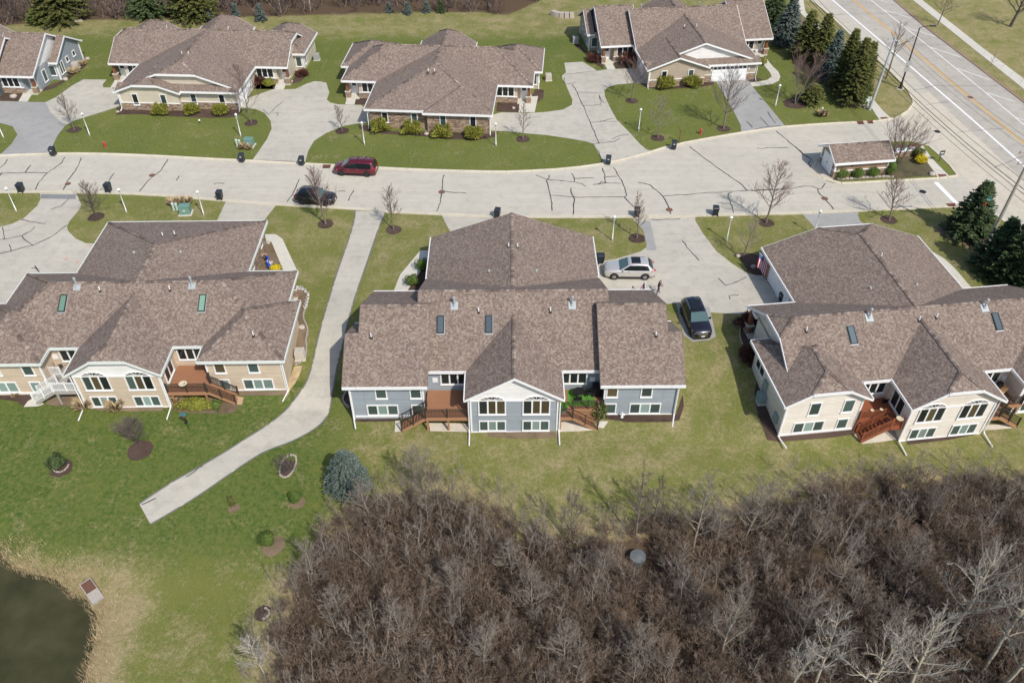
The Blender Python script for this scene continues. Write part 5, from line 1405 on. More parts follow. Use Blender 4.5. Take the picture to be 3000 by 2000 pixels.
def bush_mesh(seed, rx, ry, rz, mat, n=900, leaf=0.09, spiky=0.0, flat=0.25):
    rg = random.Random(seed); V = []; F = []
    lump = [(rg.uniform(0, 6.28), rg.uniform(-1, 1), rg.uniform(.10, .22)) for _ in range(7)]
    for i in range(n):
        u = rg.uniform(-flat, 1.0); az = rg.uniform(0, 6.283); s = math.sqrt(max(0, 1 - u * u))
        d = Vector((s * math.cos(az), s * math.sin(az), u))
        k = 1.0
        for a, e, am in lump: k += am * math.sin(3 * (az - a)) * math.cos(2.2 * (u - e))
        k *= 0.90 + 0.10 * rg.random() - (0.30 * rg.random() ** 3)
        p = Vector((d.x * rx * k, d.y * ry * k, rz * 0.5 + d.z * rz * 0.55 * k))
        t1 = Vector((rg.uniform(-1, 1), rg.uniform(-1, 1), rg.uniform(-1, 1))).cross(d)
        if t1.length < 1e-3: continue
        t1.normalize(); L = leaf * rg.uniform(.7, 1.5)
        tip = p + d * (L * (0.5 + spiky * 2.2)) + t1 * L * .8 + Vector((0, 0, L * .3))
        b = len(V); t2 = d.cross(t1)
        V += [tuple(p - t2 * L * .5), tuple(p + t2 * L * .5), tuple(tip)]; F.append((b, b + 1, b + 2))
    # dark inner body so that no gaps show right through
    return tri_mesh('foliage', V, F, M[mat])
def bush(base, rx, rz, label, seed, mat='box', ry=None, group=None, name='shrub', rot=0.0, **kw):
    x, y = base; root = empty(name, (x, y, terr(x, y)), rot); tag(root, label, 'shrub', group)
    ry = ry or rx
    mb = MB(); mb.lathe([(rx * .10, 0), (rx * .55, rz * .18), (rx * .78, rz * .5), (rx * .55, rz * .85), (rx * .08, rz * .98)], 10)
    for i, v in enumerate(mb.v): mb.v[i] = (v[0], v[1] * ry / rx, v[2])
    mb.build('branches', M[mat], root, smooth=True)
    link(bpy.data.objects.new('foliage', bush_mesh(seed, rx, ry, rz, mat, **kw)), root)
    return root
CON = 'conifers in the tall row beside the arterial road'
for i, (b, tp_, r_, mt, lab) in enumerate([
        ((2258, 78), (2262, -60), 2.6, 'pine', 'dark spruce nearest the eaves of the white gabled house'),
        ((2300, 130), (2310, -15), 2.4, 'bluespruce', 'blue green spruce second in the tall conifer row'),
        ((2350, 175), (2340, 30), 2.1, 'arbor', 'olive arborvitae squeezed between two bluish spruces'),
        ((2395, 190), (2392, 40), 2.0, 'arbor', 'pointed olive arborvitae standing above the hidden sidewalk'),
        ((2428, 230), (2415, 88), 2.0, 'bluespruce', 'grey blue spruce in the middle of the conifer row'),
        ((2460, 275), (2457, 84), 1.9, 'arbor', 'tall yellowish arborvitae in the conifer row'),
        ((2488, 305), (2497, 110), 2.0, 'arbor', 'tallest dense olive arborvitae at the sidewalk end of the row'),
        ((2515, 290), (2517, 122), 1.5, 'arbor', 'narrow arborvitae at the very end of the row by the sidewalk')]):
    x, y = G(*b); h = hgt(tp_[0], tp_[1], y)
    conifer((x, y), h, r_ * 1.18, lab, 40 + i, mt, CON, 'spruce_tree' if mt != 'arbor' else 'arborvitae', dens=2.0, blunt=0.45 if mt == 'arbor' else 0.15, droop=-0.1 if mt != 'arbor' else 0.12, spray=0.36)
conifer(G(2375, 303), 2.7, 1.9, 'low dark yew under the many stemmed bare tree', 50, 'arbor', None, 'yew_bush', dens=1.6, blunt=0.9, droop=0.2, spray=.3)
for i, (b, tp_, r_, mt, lab) in enumerate([
        ((2832, 690), (2872, 532), 2.9, 'pine', 'dark spruce with turquoise and red ornaments near its top'),
        ((2905, 790), (2930, 640), 2.6, 'pine', 'dark pine behind the ornamented spruce, lower than the pole'),
        ((2960, 830), (2990, 600), 2.9, 'spruce', 'large green pine wrapped around the leaning wooden pole'),
        ((3020, 870), (3060, 640), 2.9, 'spruce', 'green pine cut off by the picture edge by the cream house')]):
    x, y = G(*b); h = hgt(tp_[0], tp_[1], y)
    conifer((x, y), h, r_, lab, 60 + i, mt, None, 'spruce_tree', dens=1.8, blunt=0.4, droop=-0.06, spray=0.40)
x, y = G(1022, 1425)
conifer((x, y), 4.3, 1.95, 'plump blue spruce at the edge of the brush below the blue grey house', 70, 'bluespruce', None, 'spruce_tree', dens=4.2, blunt=0.6, droop=0.04, spray=0.17)
for i, (b, tp_, r_, mt, lab) in enumerate([
        ((185, 60), (182, -75), 5.2, 'arbor', 'broad golden green cedar at the edge of the far woods'),
        ((118, 66), (118, 24), 1.9, 'box', 'small bright green conifer beside the broad golden cedar'),
        ((572, 56), (570, -90), 4.4, 'arbor', 'golden green cedar with bare lower trunk behind the pale yellow house'),
        ((440, 44), (440, -40), 4.0, 'spruce', 'dark green conifer set back in the far woods')]):
    x, y = G(*b); h = hgt(tp_[0], tp_[1], y); conifer((x, y), h, r_, lab, 80 + i, mt, None, 'cedar_tree', dens=1.9, blunt=.8, droop=0.05, spray=.5)
for i, (b, hh, lab) in enumerate([((525, 60), 1.9, 'small blue spruce in the shade of the golden cedar'), ((612, 62), 2.6, 'small blue spruce right beside the golden cedar'), ((692, 46), 2.0, 'small dim spruce half hidden behind the peaked roof'),
                                  ((766, 62), 2.8, 'small blue spruce behind the ridge of the pale yellow house'), ((1141, 38), 1.7, 'thin little spruce on the straw bank, first of the middle four'), ((1195, 43), 2.0, 'bushy little spruce on the straw bank, second of the middle four'),
                                  ((1251, 37), 1.9, 'little spruce on the straw bank, third of the middle four'), ((1292, 38), 2.0, 'little bright green spruce on the straw bank, last of the middle four')]):
    conifer(G(*b), hh, hh * 0.42, lab, 90 + i, 'bluespruce' if i != 7 else 'spruce', 'young spruces along the far woods', 'young_spruce', dens=0.8, spray=.3)
JG = 'yellow green junipers in front of the houses'
for i, (u, lab) in enumerate([((1390, 985), 'juniper under the second window of the pale yellow house, left of three'), ((1655, 980), 'middle juniper of three before the pale yellow house'), ((1905, 985), 'juniper at the corner end of the pale yellow house front')]):
    bush(Q00(u)[0], 0.95, 1.15, lab, 100 + i, 'juniper', group=JG, name='juniper', n=1300, leaf=.13, spiky=.5)
for i, (u, lab) in enumerate([((1068, 1130), 'juniper beside the downspout of the stone front'), ((1343, 1150), 'juniper next to the step in the stone front'), ((1607, 1180), 'juniper right of the little boulder at the stone front'), ((1873, 1190), 'juniper at the far end window of the stone front')]):
    bush(Q10(u)[0], 1.0, 1.25, lab, 110 + i, 'juniper', group=JG, name='juniper', n=1500, leaf=.13, spiky=.5)
for i, (u, lab) in enumerate([((1318, 760), 'juniper below the left window of the beige house'), ((1552, 745), 'juniper below the right window of the beige house')]):
    bush(Q20(u)[0], 1.1, 1.35, lab, 120 + i, 'juniper', group=JG, name='juniper', n=1400, leaf=.13, spiky=.5)
for i, (u, lab) in enumerate([((775, 1535), 'round clipped bush at the door end of the brown shed'), ((910, 1530), 'round clipped bush second along the brown shed'), ((1042, 1518), 'round clipped bush third along the brown shed'), ((1192, 1505), 'tall clipped bush at the corner of the brown shed')]):
    bush(Q30(u)[0], 0.78 if i < 3 else .72, 1.15 if i < 3 else 1.7, lab, 130 + i, 'box', group='clipped bushes along the shed', name='boxwood', n=1300, leaf=.08)
bush(Q30((1428, 1352))[0], 0.75, 1.2, 'dark rounded bush behind the yellow forsythia', 135, 'arbor', n=1000, leaf=.08)
bush(Q30((1455, 1405))[0], 0.72, 1.0, 'bright yellow forsythia on the shed island', 136, 'forsythia', n=900, leaf=.12, name='forsythia')
bush(Q11((1345, 1185))[0], 0.70, 0.95, 'round boxwood beside the garden walk of the blue grey house', 137, 'box', name='boxwood', n=1400, leaf=.07)
bush(Q11((1435, 1060))[0], 0.72, 1.2, 'boxwood tucked under the left eave of the blue grey house', 138, 'box', name='boxwood', n=1300, leaf=.07)
bush(G(868, 1466), 0.55, 0.9, 'small round green bush with mulch near the blue spruce', 139, 'box', name='boxwood', n=1200, leaf=.06); mulch_ring(G(872, 1472), 0.62, seed=41, mat='soil')
bush(G(786, 1592), 0.66, 1.1, 'dark green bush beside an oval of bare mulch', 140, 'box', name='boxwood', n=1300, leaf=.06); mulch_ring(G(800, 1600), 0.85, seed=42, mat='soil')
conifer(G(682, 1480), 1.15, 0.33, 'tiny cone shaped arborvitae alone in the lawn', 141, 'arbor', None, 'arborvitae', dens=0.9, blunt=.5, droop=.25, spray=.14); mulch_ring(G(686, 1488), 0.45, seed=43, mat='soil')
bush(G(172, 1368), 0.70, 1.2, 'dark green shrub in a stone edged ring on the back lawn', 142, 'spruce', n=1200, leaf=.09); mulch_ring(G(181, 1372), 0.9, seed=44)
bush(Q02((1690, 1020))[0], 1.75, 1.0, 'long low hedge below the brown deck of the tan house', 143, 'juniper', ry=0.7, name='hedge', n=2200, leaf=.10)
bush(Q02((1868, 1020))[0], 0.48, 0.8, 'small round bush at the end of the low hedge', 144, 'box', n=700, leaf=.08)
bush(Q10((125, 740))[0], 0.75, 0.8, 'bright green mound bush by the front walk of the pale yellow house', 145, 'juniper', n=800, leaf=.1)
bush(Q00((2318, 740))[0], 0.8, 0.9, 'green mound bush under the triple window of the pale yellow house', 146, 'juniper', n=800, leaf=.1)
bush(Q20((2150, 555))[0], 0.8, 1.0, 'yellow green bush in the curve of the front walk', 147, 'juniper', n=800, leaf=.1)
bush(Q11((175, 1075))[0], 0.55, 0.7, 'small yellow flowering bush beside the cobalt garden sculpture', 148, 'forsythia', n=500, leaf=.1)
for i, (q, r_, h_, lab) in enumerate([(Q00((2235, 720))[0], 0.9, 1.0, 'bare red brown shrub beside the garage wall of the pale yellow house'), (Q20((1000, 545))[0], 1.3, 1.3, 'dark red bare shrub below the triple window of the beige house'), (Q20((700, 530))[0], 0.8, 0.8, 'low dark red shrub by the porch column of the beige house'), (Q10((30, 710))[0], .9, .9, 'bare brown shrub left of the front walk of the pale yellow house'),
                                      (Q22((2030, 320))[0], 0.9, 1.1, 'dark red shrub in the shaded bed by the cream porch'), (Q22((2040, 590))[0], 0.8, 0.9, 'dark red shrub in the shaded bed by the side windows of the cream house'), (Q10((400, 650))[0], .7, .5, 'low brown shrub at the end wall of the pale yellow house')]):
    bush(q, r_, h_, lab, 150 + i, 'redshrub', n=900, leaf=.10, spiky=1.4)
def grass_clump(base, r, h, label, seed, n=260):
    rg = random.Random(seed); V = []; F = []
    for i in range(n):
        a = rg.uniform(0, 6.283); q = r * .35 * math.sqrt(rg.random()); o = r * rg.uniform(.3, 1.1); z = h * rg.uniform(.55, 1.1)
        bx, by = q * math.cos(a), q * math.sin(a); w = .02
        b = len(V)
        V += [(bx - w * math.sin(a), by + w * math.cos(a), 0), (bx + w * math.sin(a), by - w * math.cos(a), 0), (bx + o * .5 * math.cos(a), by + o * .5 * math.sin(a), z * .75), (bx + o * math.cos(a), by + o * math.sin(a), z * rg.uniform(.7, 1.1))]
        F += [(b, b + 1, b + 2), (b, b + 2, b + 3), (b + 1, b + 3, b + 2)]
    x, y = base; o = link(bpy.data.objects.new('ornamental_grass', tri_mesh('ornamental_grass', V, F, M['straw']))); o.location = (x, y, terr(x, y)); tag(o, label, 'grass clump', 'dry ornamental grass clumps'); return o
for i, (q, r_, h_, lab) in enumerate([(Q02((730, 1010))[0], 0.8, 1.1, 'tan grass clump under the left bay windows of the tan house'), (Q02((1005, 1030))[0], 0.7, 1.2, 'tan grass clump between the two basement windows of the tan house'), (Q02((1520, 960))[0], .6, .7, 'tan grass clump left of the low hedge'),
                                      (Q00((2095, 1285))[0], .5, .9, 'rusty grass clump left of the green utility box by the bin'), (Q00((2150, 1290))[0], .35, .7, 'thin grass tuft in front of the green utility box'), (Q01((1490, 500))[0], .6, .9, 'grass clump behind the pale pedestals'), (Q01((1560, 490))[0], .5, .9, 'grass clump between pedestal and green box on the verge'), (Q01((1625, 490))[0], .5, .9, 'grass clump behind the green box on the verge'),
                                      (Q30((600, 1005))[0], .5, 1.0, 'straw grass tuft wrapped round the white pedestal'), (Q30((640, 1005))[0], .35, .9, 'straw grass tuft right of the white pedestal'), (Q00((640, 630))[0], .8, .8, 'rusty grass clump by the blue house end wall'), (Q00((715, 560))[0], .6, .7, 'rusty grass clump beside the far air conditioner'),
                                      (Q02((140, 915))[0], .3, .5, 'little straw tuft in the mulch below the tan house wall')]):
    grass_clump(q, r_, h_, lab, 170 + i)

# ------------------------------------------------------------------ brush thicket and woods
def scatter(name, protos, places, mat):
    """uncountable growth: prototypes instanced on points by geometry nodes"""
    pc_ = bpy.data.collections.new(name + '_kinds')
    for i, (V, F) in enumerate(protos):
        pc_.objects.link(bpy.data.objects.new('%s_kind_%02d' % (name, i), tri_mesh(name + '_kind', V, F, M[mat])))
    me = bpy.data.meshes.new(name); me.from_pydata([p[1:4] for p in places], [], [])
    for nm, ty, arr, key in (('idx', 'INT', [p[0] for p in places], 'value'), ('rz', 'FLOAT_VECTOR', [c for p in places for c in (0.0, 0.0, p[4])], 'vector'), ('sc', 'FLOAT_VECTOR', [c for p in places for c in (p[5], p[5], p[6])], 'vector')):
        me.attributes.new(nm, ty, 'POINT').data.foreach_set(key, arr)
    o = link(bpy.data.objects.new(name, me)); md = o.modifiers.new('scatter', 'NODES')
    ng = bpy.data.node_groups.new(name, 'GeometryNodeTree'); md.node_group = ng
    ng.interface.new_socket('Geometry', in_out='INPUT', socket_type='NodeSocketGeometry'); ng.interface.new_socket('Geometry', in_out='OUTPUT', socket_type='NodeSocketGeometry')
    N_ = ng.nodes.new; gi, go = N_('NodeGroupInput'), N_('NodeGroupOutput')
    ci = N_('GeometryNodeCollectionInfo'); ci.inputs['Collection'].default_value = pc_; ci.inputs['Separate Children'].default_value = True; ci.inputs['Reset Children'].default_value = True
    ip = N_('GeometryNodeInstanceOnPoints'); ip.inputs['Pick Instance'].default_value = True
    def attr(nm, ty):
        a = N_('GeometryNodeInputNamedAttribute'); a.data_type = ty; a.inputs['Name'].default_value = nm; return a.outputs['Attribute']
    e2r = N_('FunctionNodeEulerToRotation')
    L_ = ng.links.new
    L_(gi.outputs[0], ip.inputs['Points']); L_(ci.outputs[0], ip.inputs['Instance']); L_(attr('idx', 'INT'), ip.inputs['Instance Index'])
    L_(attr('rz', 'FLOAT_VECTOR'), e2r.inputs[0]); L_(e2r.outputs[0], ip.inputs['Rotation']); L_(attr('sc', 'FLOAT_VECTOR'), ip.inputs['Scale']); L_(ip.outputs[0], go.inputs[0])
    return o
def proto(seed, **kw):
    T, C = bare_tree(seed, **kw)
    V = np.array(T.v + C.v, dtype=np.float32); F = np.array(T.f + [tuple(i + len(T.v) for i in f) for f in C.f], dtype=np.int32)
    return V, F
rg = random.Random(77)
brush_p = [proto(200 + i, h=2.1, spread=1.35, stems=5, n1=20, n2=6, n3=4, r0=0.036, trunk=0.08, rise=1.1, wob=0.22, twig=0.0062) for i in range(6)]
sap_p = [proto(230 + i, h=4.4, spread=1.5, stems=1 + i % 2, n1=12, n2=5, n3=3, r0=0.040, trunk=0.25, rise=1.2, wob=0.2, twig=0.0070) for i in range(5)]
wx = [p[0] for p in WOODS]; wy = [p[1] for p in WOODS]
def in_view(x, y): return abs(x) < (y * _C + 53 * _S) * 0.66 + 2
KEEP = [(*zz(1500, 1350, 2.4123)((885, 705))[0], 1.5, 1.5)] + [(*G(*b), r_, r2) for b, r_, r2 in (((2765, 1880), .9, 1.8), ((2880, 1960), .8, 1.4), ((2380, 2030), .8, 1.2), ((2030, 1615), .8, 1.4), ((2180, 1590), .8, 1.2), ((1790, 1730), .9, .9), ((1830, 1810), .8, .8))]
def fill(n, kinds, dmax, smin, smax, hmin, hmax, dmin=-99):
    out = []
    while len(out) < n:
        x = rg.uniform(min(wx) - 3, min(max(wx), 46)); y = rg.uniform(max(14, min(wy)), max(wy) + 3); d = poly_sd(WOODS, x, y)
        if d > dmax or d < dmin or not in_view(x, y): continue
        if any(abs(x - kx) < r1_ and -r2_ < y - ky < r1_ for kx, ky, r1_, r2_ in KEEP): continue
        gap = math.sin(x * .55 + 1.3) * math.sin(y * .62 + .4 + x * .21)
        if d < -1 and gap > .62 and rg.random() < .6: continue
        s = rg.uniform(smin, smax) * (0.75 if d > -1.0 else 1.0); out.append((rg.randrange(kinds), x, y, terr(x, y) - .05, rg.uniform(0, 6.28), s, s * rg.uniform(hmin, hmax)))
    return out
th = scatter('brush_thicket', brush_p, fill(2600, 6, 0.8, .6, 1.3, .5, 1.1), 'brush'); tag(th, 'dense leafless brush thicket filling the ground below the houses', 'thicket', kind='stuff')
th = scatter('sapling_thicket', sap_p, fill(470, 5, 1.4, .6, 1.15, .7, 1.15) + fill(150, 5, 2.4, .55, 1.0, .7, 1.1, -1.0), 'midtwig'); tag(th, 'thin pale saplings crowding through the brush thicket', 'thicket', kind='stuff')
# trees that stand out of the thicket
WT = 'bare trees standing in the brush thicket'
wood = [((2765, 1880), (2770, 1420), 3.3, 'pale', 'tall pale forked tree rising over the brush, tallest of the thicket'), ((2880, 1960), (2960, 1450), 3.0, 'pale', 'pale leaning tree at the thicket edge by the picture border'),
        ((2905, 2040), (2940, 1680), 2.8, 'pale', 'thick pale tree low in the thicket with lichen yellow limbs'), ((2380, 2030), (2400, 1840), 2.4, 'pale', 'whitish forked tree low in the thicket'), ((2310, 2040), (2290, 1860), 1.9, 'pale', 'whitish twisted tree left of the forked one'),
        ((2110, 1930), (2130, 1720), 2.6, 'mid', 'broad pale crowned tree in the middle of the thicket'), ((2330, 1900), (2340, 1740), 2.6, 'mid', 'broad pale crowned tree beside the fallen log'), ((2440, 1740), (2470, 1580), 2.6, 'mid', 'crooked pale tree in the open brown patch of brush'),
        ((2030, 1615), (2020, 1390), 2.6, 'mid', 'pale bent tree on the thicket edge with spreading crown'), ((2180, 1590), (2240, 1380), 2.4, 'mid', 'pale twin limbed tree on the thicket edge'), ((2095, 1600), (2105, 1480), 1.6, 'mid', 'small starry crowned tree on the thicket edge'),
        ((1910, 1545), (1915, 1400), 1.7, 'dark', 'dark straight sapling on the grass edge'), ((1860, 1580), (1870, 1380), 1.9, 'dark', 'dark thin tree on the grass edge with long shadow'), ((1665, 1590), (1620, 1440), 2.2, 'dark', 'dark leaning tree with long shadow onto the lawn'),
        ((1240, 1440), (1235, 1290), 2.4, 'mid', 'fine grey tree right of the blue spruce'), ((1085, 1530), (1010, 1400), 1.9, 'mid', 'pale tree leaning in front of the blue spruce'), ((1290, 1500), (1330, 1360), 2.0, 'dark', 'grey brown tree behind the fine grey tree'),
        ((930, 1720), (900, 1600), 1.9, 'mid', 'pale twiggy tree on the left flank of the thicket'), ((1330, 1760), (1330, 1640), 2.0, 'mid', 'pale forked tree in the left half of the thicket'), ((1560, 1820), (1560, 1690), 2.1, 'mid', 'winding pale tree above the fallen logs'),
        ((1180, 1900), (1170, 1770), 2.0, 'mid', 'pale spindly tree low in the left half of the thicket'), ((1420, 1960), (1410, 1830), 2.0, 'mid', 'spindly tree beneath the forked one'), ((1650, 1960), (1640, 1830), 2.1, 'mid', 'pale tree near the dark hollow at the bottom'),
        ((1860, 1960), (1870, 1840), 2.0, 'mid', 'tangled tree between the dark hollow and the fallen log'), ((780, 1990), (760, 1880), 1.8, 'pale', 'pale bare tree standing alone on the grass beside the thicket'), ((2560, 1900), (2550, 1760), 2.0, 'mid', 'grey tree beside the pile of logs'),
        ((2640, 2060), (2690, 1800), 3.0, 'pale', 'big whitish tree at the foot of the thicket below the log pile'), ((2500, 2090), (2480, 1850), 2.8, 'pale', 'whitish spreading tree between the forked tree and the long pole'), ((3010, 1900), (3040, 1430), 3.2, 'pale', 'tall pale tree half out of the picture beside the thicket'), ((2960, 2110), (3000, 1760), 3.2, 'pale', 'large lichen pale tree overhanging the long lying pole'),
        ((2620, 1700), (2650, 1560), 2.2, 'mid', 'grey tree leaning from the log pile'), ((2370, 1620), (2390, 1490), 1.9, 'mid', 'fan shaped tree near the back of the thicket'), ((2700, 1540), (2760, 1400), 2.0, 'dark', 'dark purple tree at the back right of the thicket'),
        ((1500, 1700), (1490, 1590), 1.8, 'mid', 'small pale tree above the left hollow'), ((1750, 1720), (1740, 1600), 1.8, 'mid', 'small pale tree left of the round grey lid'), ((1000, 1830), (985, 1720), 1.7, 'mid', 'small twiggy tree at the left bottom of the thicket')]
for i, (b, tp_, sp_, kind, lab) in enumerate(wood):
    x, y = G(*b); h = max(3.0, hgt(tp_[0], tp_[1], y) - terr(x, y)); h = min(h, 11.0)
    bk, tw = {'pale': ('palebark', 'paletwig'), 'mid': ('midbark', 'midtwig'), 'dark': ('bark', 'twig')}[kind]
    plant_tree((x, y), h, sp_, lab, 300 + i, bk, tw, WT, n1=20 if kind != 'mid' else 22, n2=8, n3=5, r0=(0.0145 if kind == 'pale' else .010) * h + .015, wob=0.2, trunk=0.34 if kind == 'pale' else .22, rise=0.9, twig=0.0095 if kind == 'pale' else .0075, leader=True)
plant_tree(G(775, 1806), 1.6, 0.35, 'newly planted sapling in a ring of pale stones near the pond', 390, group=None, n1=5, n2=2, n3=1, r0=.02)
plant_tree(G(838, 1386), 1.7, 1.3, 'bare multi stemmed shrub in a long stone edged bed', 391, bark='darkbark', twig_m='twig', stems=5, n1=25, n2=5, r0=.07, trunk=.1, rise=.8, name='bare_shrub')
# far woods
far_p = [proto(500 + i, h=7.0, spread=2.0, stems=2, n1=14, n2=5, n3=2, r0=0.10, trunk=0.2, rise=1.4, wob=0.2, twig=0.016) for i in range(5)]
places = []
while len(places) < 800:
    x = rg.uniform(-112, 12); y = rg.uniform(128, 172); d = poly_sd(FARWOODS, x, y)
    if d > 0.3: continue
    if rg.random() < (y - 128) / 70: continue
    s = rg.uniform(.7, 1.15); places.append((rg.randrange(5), x, y, -0.1, rg.uniform(0, 6.28), s, s * rg.uniform(.6, 1.0) * (0.6 if d > -2.5 else 1.0)))
th = scatter('far_woods', far_p, places, 'farbrush'); tag(th, 'leafless far woods behind the houses across the street', 'woods', kind='stuff')
for i, (b, lab) in enumerate([((910, 30), 'single pale trunk at the front of the far woods'), ((823, 36), 'grey forked trunk at the front of the far woods'), ((1186, 20), 'dark mossy trunk in the far woods behind a little spruce')]):
    x, y = G(*b); plant_tree((x, y), 9.0, 1.5, lab, 560 + i, 'palebark' if i < 2 else 'bark', 'midtwig', 'trunks standing out in the far woods', n1=8, n2=4, n3=2, r0=.14, trunk=.5, twig=.014)

# reeds round the pond (uncountable)
V = []; F = []
rg = random.Random(9)
cnt = 0
while cnt < 9000:
    x = rg.uniform(-40, -14); y = rg.uniform(20, 38); s = poly_sd(POND, x, y)
    if s > 2.6 or s < -0.35: continue
    cl = .5 + .5 * math.sin(x * 1.7 + math.sin(y * 1.3) * 2) * math.sin(y * 1.9 + x * .6)
    if rg.random() < max(0, s) / 2.7 or (s > .5 and rg.random() > .25 + .75 * cl): continue
    cnt += 1
    z = max(terr(x, y), POND_Z - .1); a = rg.uniform(0, 6.283); h = rg.uniform(.14, .42) * (1.2 if s < 1.2 else .8); o = rg.uniform(.1, .5) * h * 1.6; w = .014
    b = len(V); V += [(x - w * math.sin(a), y + w * math.cos(a), z), (x + w * math.sin(a), y - w * math.cos(a), z), (x + o * math.cos(a), y + o * math.sin(a), z + h)]; F.append((b, b + 1, b + 2))
rd = link(bpy.data.objects.new('pond_reeds', tri_mesh('pond_reeds', V, F, M['straw']))); tag(rd, 'dry straw coloured reeds around the pond bank', 'reeds', kind='stuff')
# leaf litter and fallen sticks inside the thicket are ground cover
def log(a, b, r, label, mat='bark'):
    za, zb = terr(*a), terr(*b); mb = MB(); n = 6; rg_ = random.Random(int(a[0] * 31))
    pts = [(lerp(a[0], b[0], i / n) + rg_.uniform(-.08, .08), lerp(a[1], b[1], i / n) + rg_.uniform(-.08, .08), lerp(za, zb, i / n) + r * .7) for i in range(n + 1)]
    mb.tube(pts, [r * lerp(1, .55, i / n) for i in range(n + 1)], 8); tag(mb.build('fallen_log', M[mat]), label, 'log', 'fallen logs in the thicket')
K13 = zz(1500, 1350, 2.4123); K23 = zz(2025, 1350, 2.4123)
log(*K13((620, 810), (785, 1030)), 0.2, 'fallen log just below the round grey lid'); log(*K13((530, 980), (700, 1190)), 0.17, 'thin fallen log left of the thicker one')
log(*K23((1330, 730), (1460, 980)), 0.3, 'dark thick log at the log pile'); log(*K23((1420, 780), (1560, 870)), 0.26, 'split pale log lying across the log pile'); log(*K23((900, 1330), (2000, 1240)), 0.14, 'long pale pole lying low in the thicket')
x, y = K13((885, 705))[0]
mb = MB(); mb.lathe([(.52, -.1), (.52, .55), (.6, .56), (.6, .64), (.22, .72), (.07, .74)], 18); o = mb.build('round_lid', M['tanktop'], loc=(x, y, terr(x, y))); tag(o, 'round blue grey well lid half hidden in the thicket', 'well cover')
# ------------------------------------------------------------------ decks
def rail(root, a, b, z0, z1, mat, post='bronze', step=0.13, posts=True, thick=0.035, h=0.95):
    """railing run between two deck points; z0/z1 floor heights at the ends"""
    a, b = Vector((*a, z0)), Vector((*b, z1)); L = (b - a).length
    if L < 0.1: return
    o = empty('railing', a, 0, root)
    d = b - a
    mb = MB(); mb.bar((0, 0, h), d + Vector((0, 0, h)), 0.06, 0.05); mb.build('top_rail', M[mat], o)
    mb = MB(); mb.bar((0, 0, .1), d + Vector((0, 0, .1)), 0.04, 0.04); mb.build('bottom_rail', M[mat], o)
    n = max(2, int(math.hypot(d.x, d.y) / step))
    key = ('bal', mat, thick, h)
    if key not in CACHE:
        q = MB(); q.box((-thick / 2, -thick / 2, .1), (thick / 2, thick / 2, h)); CACHE[key] = q.mesh('baluster', M[mat])
    for i in range(1, n):
        put('baluster', CACHE[key], o, d * (i / n))
    if posts:
        key = ('post', post, h)
        if key not in CACHE:
            q = MB(); q.box((-.05, -.05, -.1), (.05, .05, h + .1)); CACHE[key] = q.mesh('post', M[post])
        for t in ([0, 1] if L < 2.2 else [0, .5, 1]): put('post', CACHE[key], o, d * t)
def platform(root, x0, x1, y0, y1, z, mat, skirt, boards='x'):
    n = max(1, round((y1 - y0) / 0.145)) if boards == 'x' else max(1, round((x1 - x0) / 0.145))
    mb = MB()
    for i in range(n):
        if boards == 'x': mb.box((x0, y0 + (y1 - y0) * i / n, z - .035), (x1, y0 + (y1 - y0) * (i + .95) / n, z))
        else: mb.box((x0 + (x1 - x0) * i / n, y0, z - .035), (x0 + (x1 - x0) * (i + .95) / n, y1, z))
    o = mb.build('deck_boards', M[mat], root); o['kind'] = 'stuff'
    mb = MB()
    for a, b in (((x0, y0 - .03, z - .33), (x1, y0 + .012, z - .04)), ((x0 - .03, y0, z - .33), (x0 + .012, y1, z - .04)), ((x1 - .012, y0, z - .33), (x1 + .03, y1, z - .04))): mb.box(a, b)
    mb.build('rim_board', M[skirt], root)
def stairs(root, top, d, n, w, rise, run, mat, skirt, rail_mat, sides=(1, -1), post='bronze', thick=.03, h=.95):
    """flight from top edge point (x, y, z) going down in direction d (unit x or y)"""
    x, y, z = top; dv = Vector((d[0], d[1], 0)); pv = Vector((-d[1], d[0], 0))
    key = ('tread', mat, w)
    for i in range(n):
        p = Vector((x, y, z - rise * (i + 1))) + dv * (run * (i + .5))
        mb = MB(); q = pv * (w / 2); e = dv * (run / 2 + .02)
        c = [p - e - q, p + e - q, p + e + q, p - e + q]
        mb.hexa([v - Vector((0, 0, .04)) for v in c] + c); mb.build('tread', M[mat], root)
    for sg in (-1, 1):
        a = Vector((x, y, z - .12)) + pv * (sg * (w / 2 + .025)); b = a + dv * (run * n) + Vector((0, 0, -rise * n))
        mb = MB(); mb.bar(a, b, .05, .32); mb.build('stringer', M[skirt], root)
        if sg in sides: rail(root, (a.x, a.y), (b.x, b.y), z, z - rise * n, rail_mat, post, thick=thick, h=h)
def deck_root(h_, x, y, label):
    wx_, wy_ = h_.w(x, y); o = empty('deck', (h_.x, h_.y, 0), h_.ang); tag(o, label, 'deck'); return o
def leg(root, x, y, z1, z0, mat, s=.075):
    mb = MB(); mb.box((x - s, y - s, z0), (x + s, y + s, z1)); mb.build('leg', M[mat], root)
FZ = 0.08
d = deck_root(N2, -5.6, -12, 'brown deck with dark railing and corner stairs on the blue grey house, empty')
platform(d, -7.45, -3.75, -13.85, -10.55, FZ, 'deck', 'deckdark')
rail(d, (-7.4, -13.8), (-3.8, -13.8), FZ, FZ, 'bronze'); rail(d, (-7.4, -12.95), (-7.4, -12.45), FZ, FZ, 'bronze')
stairs(d, (-7.45, -13.38, FZ), (-1, 0), 8, 0.9, .185, .26, 'deck', 'deckdark', 'bronze')
for xx in (-7.3, -5.55): leg(d, xx, -13.7, FZ - .05, -1.9, 'deckdark')
d = deck_root(N2, 5.6, -12, 'brown deck with green rug and black dining set on the blue grey house')
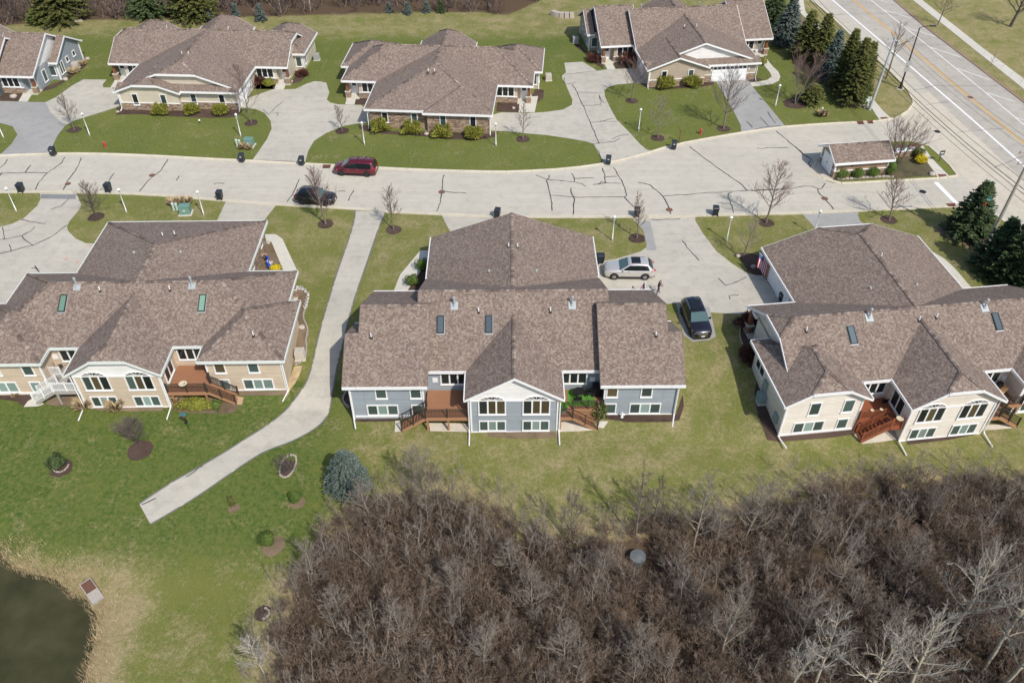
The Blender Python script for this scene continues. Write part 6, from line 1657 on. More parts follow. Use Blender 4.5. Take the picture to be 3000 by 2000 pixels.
platform(d, 3.75, 7.6, -12.9, -10.55, FZ, 'deck', 'deckdark'); platform(d, 3.75, 4.9, -13.88, -12.95, FZ - .0, 'deck', 'deckdark')
rail(d, (4.95, -12.86), (7.55, -12.86), FZ, FZ, 'bronze'); rail(d, (3.8, -13.84), (4.88, -13.84), FZ, FZ, 'bronze')
stairs(d, (4.9, -13.45, FZ), (1, 0), 8, 0.85, .185, .27, 'deck', 'deckdark', 'bronze', sides=(-1,))
mb = MB()
for i in range(5): mb.box((5.0, -12.93, -1.35 + i * .24), (7.6, -12.91, -1.16 + i * .24))
mb.build('skirt_boards', M['deckdark'], d)
for xx in (4.0, 7.5): leg(d, xx, -12.8, FZ - .05, -1.9, 'deckdark')
leg(d, 3.9, -13.75, FZ - .05, -1.9, 'deckdark')
d = deck_root(N1, -6, -12, 'grey deck with white railings and stairs on the tan house')
platform(d, -8.1, -3.75, -11.55, -10.4, FZ, 'greydeck', 'greydeck'); platform(d, -6.1, -3.75, -13.55, -11.6, FZ, 'greydeck', 'greydeck')
rail(d, (-8.05, -11.5), (-6.15, -11.5), FZ, FZ, 'white', 'white', thick=.045); rail(d, (-6.1, -13.5), (-3.8, -13.5), FZ, FZ, 'white', 'white', thick=.045); rail(d, (-8.05, -11.5), (-8.05, -12.2), FZ, FZ, 'white', 'white', thick=.045)
stairs(d, (-6.12, -13.0, FZ), (-1, 0), 8, 1.0, .17, .26, 'greydeck', 'greydeck', 'white', post='white', thick=.045)
for xx in (-6.0, -3.9): leg(d, xx, -13.4, FZ - .05, -2.0, 'greydeck')
mb = MB(); mb.box((-8.1, -11.62, -1.9), (-6.15, -11.57, -.3)); mb.build('skirt_panel', M['greydeck'], d)
d = deck_root(N1, 5.5, -12, 'brown deck with dark railing and a pale tray on the tan house')
platform(d, 3.75, 7.2, -13.85, -10.4, FZ, 'deck', 'deckdark')
rail(d, (3.8, -13.8), (7.15, -13.8), FZ, FZ, 'bronze'); rail(d, (7.15, -12.75), (7.15, -12.45), FZ, FZ, 'bronze')
stairs(d, (7.2, -13.28, FZ), (1, 0), 8, 1.0, .18, .27, 'deck', 'deckdark', 'bronze')
for xx in (4.0, 6.9): leg(d, xx, -13.6, FZ - .05, -2.0, 'deckdark')
d = deck_root(N3, -5.5, -12, 'red stained wooden deck with slatted railings and stairs on the cream house')
platform(d, -7.05, -3.75, -12.6, -10.4, FZ, 'redwood', 'redwood', 'y'); platform(d, -4.75, -3.75, -13.75, -12.65, FZ, 'redwood', 'redwood', 'y')
for a, b in (((-7.0, -12.4), (-7.0, -12.58)), ((-7.0, -12.55), (-4.9, -12.55)), ((-4.7, -13.7), (-3.8, -13.7))): rail(d, a, b, FZ, FZ, 'redwood', 'redwood', step=.16, thick=.06, h=.9)
stairs(d, (-4.75, -13.2, FZ), (-1, 0), 8, 0.95, .18, .27, 'redwood', 'redwood', 'redwood', post='redwood', thick=.055, h=.9)
leg(d, -7.0, -12.5, FZ, -1.8, 'redwood', .09); leg(d, -4.9, -12.5, FZ, -1.8, 'redwood', .09)
mb = MB()
for i in range(9): mb.box((-6.6 + i * .2, -12.62, -1.6), (-6.5 + i * .2, -12.58, -.25))
mb.build('lattice', M['redwood'], d)
d = deck_root(N3, 5.6, -12, 'brown deck with round wooden table on the cream house')
platform(d, 3.75, 7.6, -12.6, -10.4, FZ, 'deck', 'deckdark'); platform(d, 3.75, 4.85, -13.75, -12.65, FZ, 'deck', 'deckdark')
rail(d, (4.95, -12.55), (7.5, -12.55), FZ, FZ, 'bronze'); rail(d, (3.8, -13.7), (4.8, -13.7), FZ, FZ, 'bronze'); rail(d, (7.5, -12.4), (7.5, -12.55), FZ, FZ, 'bronze')
stairs(d, (4.85, -13.25, FZ), (1, 0), 8, 0.85, .18, .27, 'deck', 'deckdark', 'bronze')
leg(d, 7.4, -12.5, FZ, -1.8, 'deckdark'); leg(d, 3.95, -13.6, FZ, -1.8, 'deckdark')
# things on the decks
def thing_on(h_, x, y, z, name, label, cat, rz=0.0, group=None):
    wx_, wy_ = h_.w(x, y); o = empty(name, (wx_, wy_, z), h_.ang + rz); return tag(o, label, cat, group)
wx_, wy_ = N2.w(5.75, -11.6)
mb = MB(); mb.box((-1.15, -.95, 0), (1.15, .95, .012)); o = mb.build('outdoor_rug', M['turf'], loc=(wx_, wy_, FZ + .004), rz=N2.ang); tag(o, 'bright green outdoor rug on the deck of the blue grey house', 'rug')
def round_table(o, r, h, mat, leg_m, glass=False):
    mb = MB(); mb.lathe([(r * .98, h - .04), (r, h - .02), (r * .98, h), (.02, h)], 20); mb.build('table_top', M[mat], o)
    for i in range(4):
        a = math.pi / 4 + i * math.pi / 2; mb = MB(); mb.tube([(math.cos(a) * r * .8, math.sin(a) * r * .8, 0), (math.cos(a) * r * .65, math.sin(a) * r * .65, h - .04)], .022, 5); mb.build('leg', M[leg_m], o)
def chair(o, seat_m, frame_m, rec=0.25, h=.95):
    mb = MB(); mb.box((-.25, -.24, .40), (.25, .24, .44)); mb.build('seat', M[seat_m], o)
    mb = MB(); mb.hexa([(-.25, .22, .44), (.25, .22, .44), (.25, .25, .44), (-.25, .25, .44), (-.24, .22 + rec, h), (.24, .22 + rec, h), (.24, .25 + rec, h), (-.24, .25 + rec, h)]); mb.build('backrest', M[seat_m], o)
    for sx_ in (-1, 1):
        for sy_ in (-1, 1):
            mb = MB(); mb.tube([(sx_ * .24, sy_ * .24, 0), (sx_ * .24, sy_ * .22, .42)], .018, 5); mb.build('leg', M[frame_m], o)
        mb = MB(); mb.tube([(sx_ * .26, -.22, .42), (sx_ * .27, -.22, .64), (sx_ * .27, .24, .66)], .018, 5); mb.build('armrest', M[frame_m], o)
round_table(thing_on(N2, 5.55, -11.5, FZ + .016, 'patio_table', 'black round patio table on the green rug', 'table'), .5, .72, 'black', 'black')
chair(thing_on(N2, 6.4, -11.45, FZ + .016, 'patio_chair', 'black patio chair right of the black round table', 'chair', -1.2), 'black', 'black')
chair(thing_on(N2, 5.5, -12.1, FZ + .016, 'patio_chair', 'black patio chair in front of the black round table', 'chair', 3.1), 'black', 'black')
o = thing_on(N2, 7.1, -11.1, FZ, 'grill', 'black covered grill in the shaded corner of the deck', 'grill'); mb = MB(); mb.hexa([(-.4, -.4, 0), (.4, -.4, 0), (.4, .4, 0), (-.4, .4, 0), (-.34, -.34, 1.05), (.34, -.34, 1.05), (.34, .34, 1.05), (-.34, .34, 1.05)]); mb.build('cover', M['black'], o); mb = MB(); mb.tube([(-.3, -.42, .8), (.3, -.42, .8)], .02, 5); mb.build('handle', M['bronze'], o)
o = thing_on(N2, 4.1, -13.3, FZ, 'potted_plant', 'bright green fern in a grey pot on the stair landing', 'plant'); mb = MB(); mb.lathe([(.2, 0), (.27, .55), (.24, .55), (.02, .5)], 12); mb.build('pot', M['acgrey'], o)
link(bpy.data.objects.new('foliage', bush_mesh(601, .3, .3, .4, 'fern', n=160, leaf=.12, spiky=.5)), o).location = (0, 0, .5)
wx_, wy_ = N2.w(7.35, -12.4); bush((wx_, wy_ - .55), .45, 1.6, 'tall potted shrub behind the deck railing of the blue grey house', 602, 'perennial', n=260, leaf=.16, spiky=.5, name='potted_shrub')
for (x, y, rz, lab) in ((-7.2, -10.95, 0.5, 'tan sling recliner on the white railed deck, the longer one'), (-5.6, -10.9, -0.7, 'tan sling chair on the white railed deck beside the little table')):
    chair(thing_on(N1, x, y, FZ, 'sling_chair', lab, 'chair', rz + math.pi * 0), 'sand', 'bronze', .35, 1.05)
round_table(thing_on(N1, -6.5, -10.75, FZ, 'side_table', 'small dark round table between the tan sling chairs', 'table'), .24, .45, 'bronze', 'bronze')
round_table(thing_on(N3, 5.0, -11.5, FZ, 'patio_table', 'round teak table on the right deck of the cream house', 'table'), .75, .72, 'teak', 'teak')
chair(thing_on(N3, 4.7, -10.8, FZ, 'patio_chair', 'teak chair behind the round teak table', 'chair', .2), 'teak', 'teak')
chair(thing_on(N3, 6.1, -11.35, FZ, 'patio_chair', 'teak chair right of the round teak table', 'chair', -1.4), 'teak', 'teak')
o = thing_on(N3, 6.3, -10.8, FZ, 'kettle_grill', 'small dark kettle grill in the deck corner of the cream house', 'grill'); mb = MB(); mb.lathe([(.05, .55), (.27, .75), (.29, .85), (.2, 1.02), (.02, 1.06)], 14); mb.build('bowl', M['black'], o)
for i in range(3):
    a = i * 2.1; mb = MB(); mb.tube([(math.cos(a) * .12, math.sin(a) * .12, .65), (math.cos(a) * .26, math.sin(a) * .26, 0)], .015, 5); mb.build('leg', M['bronze'], o)
for x, y, r_, lab in ((-6.1, -12.55, .15, 'small pale dish on the red deck railing, left of two'), (-5.3, -12.55, .15, 'small pale dish on the red deck railing, right of two'), (-4.25, -13.7, .3, 'large pale plate on the corner railing of the red deck')):
    wx_, wy_ = N3.w(x, y); mb = MB(); mb.lathe([(r_ * .5, 0), (r_, .05), (r_ * .95, .06), (.02, .03)], 16); tag(mb.build('rail_dish', M['sand'], loc=(wx_, wy_, FZ + .93)), lab, 'dish')
wx_, wy_ = N1.w(5.35, -13.8); mb = MB(); mb.lathe([(.2, 0), (.36, .05), (.34, .06), (.02, .03)], 16); tag(mb.build('rail_dish', M['sand'], loc=(wx_, wy_, FZ + .98)), 'pale round tray on the brown deck railing of the tan house', 'dish')
o = thing_on(N3, -3.95, -10.75, FZ, 'snow_shovel', 'yellow handled black snow shovel leaning in the deck corner', 'shovel'); mb = MB(); mb.tube([(0, -.1, .1), (.1, .12, 1.3)], .02, 5); mb.build('handle', M['paintyellow'], o); mb = MB(); mb.box((-.28, -.25, .0), (.22, -.2, .4)); mb.build('blade', M['black'], o)

# ------------------------------------------------------------------ beds, pads, edging
for pts in (Q02((-60, 870), (330, 868), (370, 880), (320, 905), (200, 1000), (150, 960), (-60, 930)),):
    sheet('mulch_bed', pts, M['mulch'], 0.012)
sheet('mulch_bed', Q02((410, 900), (700, 905), (1410, 985), (1400, 1040), (1100, 1045), (850, 1035), (640, 1000), (500, 1000), (400, 985)), M['soil'], 0.012)
sheet('mulch_bed', Q02((1430, 905), (1900, 930), (2060, 985), (2040, 1040), (1960, 1068), (1800, 1060), (1560, 1055), (1440, 1010)), M['soil'], 0.012)
sheet('stepping_pad', Q02((320, 905), (380, 985), (330, 1002), (205, 1008), (240, 960)), M['walk'], 0.03)
sheet('stepping_pad', Q02((2040, 915), (2100, 925), (2085, 990), (2010, 985)), M['terracotta'], 0.03)
sheet('mulch_bed', Q02((2040, 868), (2400, 870), (2470, 850), (2480, 905), (2060, 910)), M['soil'], 0.012)
sheet('mulch_bed', Q12((840, 1075), (1230, 1075), (1240, 1115), (1190, 1130), (900, 1135), (850, 1125)), M['mulch'], 0.012)
sheet('gravel_pad', Q12((1490, 1145), (1850, 1150), (1850, 1222), (1500, 1215)), M['gravel'], 0.016)
sheet('stepping_pad', Q12((1200, 1128), (1240, 1128), (1275, 1215), (1195, 1225)), M['walk'], 0.03)
sheet('mulch_bed', Q22((-210, 1218), (380, 1218), (375, 1270), (100, 1280), (-210, 1262)), M['soil'], 0.012)
sheet('gravel_pad', Q22((405, 1120), (560, 1130), (700, 1205), (600, 1215), (405, 1222)), M['gravel'], 0.016)
sheet('stepping_pad', Q22((755, 1130), (830, 1130), (790, 1190), (740, 1185)), M['walk'], 0.03)
sheet('mulch_bed', Q22((800, 1075), (1410, 1075), (1470, 900), (1480, 1000), (1440, 1120), (1350, 1135), (1000, 1138), (820, 1110)), M['mulch'], 0.012)
sheet('mulch_bed', Q32((265, 1250), (860, 1180), (890, 1240), (700, 1270), (320, 1300), (260, 1310), (140, 1290), (60, 1080), (30, 900), (60, 700), (40, 520), (110, 560), (140, 800), (200, 1050)), M['mulch'], 0.012)
sheet('gravel_pad', Q32((885, 1240), (1240, 1200), (1300, 1280), (1100, 1310), (960, 1325)), M['gravel'], 0.016)
sheet('mulch_bed', Q32((1330, 1275), (1960, 1200), (1990, 1230), (1700, 1290), (1350, 1330)), M['mulch'], 0.012)
sheet('gravel_pad', Q32((1975, 1165), (2240, 1150), (2250, 1190), (2000, 1210)), M['gravel'], 0.016)
sheet('mulch_bed', Q22((1960, 350), (2010, 280), (2090, 290), (2110, 500), (2090, 690), (2030, 660), (2040, 560), (1990, 480)), M['mulch'], 0.02)
sheet('mulch_bed', Q12((325, -20), (440, 10), (455, 70), (430, 160), (400, 220), (455, 340), (430, 420), (440, 520), (420, 600), (340, 645), (310, 640), (330, 300)), M['soil'], 0.012)
sheet('gravel_pad', Q12((330, 660), (400, 650), (380, 720), (340, 800), (300, 850), (265, 930), (262, 880), (290, 760)), M['straw'], 0.012)
sheet('mulch_bed', Q11((0, 812), (128, 812), (235, 1070), (240, 1100), (-60, 1100), (-30, 1000)), M['soil'], 0.012, flat=0)
sheet('mulch_bed', Q11((1390, 1020), (1460, 1010), (1460, 1260), (1290, 1260), (1310, 1190), (1380, 1100)), M['mulch'], 0.012, flat=0)
sheet('mulch_bed', Q21((1905, 930), (1960, 915), (2060, 915), (2180, 950), (2210, 1105), (2100, 1107), (2030, 1070), (1985, 990)), M['mulch'], 0.014, flat=0)
sheet('mulch_bed', Q12((770, 860), (800, 880), (835, 1060), (790, 1010), (750, 970), (748, 920)), M['mulch'], 0.012)
sheet('mulch_bed', Q03((2000, 0), (2090, 0), (2085, 30), (2050, 100), (2000, 118), (1975, 90), (1985, 40)) , M['mulch'], 0.012)
mulch_ring(G(770, 1797), 0.62, seed=45)
for pts in (Q00((1005, 925), (2040, 925), (2100, 950), (2030, 1010), (1800, 1018), (1400, 1000), (1200, 985), (1000, 990)), Q10((880, 1075), (975, 1085), (1010, 1130), (1475, 1135), (2000, 1155), (2090, 1130), (2060, 1180), (1900, 1210), (1600, 1195), (1350, 1165), (1000, 1148), (890, 1110)), Q20((1110, 720), (1190, 745), (1660, 700), (1735, 690), (1745, 730), (1600, 755), (1250, 775), (1120, 745)),
            Q20((860, 515), (1010, 500), (1010, 592), (895, 590)), Q20((640, 470), (740, 500), (780, 545), (790, 600), (700, 540)), Q10((880, 800), (960, 800), (960, 902), (850, 902)), Q10((2080, 860), (2270, 870), (2262, 968), (2070, 962)), Q00((2180, 690), (2352, 680), (2352, 768), (2170, 768)), Q10((0, 680), (190, 700), (165, 770), (0, 770)), Q00((0, 800), (60, 750), (230, 750), (160, 870), (0, 870)), Q00((320, 790), (380, 755), (545, 690), (720, 520), (760, 520), (740, 570), (600, 680), (470, 760), (330, 800)), Q10((310, 700), (370, 610), (445, 610), (430, 660), (380, 710), (320, 720)), Q20((150, 870), (200, 770), (275, 775), (270, 850), (190, 900)), Q20((2020, 690), (2110, 668), (2160, 690), (2060, 710)), Q20((520, 380), (570, 370), (640, 450), (620, 460), (560, 410))):
    sheet('mulch_bed', pts, M['mulch'], 0.016, flat=0)
sheet('mulch_bed', Q30((250, 360), (330, 470), (380, 560), (620, 640), (700, 800), (760, 910), (950, 925), (1010, 945), (940, 860), (930, 740), (920, 560), (700, 420), (420, 130), (300, 60), (150, 20)), M['soil'], 0.010, flat=0)
sheet('mulch_bed', Q31((1590, 690), (1660, 780), (1850, 850), (1980, 1000), (2080, 1100), (2250, 1210), (2420, 1210), (2420, 900), (2300, 760), (2000, 700)), M['soil'], 0.010)
def edging(pts, label, step=0.33, mat='rockgrey', s=.13, name='stone_edging'):
    root = empty(name, (pts[0][0], pts[0][1], terr(*pts[0]))); tag(root, label, 'edging')
    key = ('edge', mat, s)
    if key not in CACHE:
        mbs = []
        for k in range(3):
            rg_ = random.Random(k); q = MB(); j = lambda: rg_.uniform(-.02, .02)
            L = step * .46
            q.hexa([(-L + j(), -s * .6 + j(), -.05), (L + j(), -s * .6 + j(), -.05), (L + j(), s * .6 + j(), -.05), (-L + j(), s * .6 + j(), -.05), (-L + .02 + j(), -s * .5 + j(), s * .9 + j()), (L - .02 + j(), -s * .5 + j(), s * .9 + j()), (L - .02 + j(), s * .5 + j(), s * .9 + j()), (-L + .02 + j(), s * .5 + j(), s * .9 + j())])
            mbs.append(q.mesh('stone', M[mat]))
        CACHE[key] = mbs
    pp = resample(pts, step); ox, oy, oz = root.location
    for i, (a, b) in enumerate(zip(pp, pp[1:])):
        x, y = (a[0] + b[0]) / 2, (a[1] + b[1]) / 2
        put('stone', CACHE[key][i % 3], root, (x - ox, y - oy, terr(x, y) + .03 - oz), (0, 0, math.atan2(b[1] - a[1], b[0] - a[0])))
edging(smooth(Q12((455, 70), (430, 160), (400, 230), (455, 345), (430, 420), (440, 520), (420, 600), (335, 650)), 1), 'curved row of grey blocks edging the bed on the trail side of the tan house')
edging(smooth(Q12((790, 858), (752, 910), (750, 965), (800, 1010)), 1), 'short curve of grey blocks at the corner of the blue grey house')
edging(smooth(Q03((2090, -30), (2098, 0), (2085, 50), (2050, 105), (2010, 122), (1975, 100), (1980, 50), (1995, 0), (2030, -35), (2070, -45), (2090, -30)), 1), 'oval of pale blocks round the bare shrub bed', .28, 'rockpale', .1)
edging(smooth(Q03((1870, 1040), (1905, 1055), (1908, 1085), (1890, 1110), (1855, 1118)), 1), 'arc of pale blocks beside the newly planted sapling', .28, 'rockpale', .13)
edging(smooth(Q03((372, 50), (380, 72), (410, 85), (450, 75), (478, 50), (490, 20)), 1), 'arc of pale blocks round the dark shrub on the back lawn', .25, 'rockpale', .09)
edging(smooth(Q22((1965, 330), (1958, 400), (1985, 470)), 1), 'short row of pale stones by the shaded bed of the cream house', .25, 'rockpale', .08)
edging(Q20((345, 128), (390, 145), (470, 152), (540, 148)), 'pale block retaining wall behind the beige house', .8, 'rockpale', .8, 'retaining_wall')
edging(Q00((260, 205), (330, 200), (450, 195), (600, 190), (720, 185)), 'straggling row of pale rocks along the far bed', .75, 'rockpale', .28)
edging(Q31((735, 280), (830, 282), (1000, 268), (1140, 262), (1235, 268)), 'rough stone row along the bushes of the brown shed', .5, 'rockpale', .2)
def boulder(p, r, label, mat='rockpale', seed=1):
    rg_ = random.Random(seed); bm = bmesh.new(); bmesh.ops.create_icosphere(bm, subdivisions=2, radius=r)
    for v in bm.verts: v.co *= rg_.uniform(.8, 1.12); v.co.z *= .65
    me = bpy.data.meshes.new('boulder'); bm.to_mesh(me); bm.free(); me.materials.append(M[mat]); me.polygons.foreach_set('use_smooth', [True] * len(me.polygons))
    o = put('boulder', me, None, (p[0], p[1], terr(*p) + r * .3)); tag(o, label, 'boulder', 'landscape boulders')
for i, (p, r_, lab) in enumerate([(Q00((118, 838))[0], .5, 'buff boulder in the front bed of the blue house'), (Q00((755, 512))[0], .35, 'white rock behind the far air conditioner'), (Q00((565, 690))[0], .4, 'rock at the end wall of the blue house'), (Q10((1468, 1158))[0], .32, 'tan rock between two junipers at the stone front'), (Q00((1015, 968))[0], .25, 'pale rock at the downspout of the pale yellow house'), (Q10((2218, 935))[0], .25, 'white rock beside the front walk by the stone front'), (Q30((1555, 1505))[0], .4, 'pale boulder at the tip of the shed island'), (Q30((985, 928))[0], .35, 'pale flat rock at the foot of the utility pole'),
                                  (Q11((105, 832))[0], .25, 'white stone at the top of the triangular garden bed'), (Q11((125, 1003))[0], .3, 'tan stone beside the cobalt sculpture'), (Q21((1945, 945))[0], .3, 'brown stone at the tree by the hanging flag'), (Q21((2078, 1038))[0], .3, 'grey stone in the dark bed below the hanging flag'), (Q12((395, 325))[0], .35, 'pale rock in the bed beside the tan house')]):
    boulder(p, r_, lab, seed=i, mat='rockgrey' if 'grey' in lab else 'rockpale')
# planter pots along the tan house bed
for i, u in enumerate([(335, 10), (360, -5), (380, -8), (400, -2), (425, 15), (450, 45), (448, 80), (440, 110), (435, 135), (422, 160)]):
    x, y = Q12(u)[0]; root = empty('planter_pot', (x, y, terr(x, y))); tag(root, 'small white and dark pot in the row edging the tan house bed', 'pot', 'pots edging the bed of the tan house')
    mb = MB(); mb.lathe([(.11, 0), (.15, .32), (.13, .32), (.12, .28)], 10); mb.build('pot', M['white'], root); mb = MB(); mb.lathe([(.13, .281), (.05, .33)], 8); mb.build('soil', M['black'], root)
# cobalt sculpture and bird bath bowl
x, y = Q11((105, 1040))[0]; root = empty('garden_sculpture', (x, y, 0)); tag(root, 'cobalt blue twisted ceramic sculpture in the triangular garden bed', 'sculpture')
mb = MB(); mb.tube([(0, 0, 0), (.15, .1, .3), (-.1, .25, .6), (.1, .45, .85), (-.15, .7, .9), (-.3, .95, .6)], [.22, .18, .12, .1, .12, .2], 8); mb.build('body', M['cobalt'], root, smooth=True)
mb = MB(); mb.tube([(.3, .1, .1), (.15, .3, .6), (.25, .5, .4)], [.08, .06, .05], 6); mb.build('ribbon', M['flagwhite'], root, smooth=True)
x, y = Q11((78, 960))[0]; root = empty('bird_bath', (x, y, 0)); tag(root, 'round terracotta bird bath in the triangular garden bed', 'bird bath'); mb = MB(); mb.lathe([(.15, 0), (.1, .3), (.3, .42), (.28, .42), (.05, .36)], 14); mb.build('bowl', M['terracotta'], root); mb = MB(); mb.lathe([(.16, .385), (.02, .39)], 12); mb.build('water', M['water'], root)

# ------------------------------------------------------------------ lamp posts, bins, utilities
def lamp_mesh():
    p = MB(); p.lathe([(.075, -.1), (.075, .5), (.06, .52), (.05, 2.55), (.07, 2.57), (.07, 2.63), (.05, 2.65)], 10)
    hd = MB()
    for k in range(4):
        a = k * math.pi / 2 + .785; hd.tube([(math.cos(a) * .09, math.sin(a) * .09, 2.66), (math.cos(a) * .15, math.sin(a) * .15, 3.0)], .012, 4)
    hd.lathe([(.10, 2.64), (.10, 2.67)], 8); hd.lathe([(.19, 3.0), (.12, 3.1), (.03, 3.16), (.025, 3.22)], 8)
    gl = MB(); gl.lathe([(.085, 2.672), (.135, 2.995)], 8)
    return p.mesh('post', M['white'], True), hd.mesh('lantern', M['white']), gl.mesh('glass', M['blind'])
LM = lamp_mesh()
for q, lab in [(Q01((145, 560)), 'white lamp post on the grass corner left of the cracked driveway'), (Q01((1093, 570)), 'white lamp post on the verge right of the dark compact tree'), (Q01((1757, 590)), 'white lamp post right beside the green utility box'),
               (Q21((863, 808)), 'white lamp post on the lawn peeking past the gabled garage roof'), (Q21((1848, 812)), 'white lamp post on the lawn near the hanging flag'), (Q31((540, 757)), 'white lamp post just behind the clipped roof of the cream house'),
               (Q00((32, 1187)), 'white lamp post cut off by the picture edge beside the grey driveway'), (Q00((775, 1170)), 'white lamp post next to the tree leaning over the grey driveway'), (Q00((2075, 1175)), 'white lamp post above the pale pedestals by the bushy reddish tree'),
               (Q10((935, 1248)), 'white lamp post in front of the stone fronted house, by its downspout'), (Q10((2067, 1258)), 'white lamp post on the long lawn at the far corner of the stone front'), (Q20((1090, 1130)), 'white lamp post on the lawn between the cracked driveway and a thin tree'), (Q20((2268, 918)), 'white lamp post right of the front garage driveway')]:
    x, y = q[0]; root = empty('lamp_post', (x, y, terr(x, y))); tag(root, lab, 'lamp post', 'white lamp posts on the lawns')
    put('post', LM[0], root); ln = put('lantern', LM[1], root); put('glass', LM[2], ln)
def bin_meshes():
    b = MB(); b.hexa([(-.24, -.28, .08), (.24, -.28, .08), (.24, .28, .08), (-.24, .28, .08), (-.31, -.37, 1.0), (.31, -.37, 1.0), (.31, .37, 1.0), (-.31, .37, 1.0)])
    for zz_ in (.35, .62): b.box((-.30, -.335, zz_), (.30, -.30, zz_ + .06))
    l = MB(); l.hexa([(-.335, -.40, 1.0), (.335, -.40, 1.0), (.335, .42, 1.0), (-.335, .42, 1.0), (-.28, -.33, 1.1), (.28, -.33, 1.1), (.28, .34, 1.1), (-.28, .34, 1.1)])
    l.tube([(-.27, .44, 1.02), (.27, .44, 1.02)], .025, 6)
    w = MB(); w.tube([(-.03, 0, 0), (.03, 0, 0)], .13, 12)
    s = MB(); s.box((-.11, -.385, .78), (.11, -.372, .86))
    return b.mesh('bin_body', M['binplastic']), l.mesh('lid', M['binplastic']), w.mesh('wheel', M['rubber']), s.mesh('sticker', M['plate'])
BMsh = bin_meshes()
BG = 'dark wheeled bins put out along the kerbs'
for q, rz, lab in [(Q00((465, 1340)), 0.1, 'dark bin at the mouth of the grey driveway'), (Q00((2088, 1395)), .05, 'dark bin by the kerb near the rusty grass clump'), (Q10((398, 1422)), 0, 'dark bin left of the storm drain and maroon minivan'), (Q20((828, 1415)), -.15, 'dark bin at the mouth of the forked cracked driveway'), (Q20((1392, 1285)), -.2, 'dark bin on the kerb beside a rusty post'),
                   (Q01((190, 388)), 3.1, 'dark bin on the kerb left of the asphalt apron patch'), (Q01((942, 386)), 3.0, 'dark bin on the kerb beside the dark compact tree'), (Q01((1900, 452)), 3.1, 'dark bin on the kerb by the lamp post and green box'), (Q11((2080, 606)), 2.9, 'dark bin half hidden behind the gabled garage ridge'), (Q21((1072, 600)), 3.1, 'dark bin behind the narrow upright tree'), (Q21((1748, 588)), 3.1, 'dark bin on the kerb across from the cracked junction'),
                   (Q21((762, 1000)), 1.6, 'dark bin against the garage wall beside the silver car'), (Q31((268, 1335)), -1.2, 'dark bin in the shade of the cream house garage door')]:
    x, y = q[0]; root = empty('wheeled_bin', (x, y, terr(x, y) + .02), rz); tag(root, lab, 'bin', BG)
    put('bin_body', BMsh[0], root); put('lid', BMsh[1], root); put('sticker', BMsh[3], root)
    for sx_ in (-1, 1): put('wheel', BMsh[2], root, (sx_ * .27, .27, .13))
for q, lab in ((Q00((910, 1268)), 'red fire hydrant on the lawn of the pale yellow house'), (Q20((1622, 1155)), 'red fire hydrant near the wide bare tree')):
    x, y = q[0]; root = empty('fire_hydrant', (x, y, 0)); tag(root, lab, 'hydrant', 'red fire hydrants')
    mb = MB(); mb.lathe([(.2, 0), (.2, .06), (.13, .08), (.13, .55), (.18, .57), (.18, .62), (.14, .66), (.1, .76), (.03, .8), (.03, .84)], 12); mb.build('barrel', M['hydrant'], root)
    for a in (0, 1.57, 3.14): mb = MB(); mb.tube([(math.cos(a) * .1, -math.sin(a) * .1, .42), (math.cos(a) * .22, -math.sin(a) * .22, .42)], .06, 8); mb.build('outlet', M['hydrant'], root)
def util_box(p, w, d_, h, label, rz, mat='utilgreen'):
    root = empty('utility_box', (p[0], p[1], terr(*p)), rz); tag(root, label, 'utility box')
    mb = MB(); mb.box((-w / 2 - .15, -d_ / 2 - .15, -.05), (w / 2 + .15, d_ / 2 + .15, .08)); mb.build('pad', M['walk'], root)
    mb = MB(); mb.hexa([(-w / 2, -d_ / 2, .08), (w / 2, -d_ / 2, .08), (w / 2, d_ / 2, .08), (-w / 2, d_ / 2, .08), (-w / 2, -d_ / 2 + .12, h), (w / 2, -d_ / 2 + .12, h), (w / 2, d_ / 2, h), (-w / 2, d_ / 2, h)]); mb.build('cabinet', M[mat], root)
    mb = MB(); mb.box((-w / 2 - .03, -d_ / 2 + .08, h), (w / 2 + .03, d_ / 2 + .03, h + .05)); mb.build('lid', M[mat], root)
    mb = MB(); mb.box((-.12, -d_ / 2 - .0, h * .55), (.12, -d_ / 2 + .04, h * .68)); mb.build('sticker', M['plate'], root)
util_box(Q00((2150, 1258))[0], 1.05, 1.0, .95, 'green utility box on a pad beside rusty grass and the street', -.1)
util_box(Q01((1603, 572))[0], 1.15, 1.0, .95, 'green utility box on the verge above the hipped roof', .1)
util_box(Q30((985, 905))[0], .55, .5, 1.15, 'pale green cabinet beside the utility pole', .1, 'pedestal')
for q, lab, n in ((Q00((2045, 1262)), 'pair of pale green pedestals next to the rusty grass', 2), (Q01((1500, 548)), 'pair of pale pedestals beside the green box on the verge', 2), (Q30((602, 985)), 'single white topped pedestal in straw grass on the lawn', 1), (Q30((1018, 925)), 'white pedestal at the foot of the utility pole', 1)):
    x, y = q[0]; root = empty('cable_pedestal', (x, y, 0)); tag(root, lab, 'pedestal')
    for i in range(n):
        mb = MB(); mb.lathe([(.13, -.05), (.13, .75), (.16, .77), (.16, .95), (.1, 1.0)], 10); mb.build('pedestal_cover', M['pedestal'], root, (i * .33, i * .1, -.12 * i))
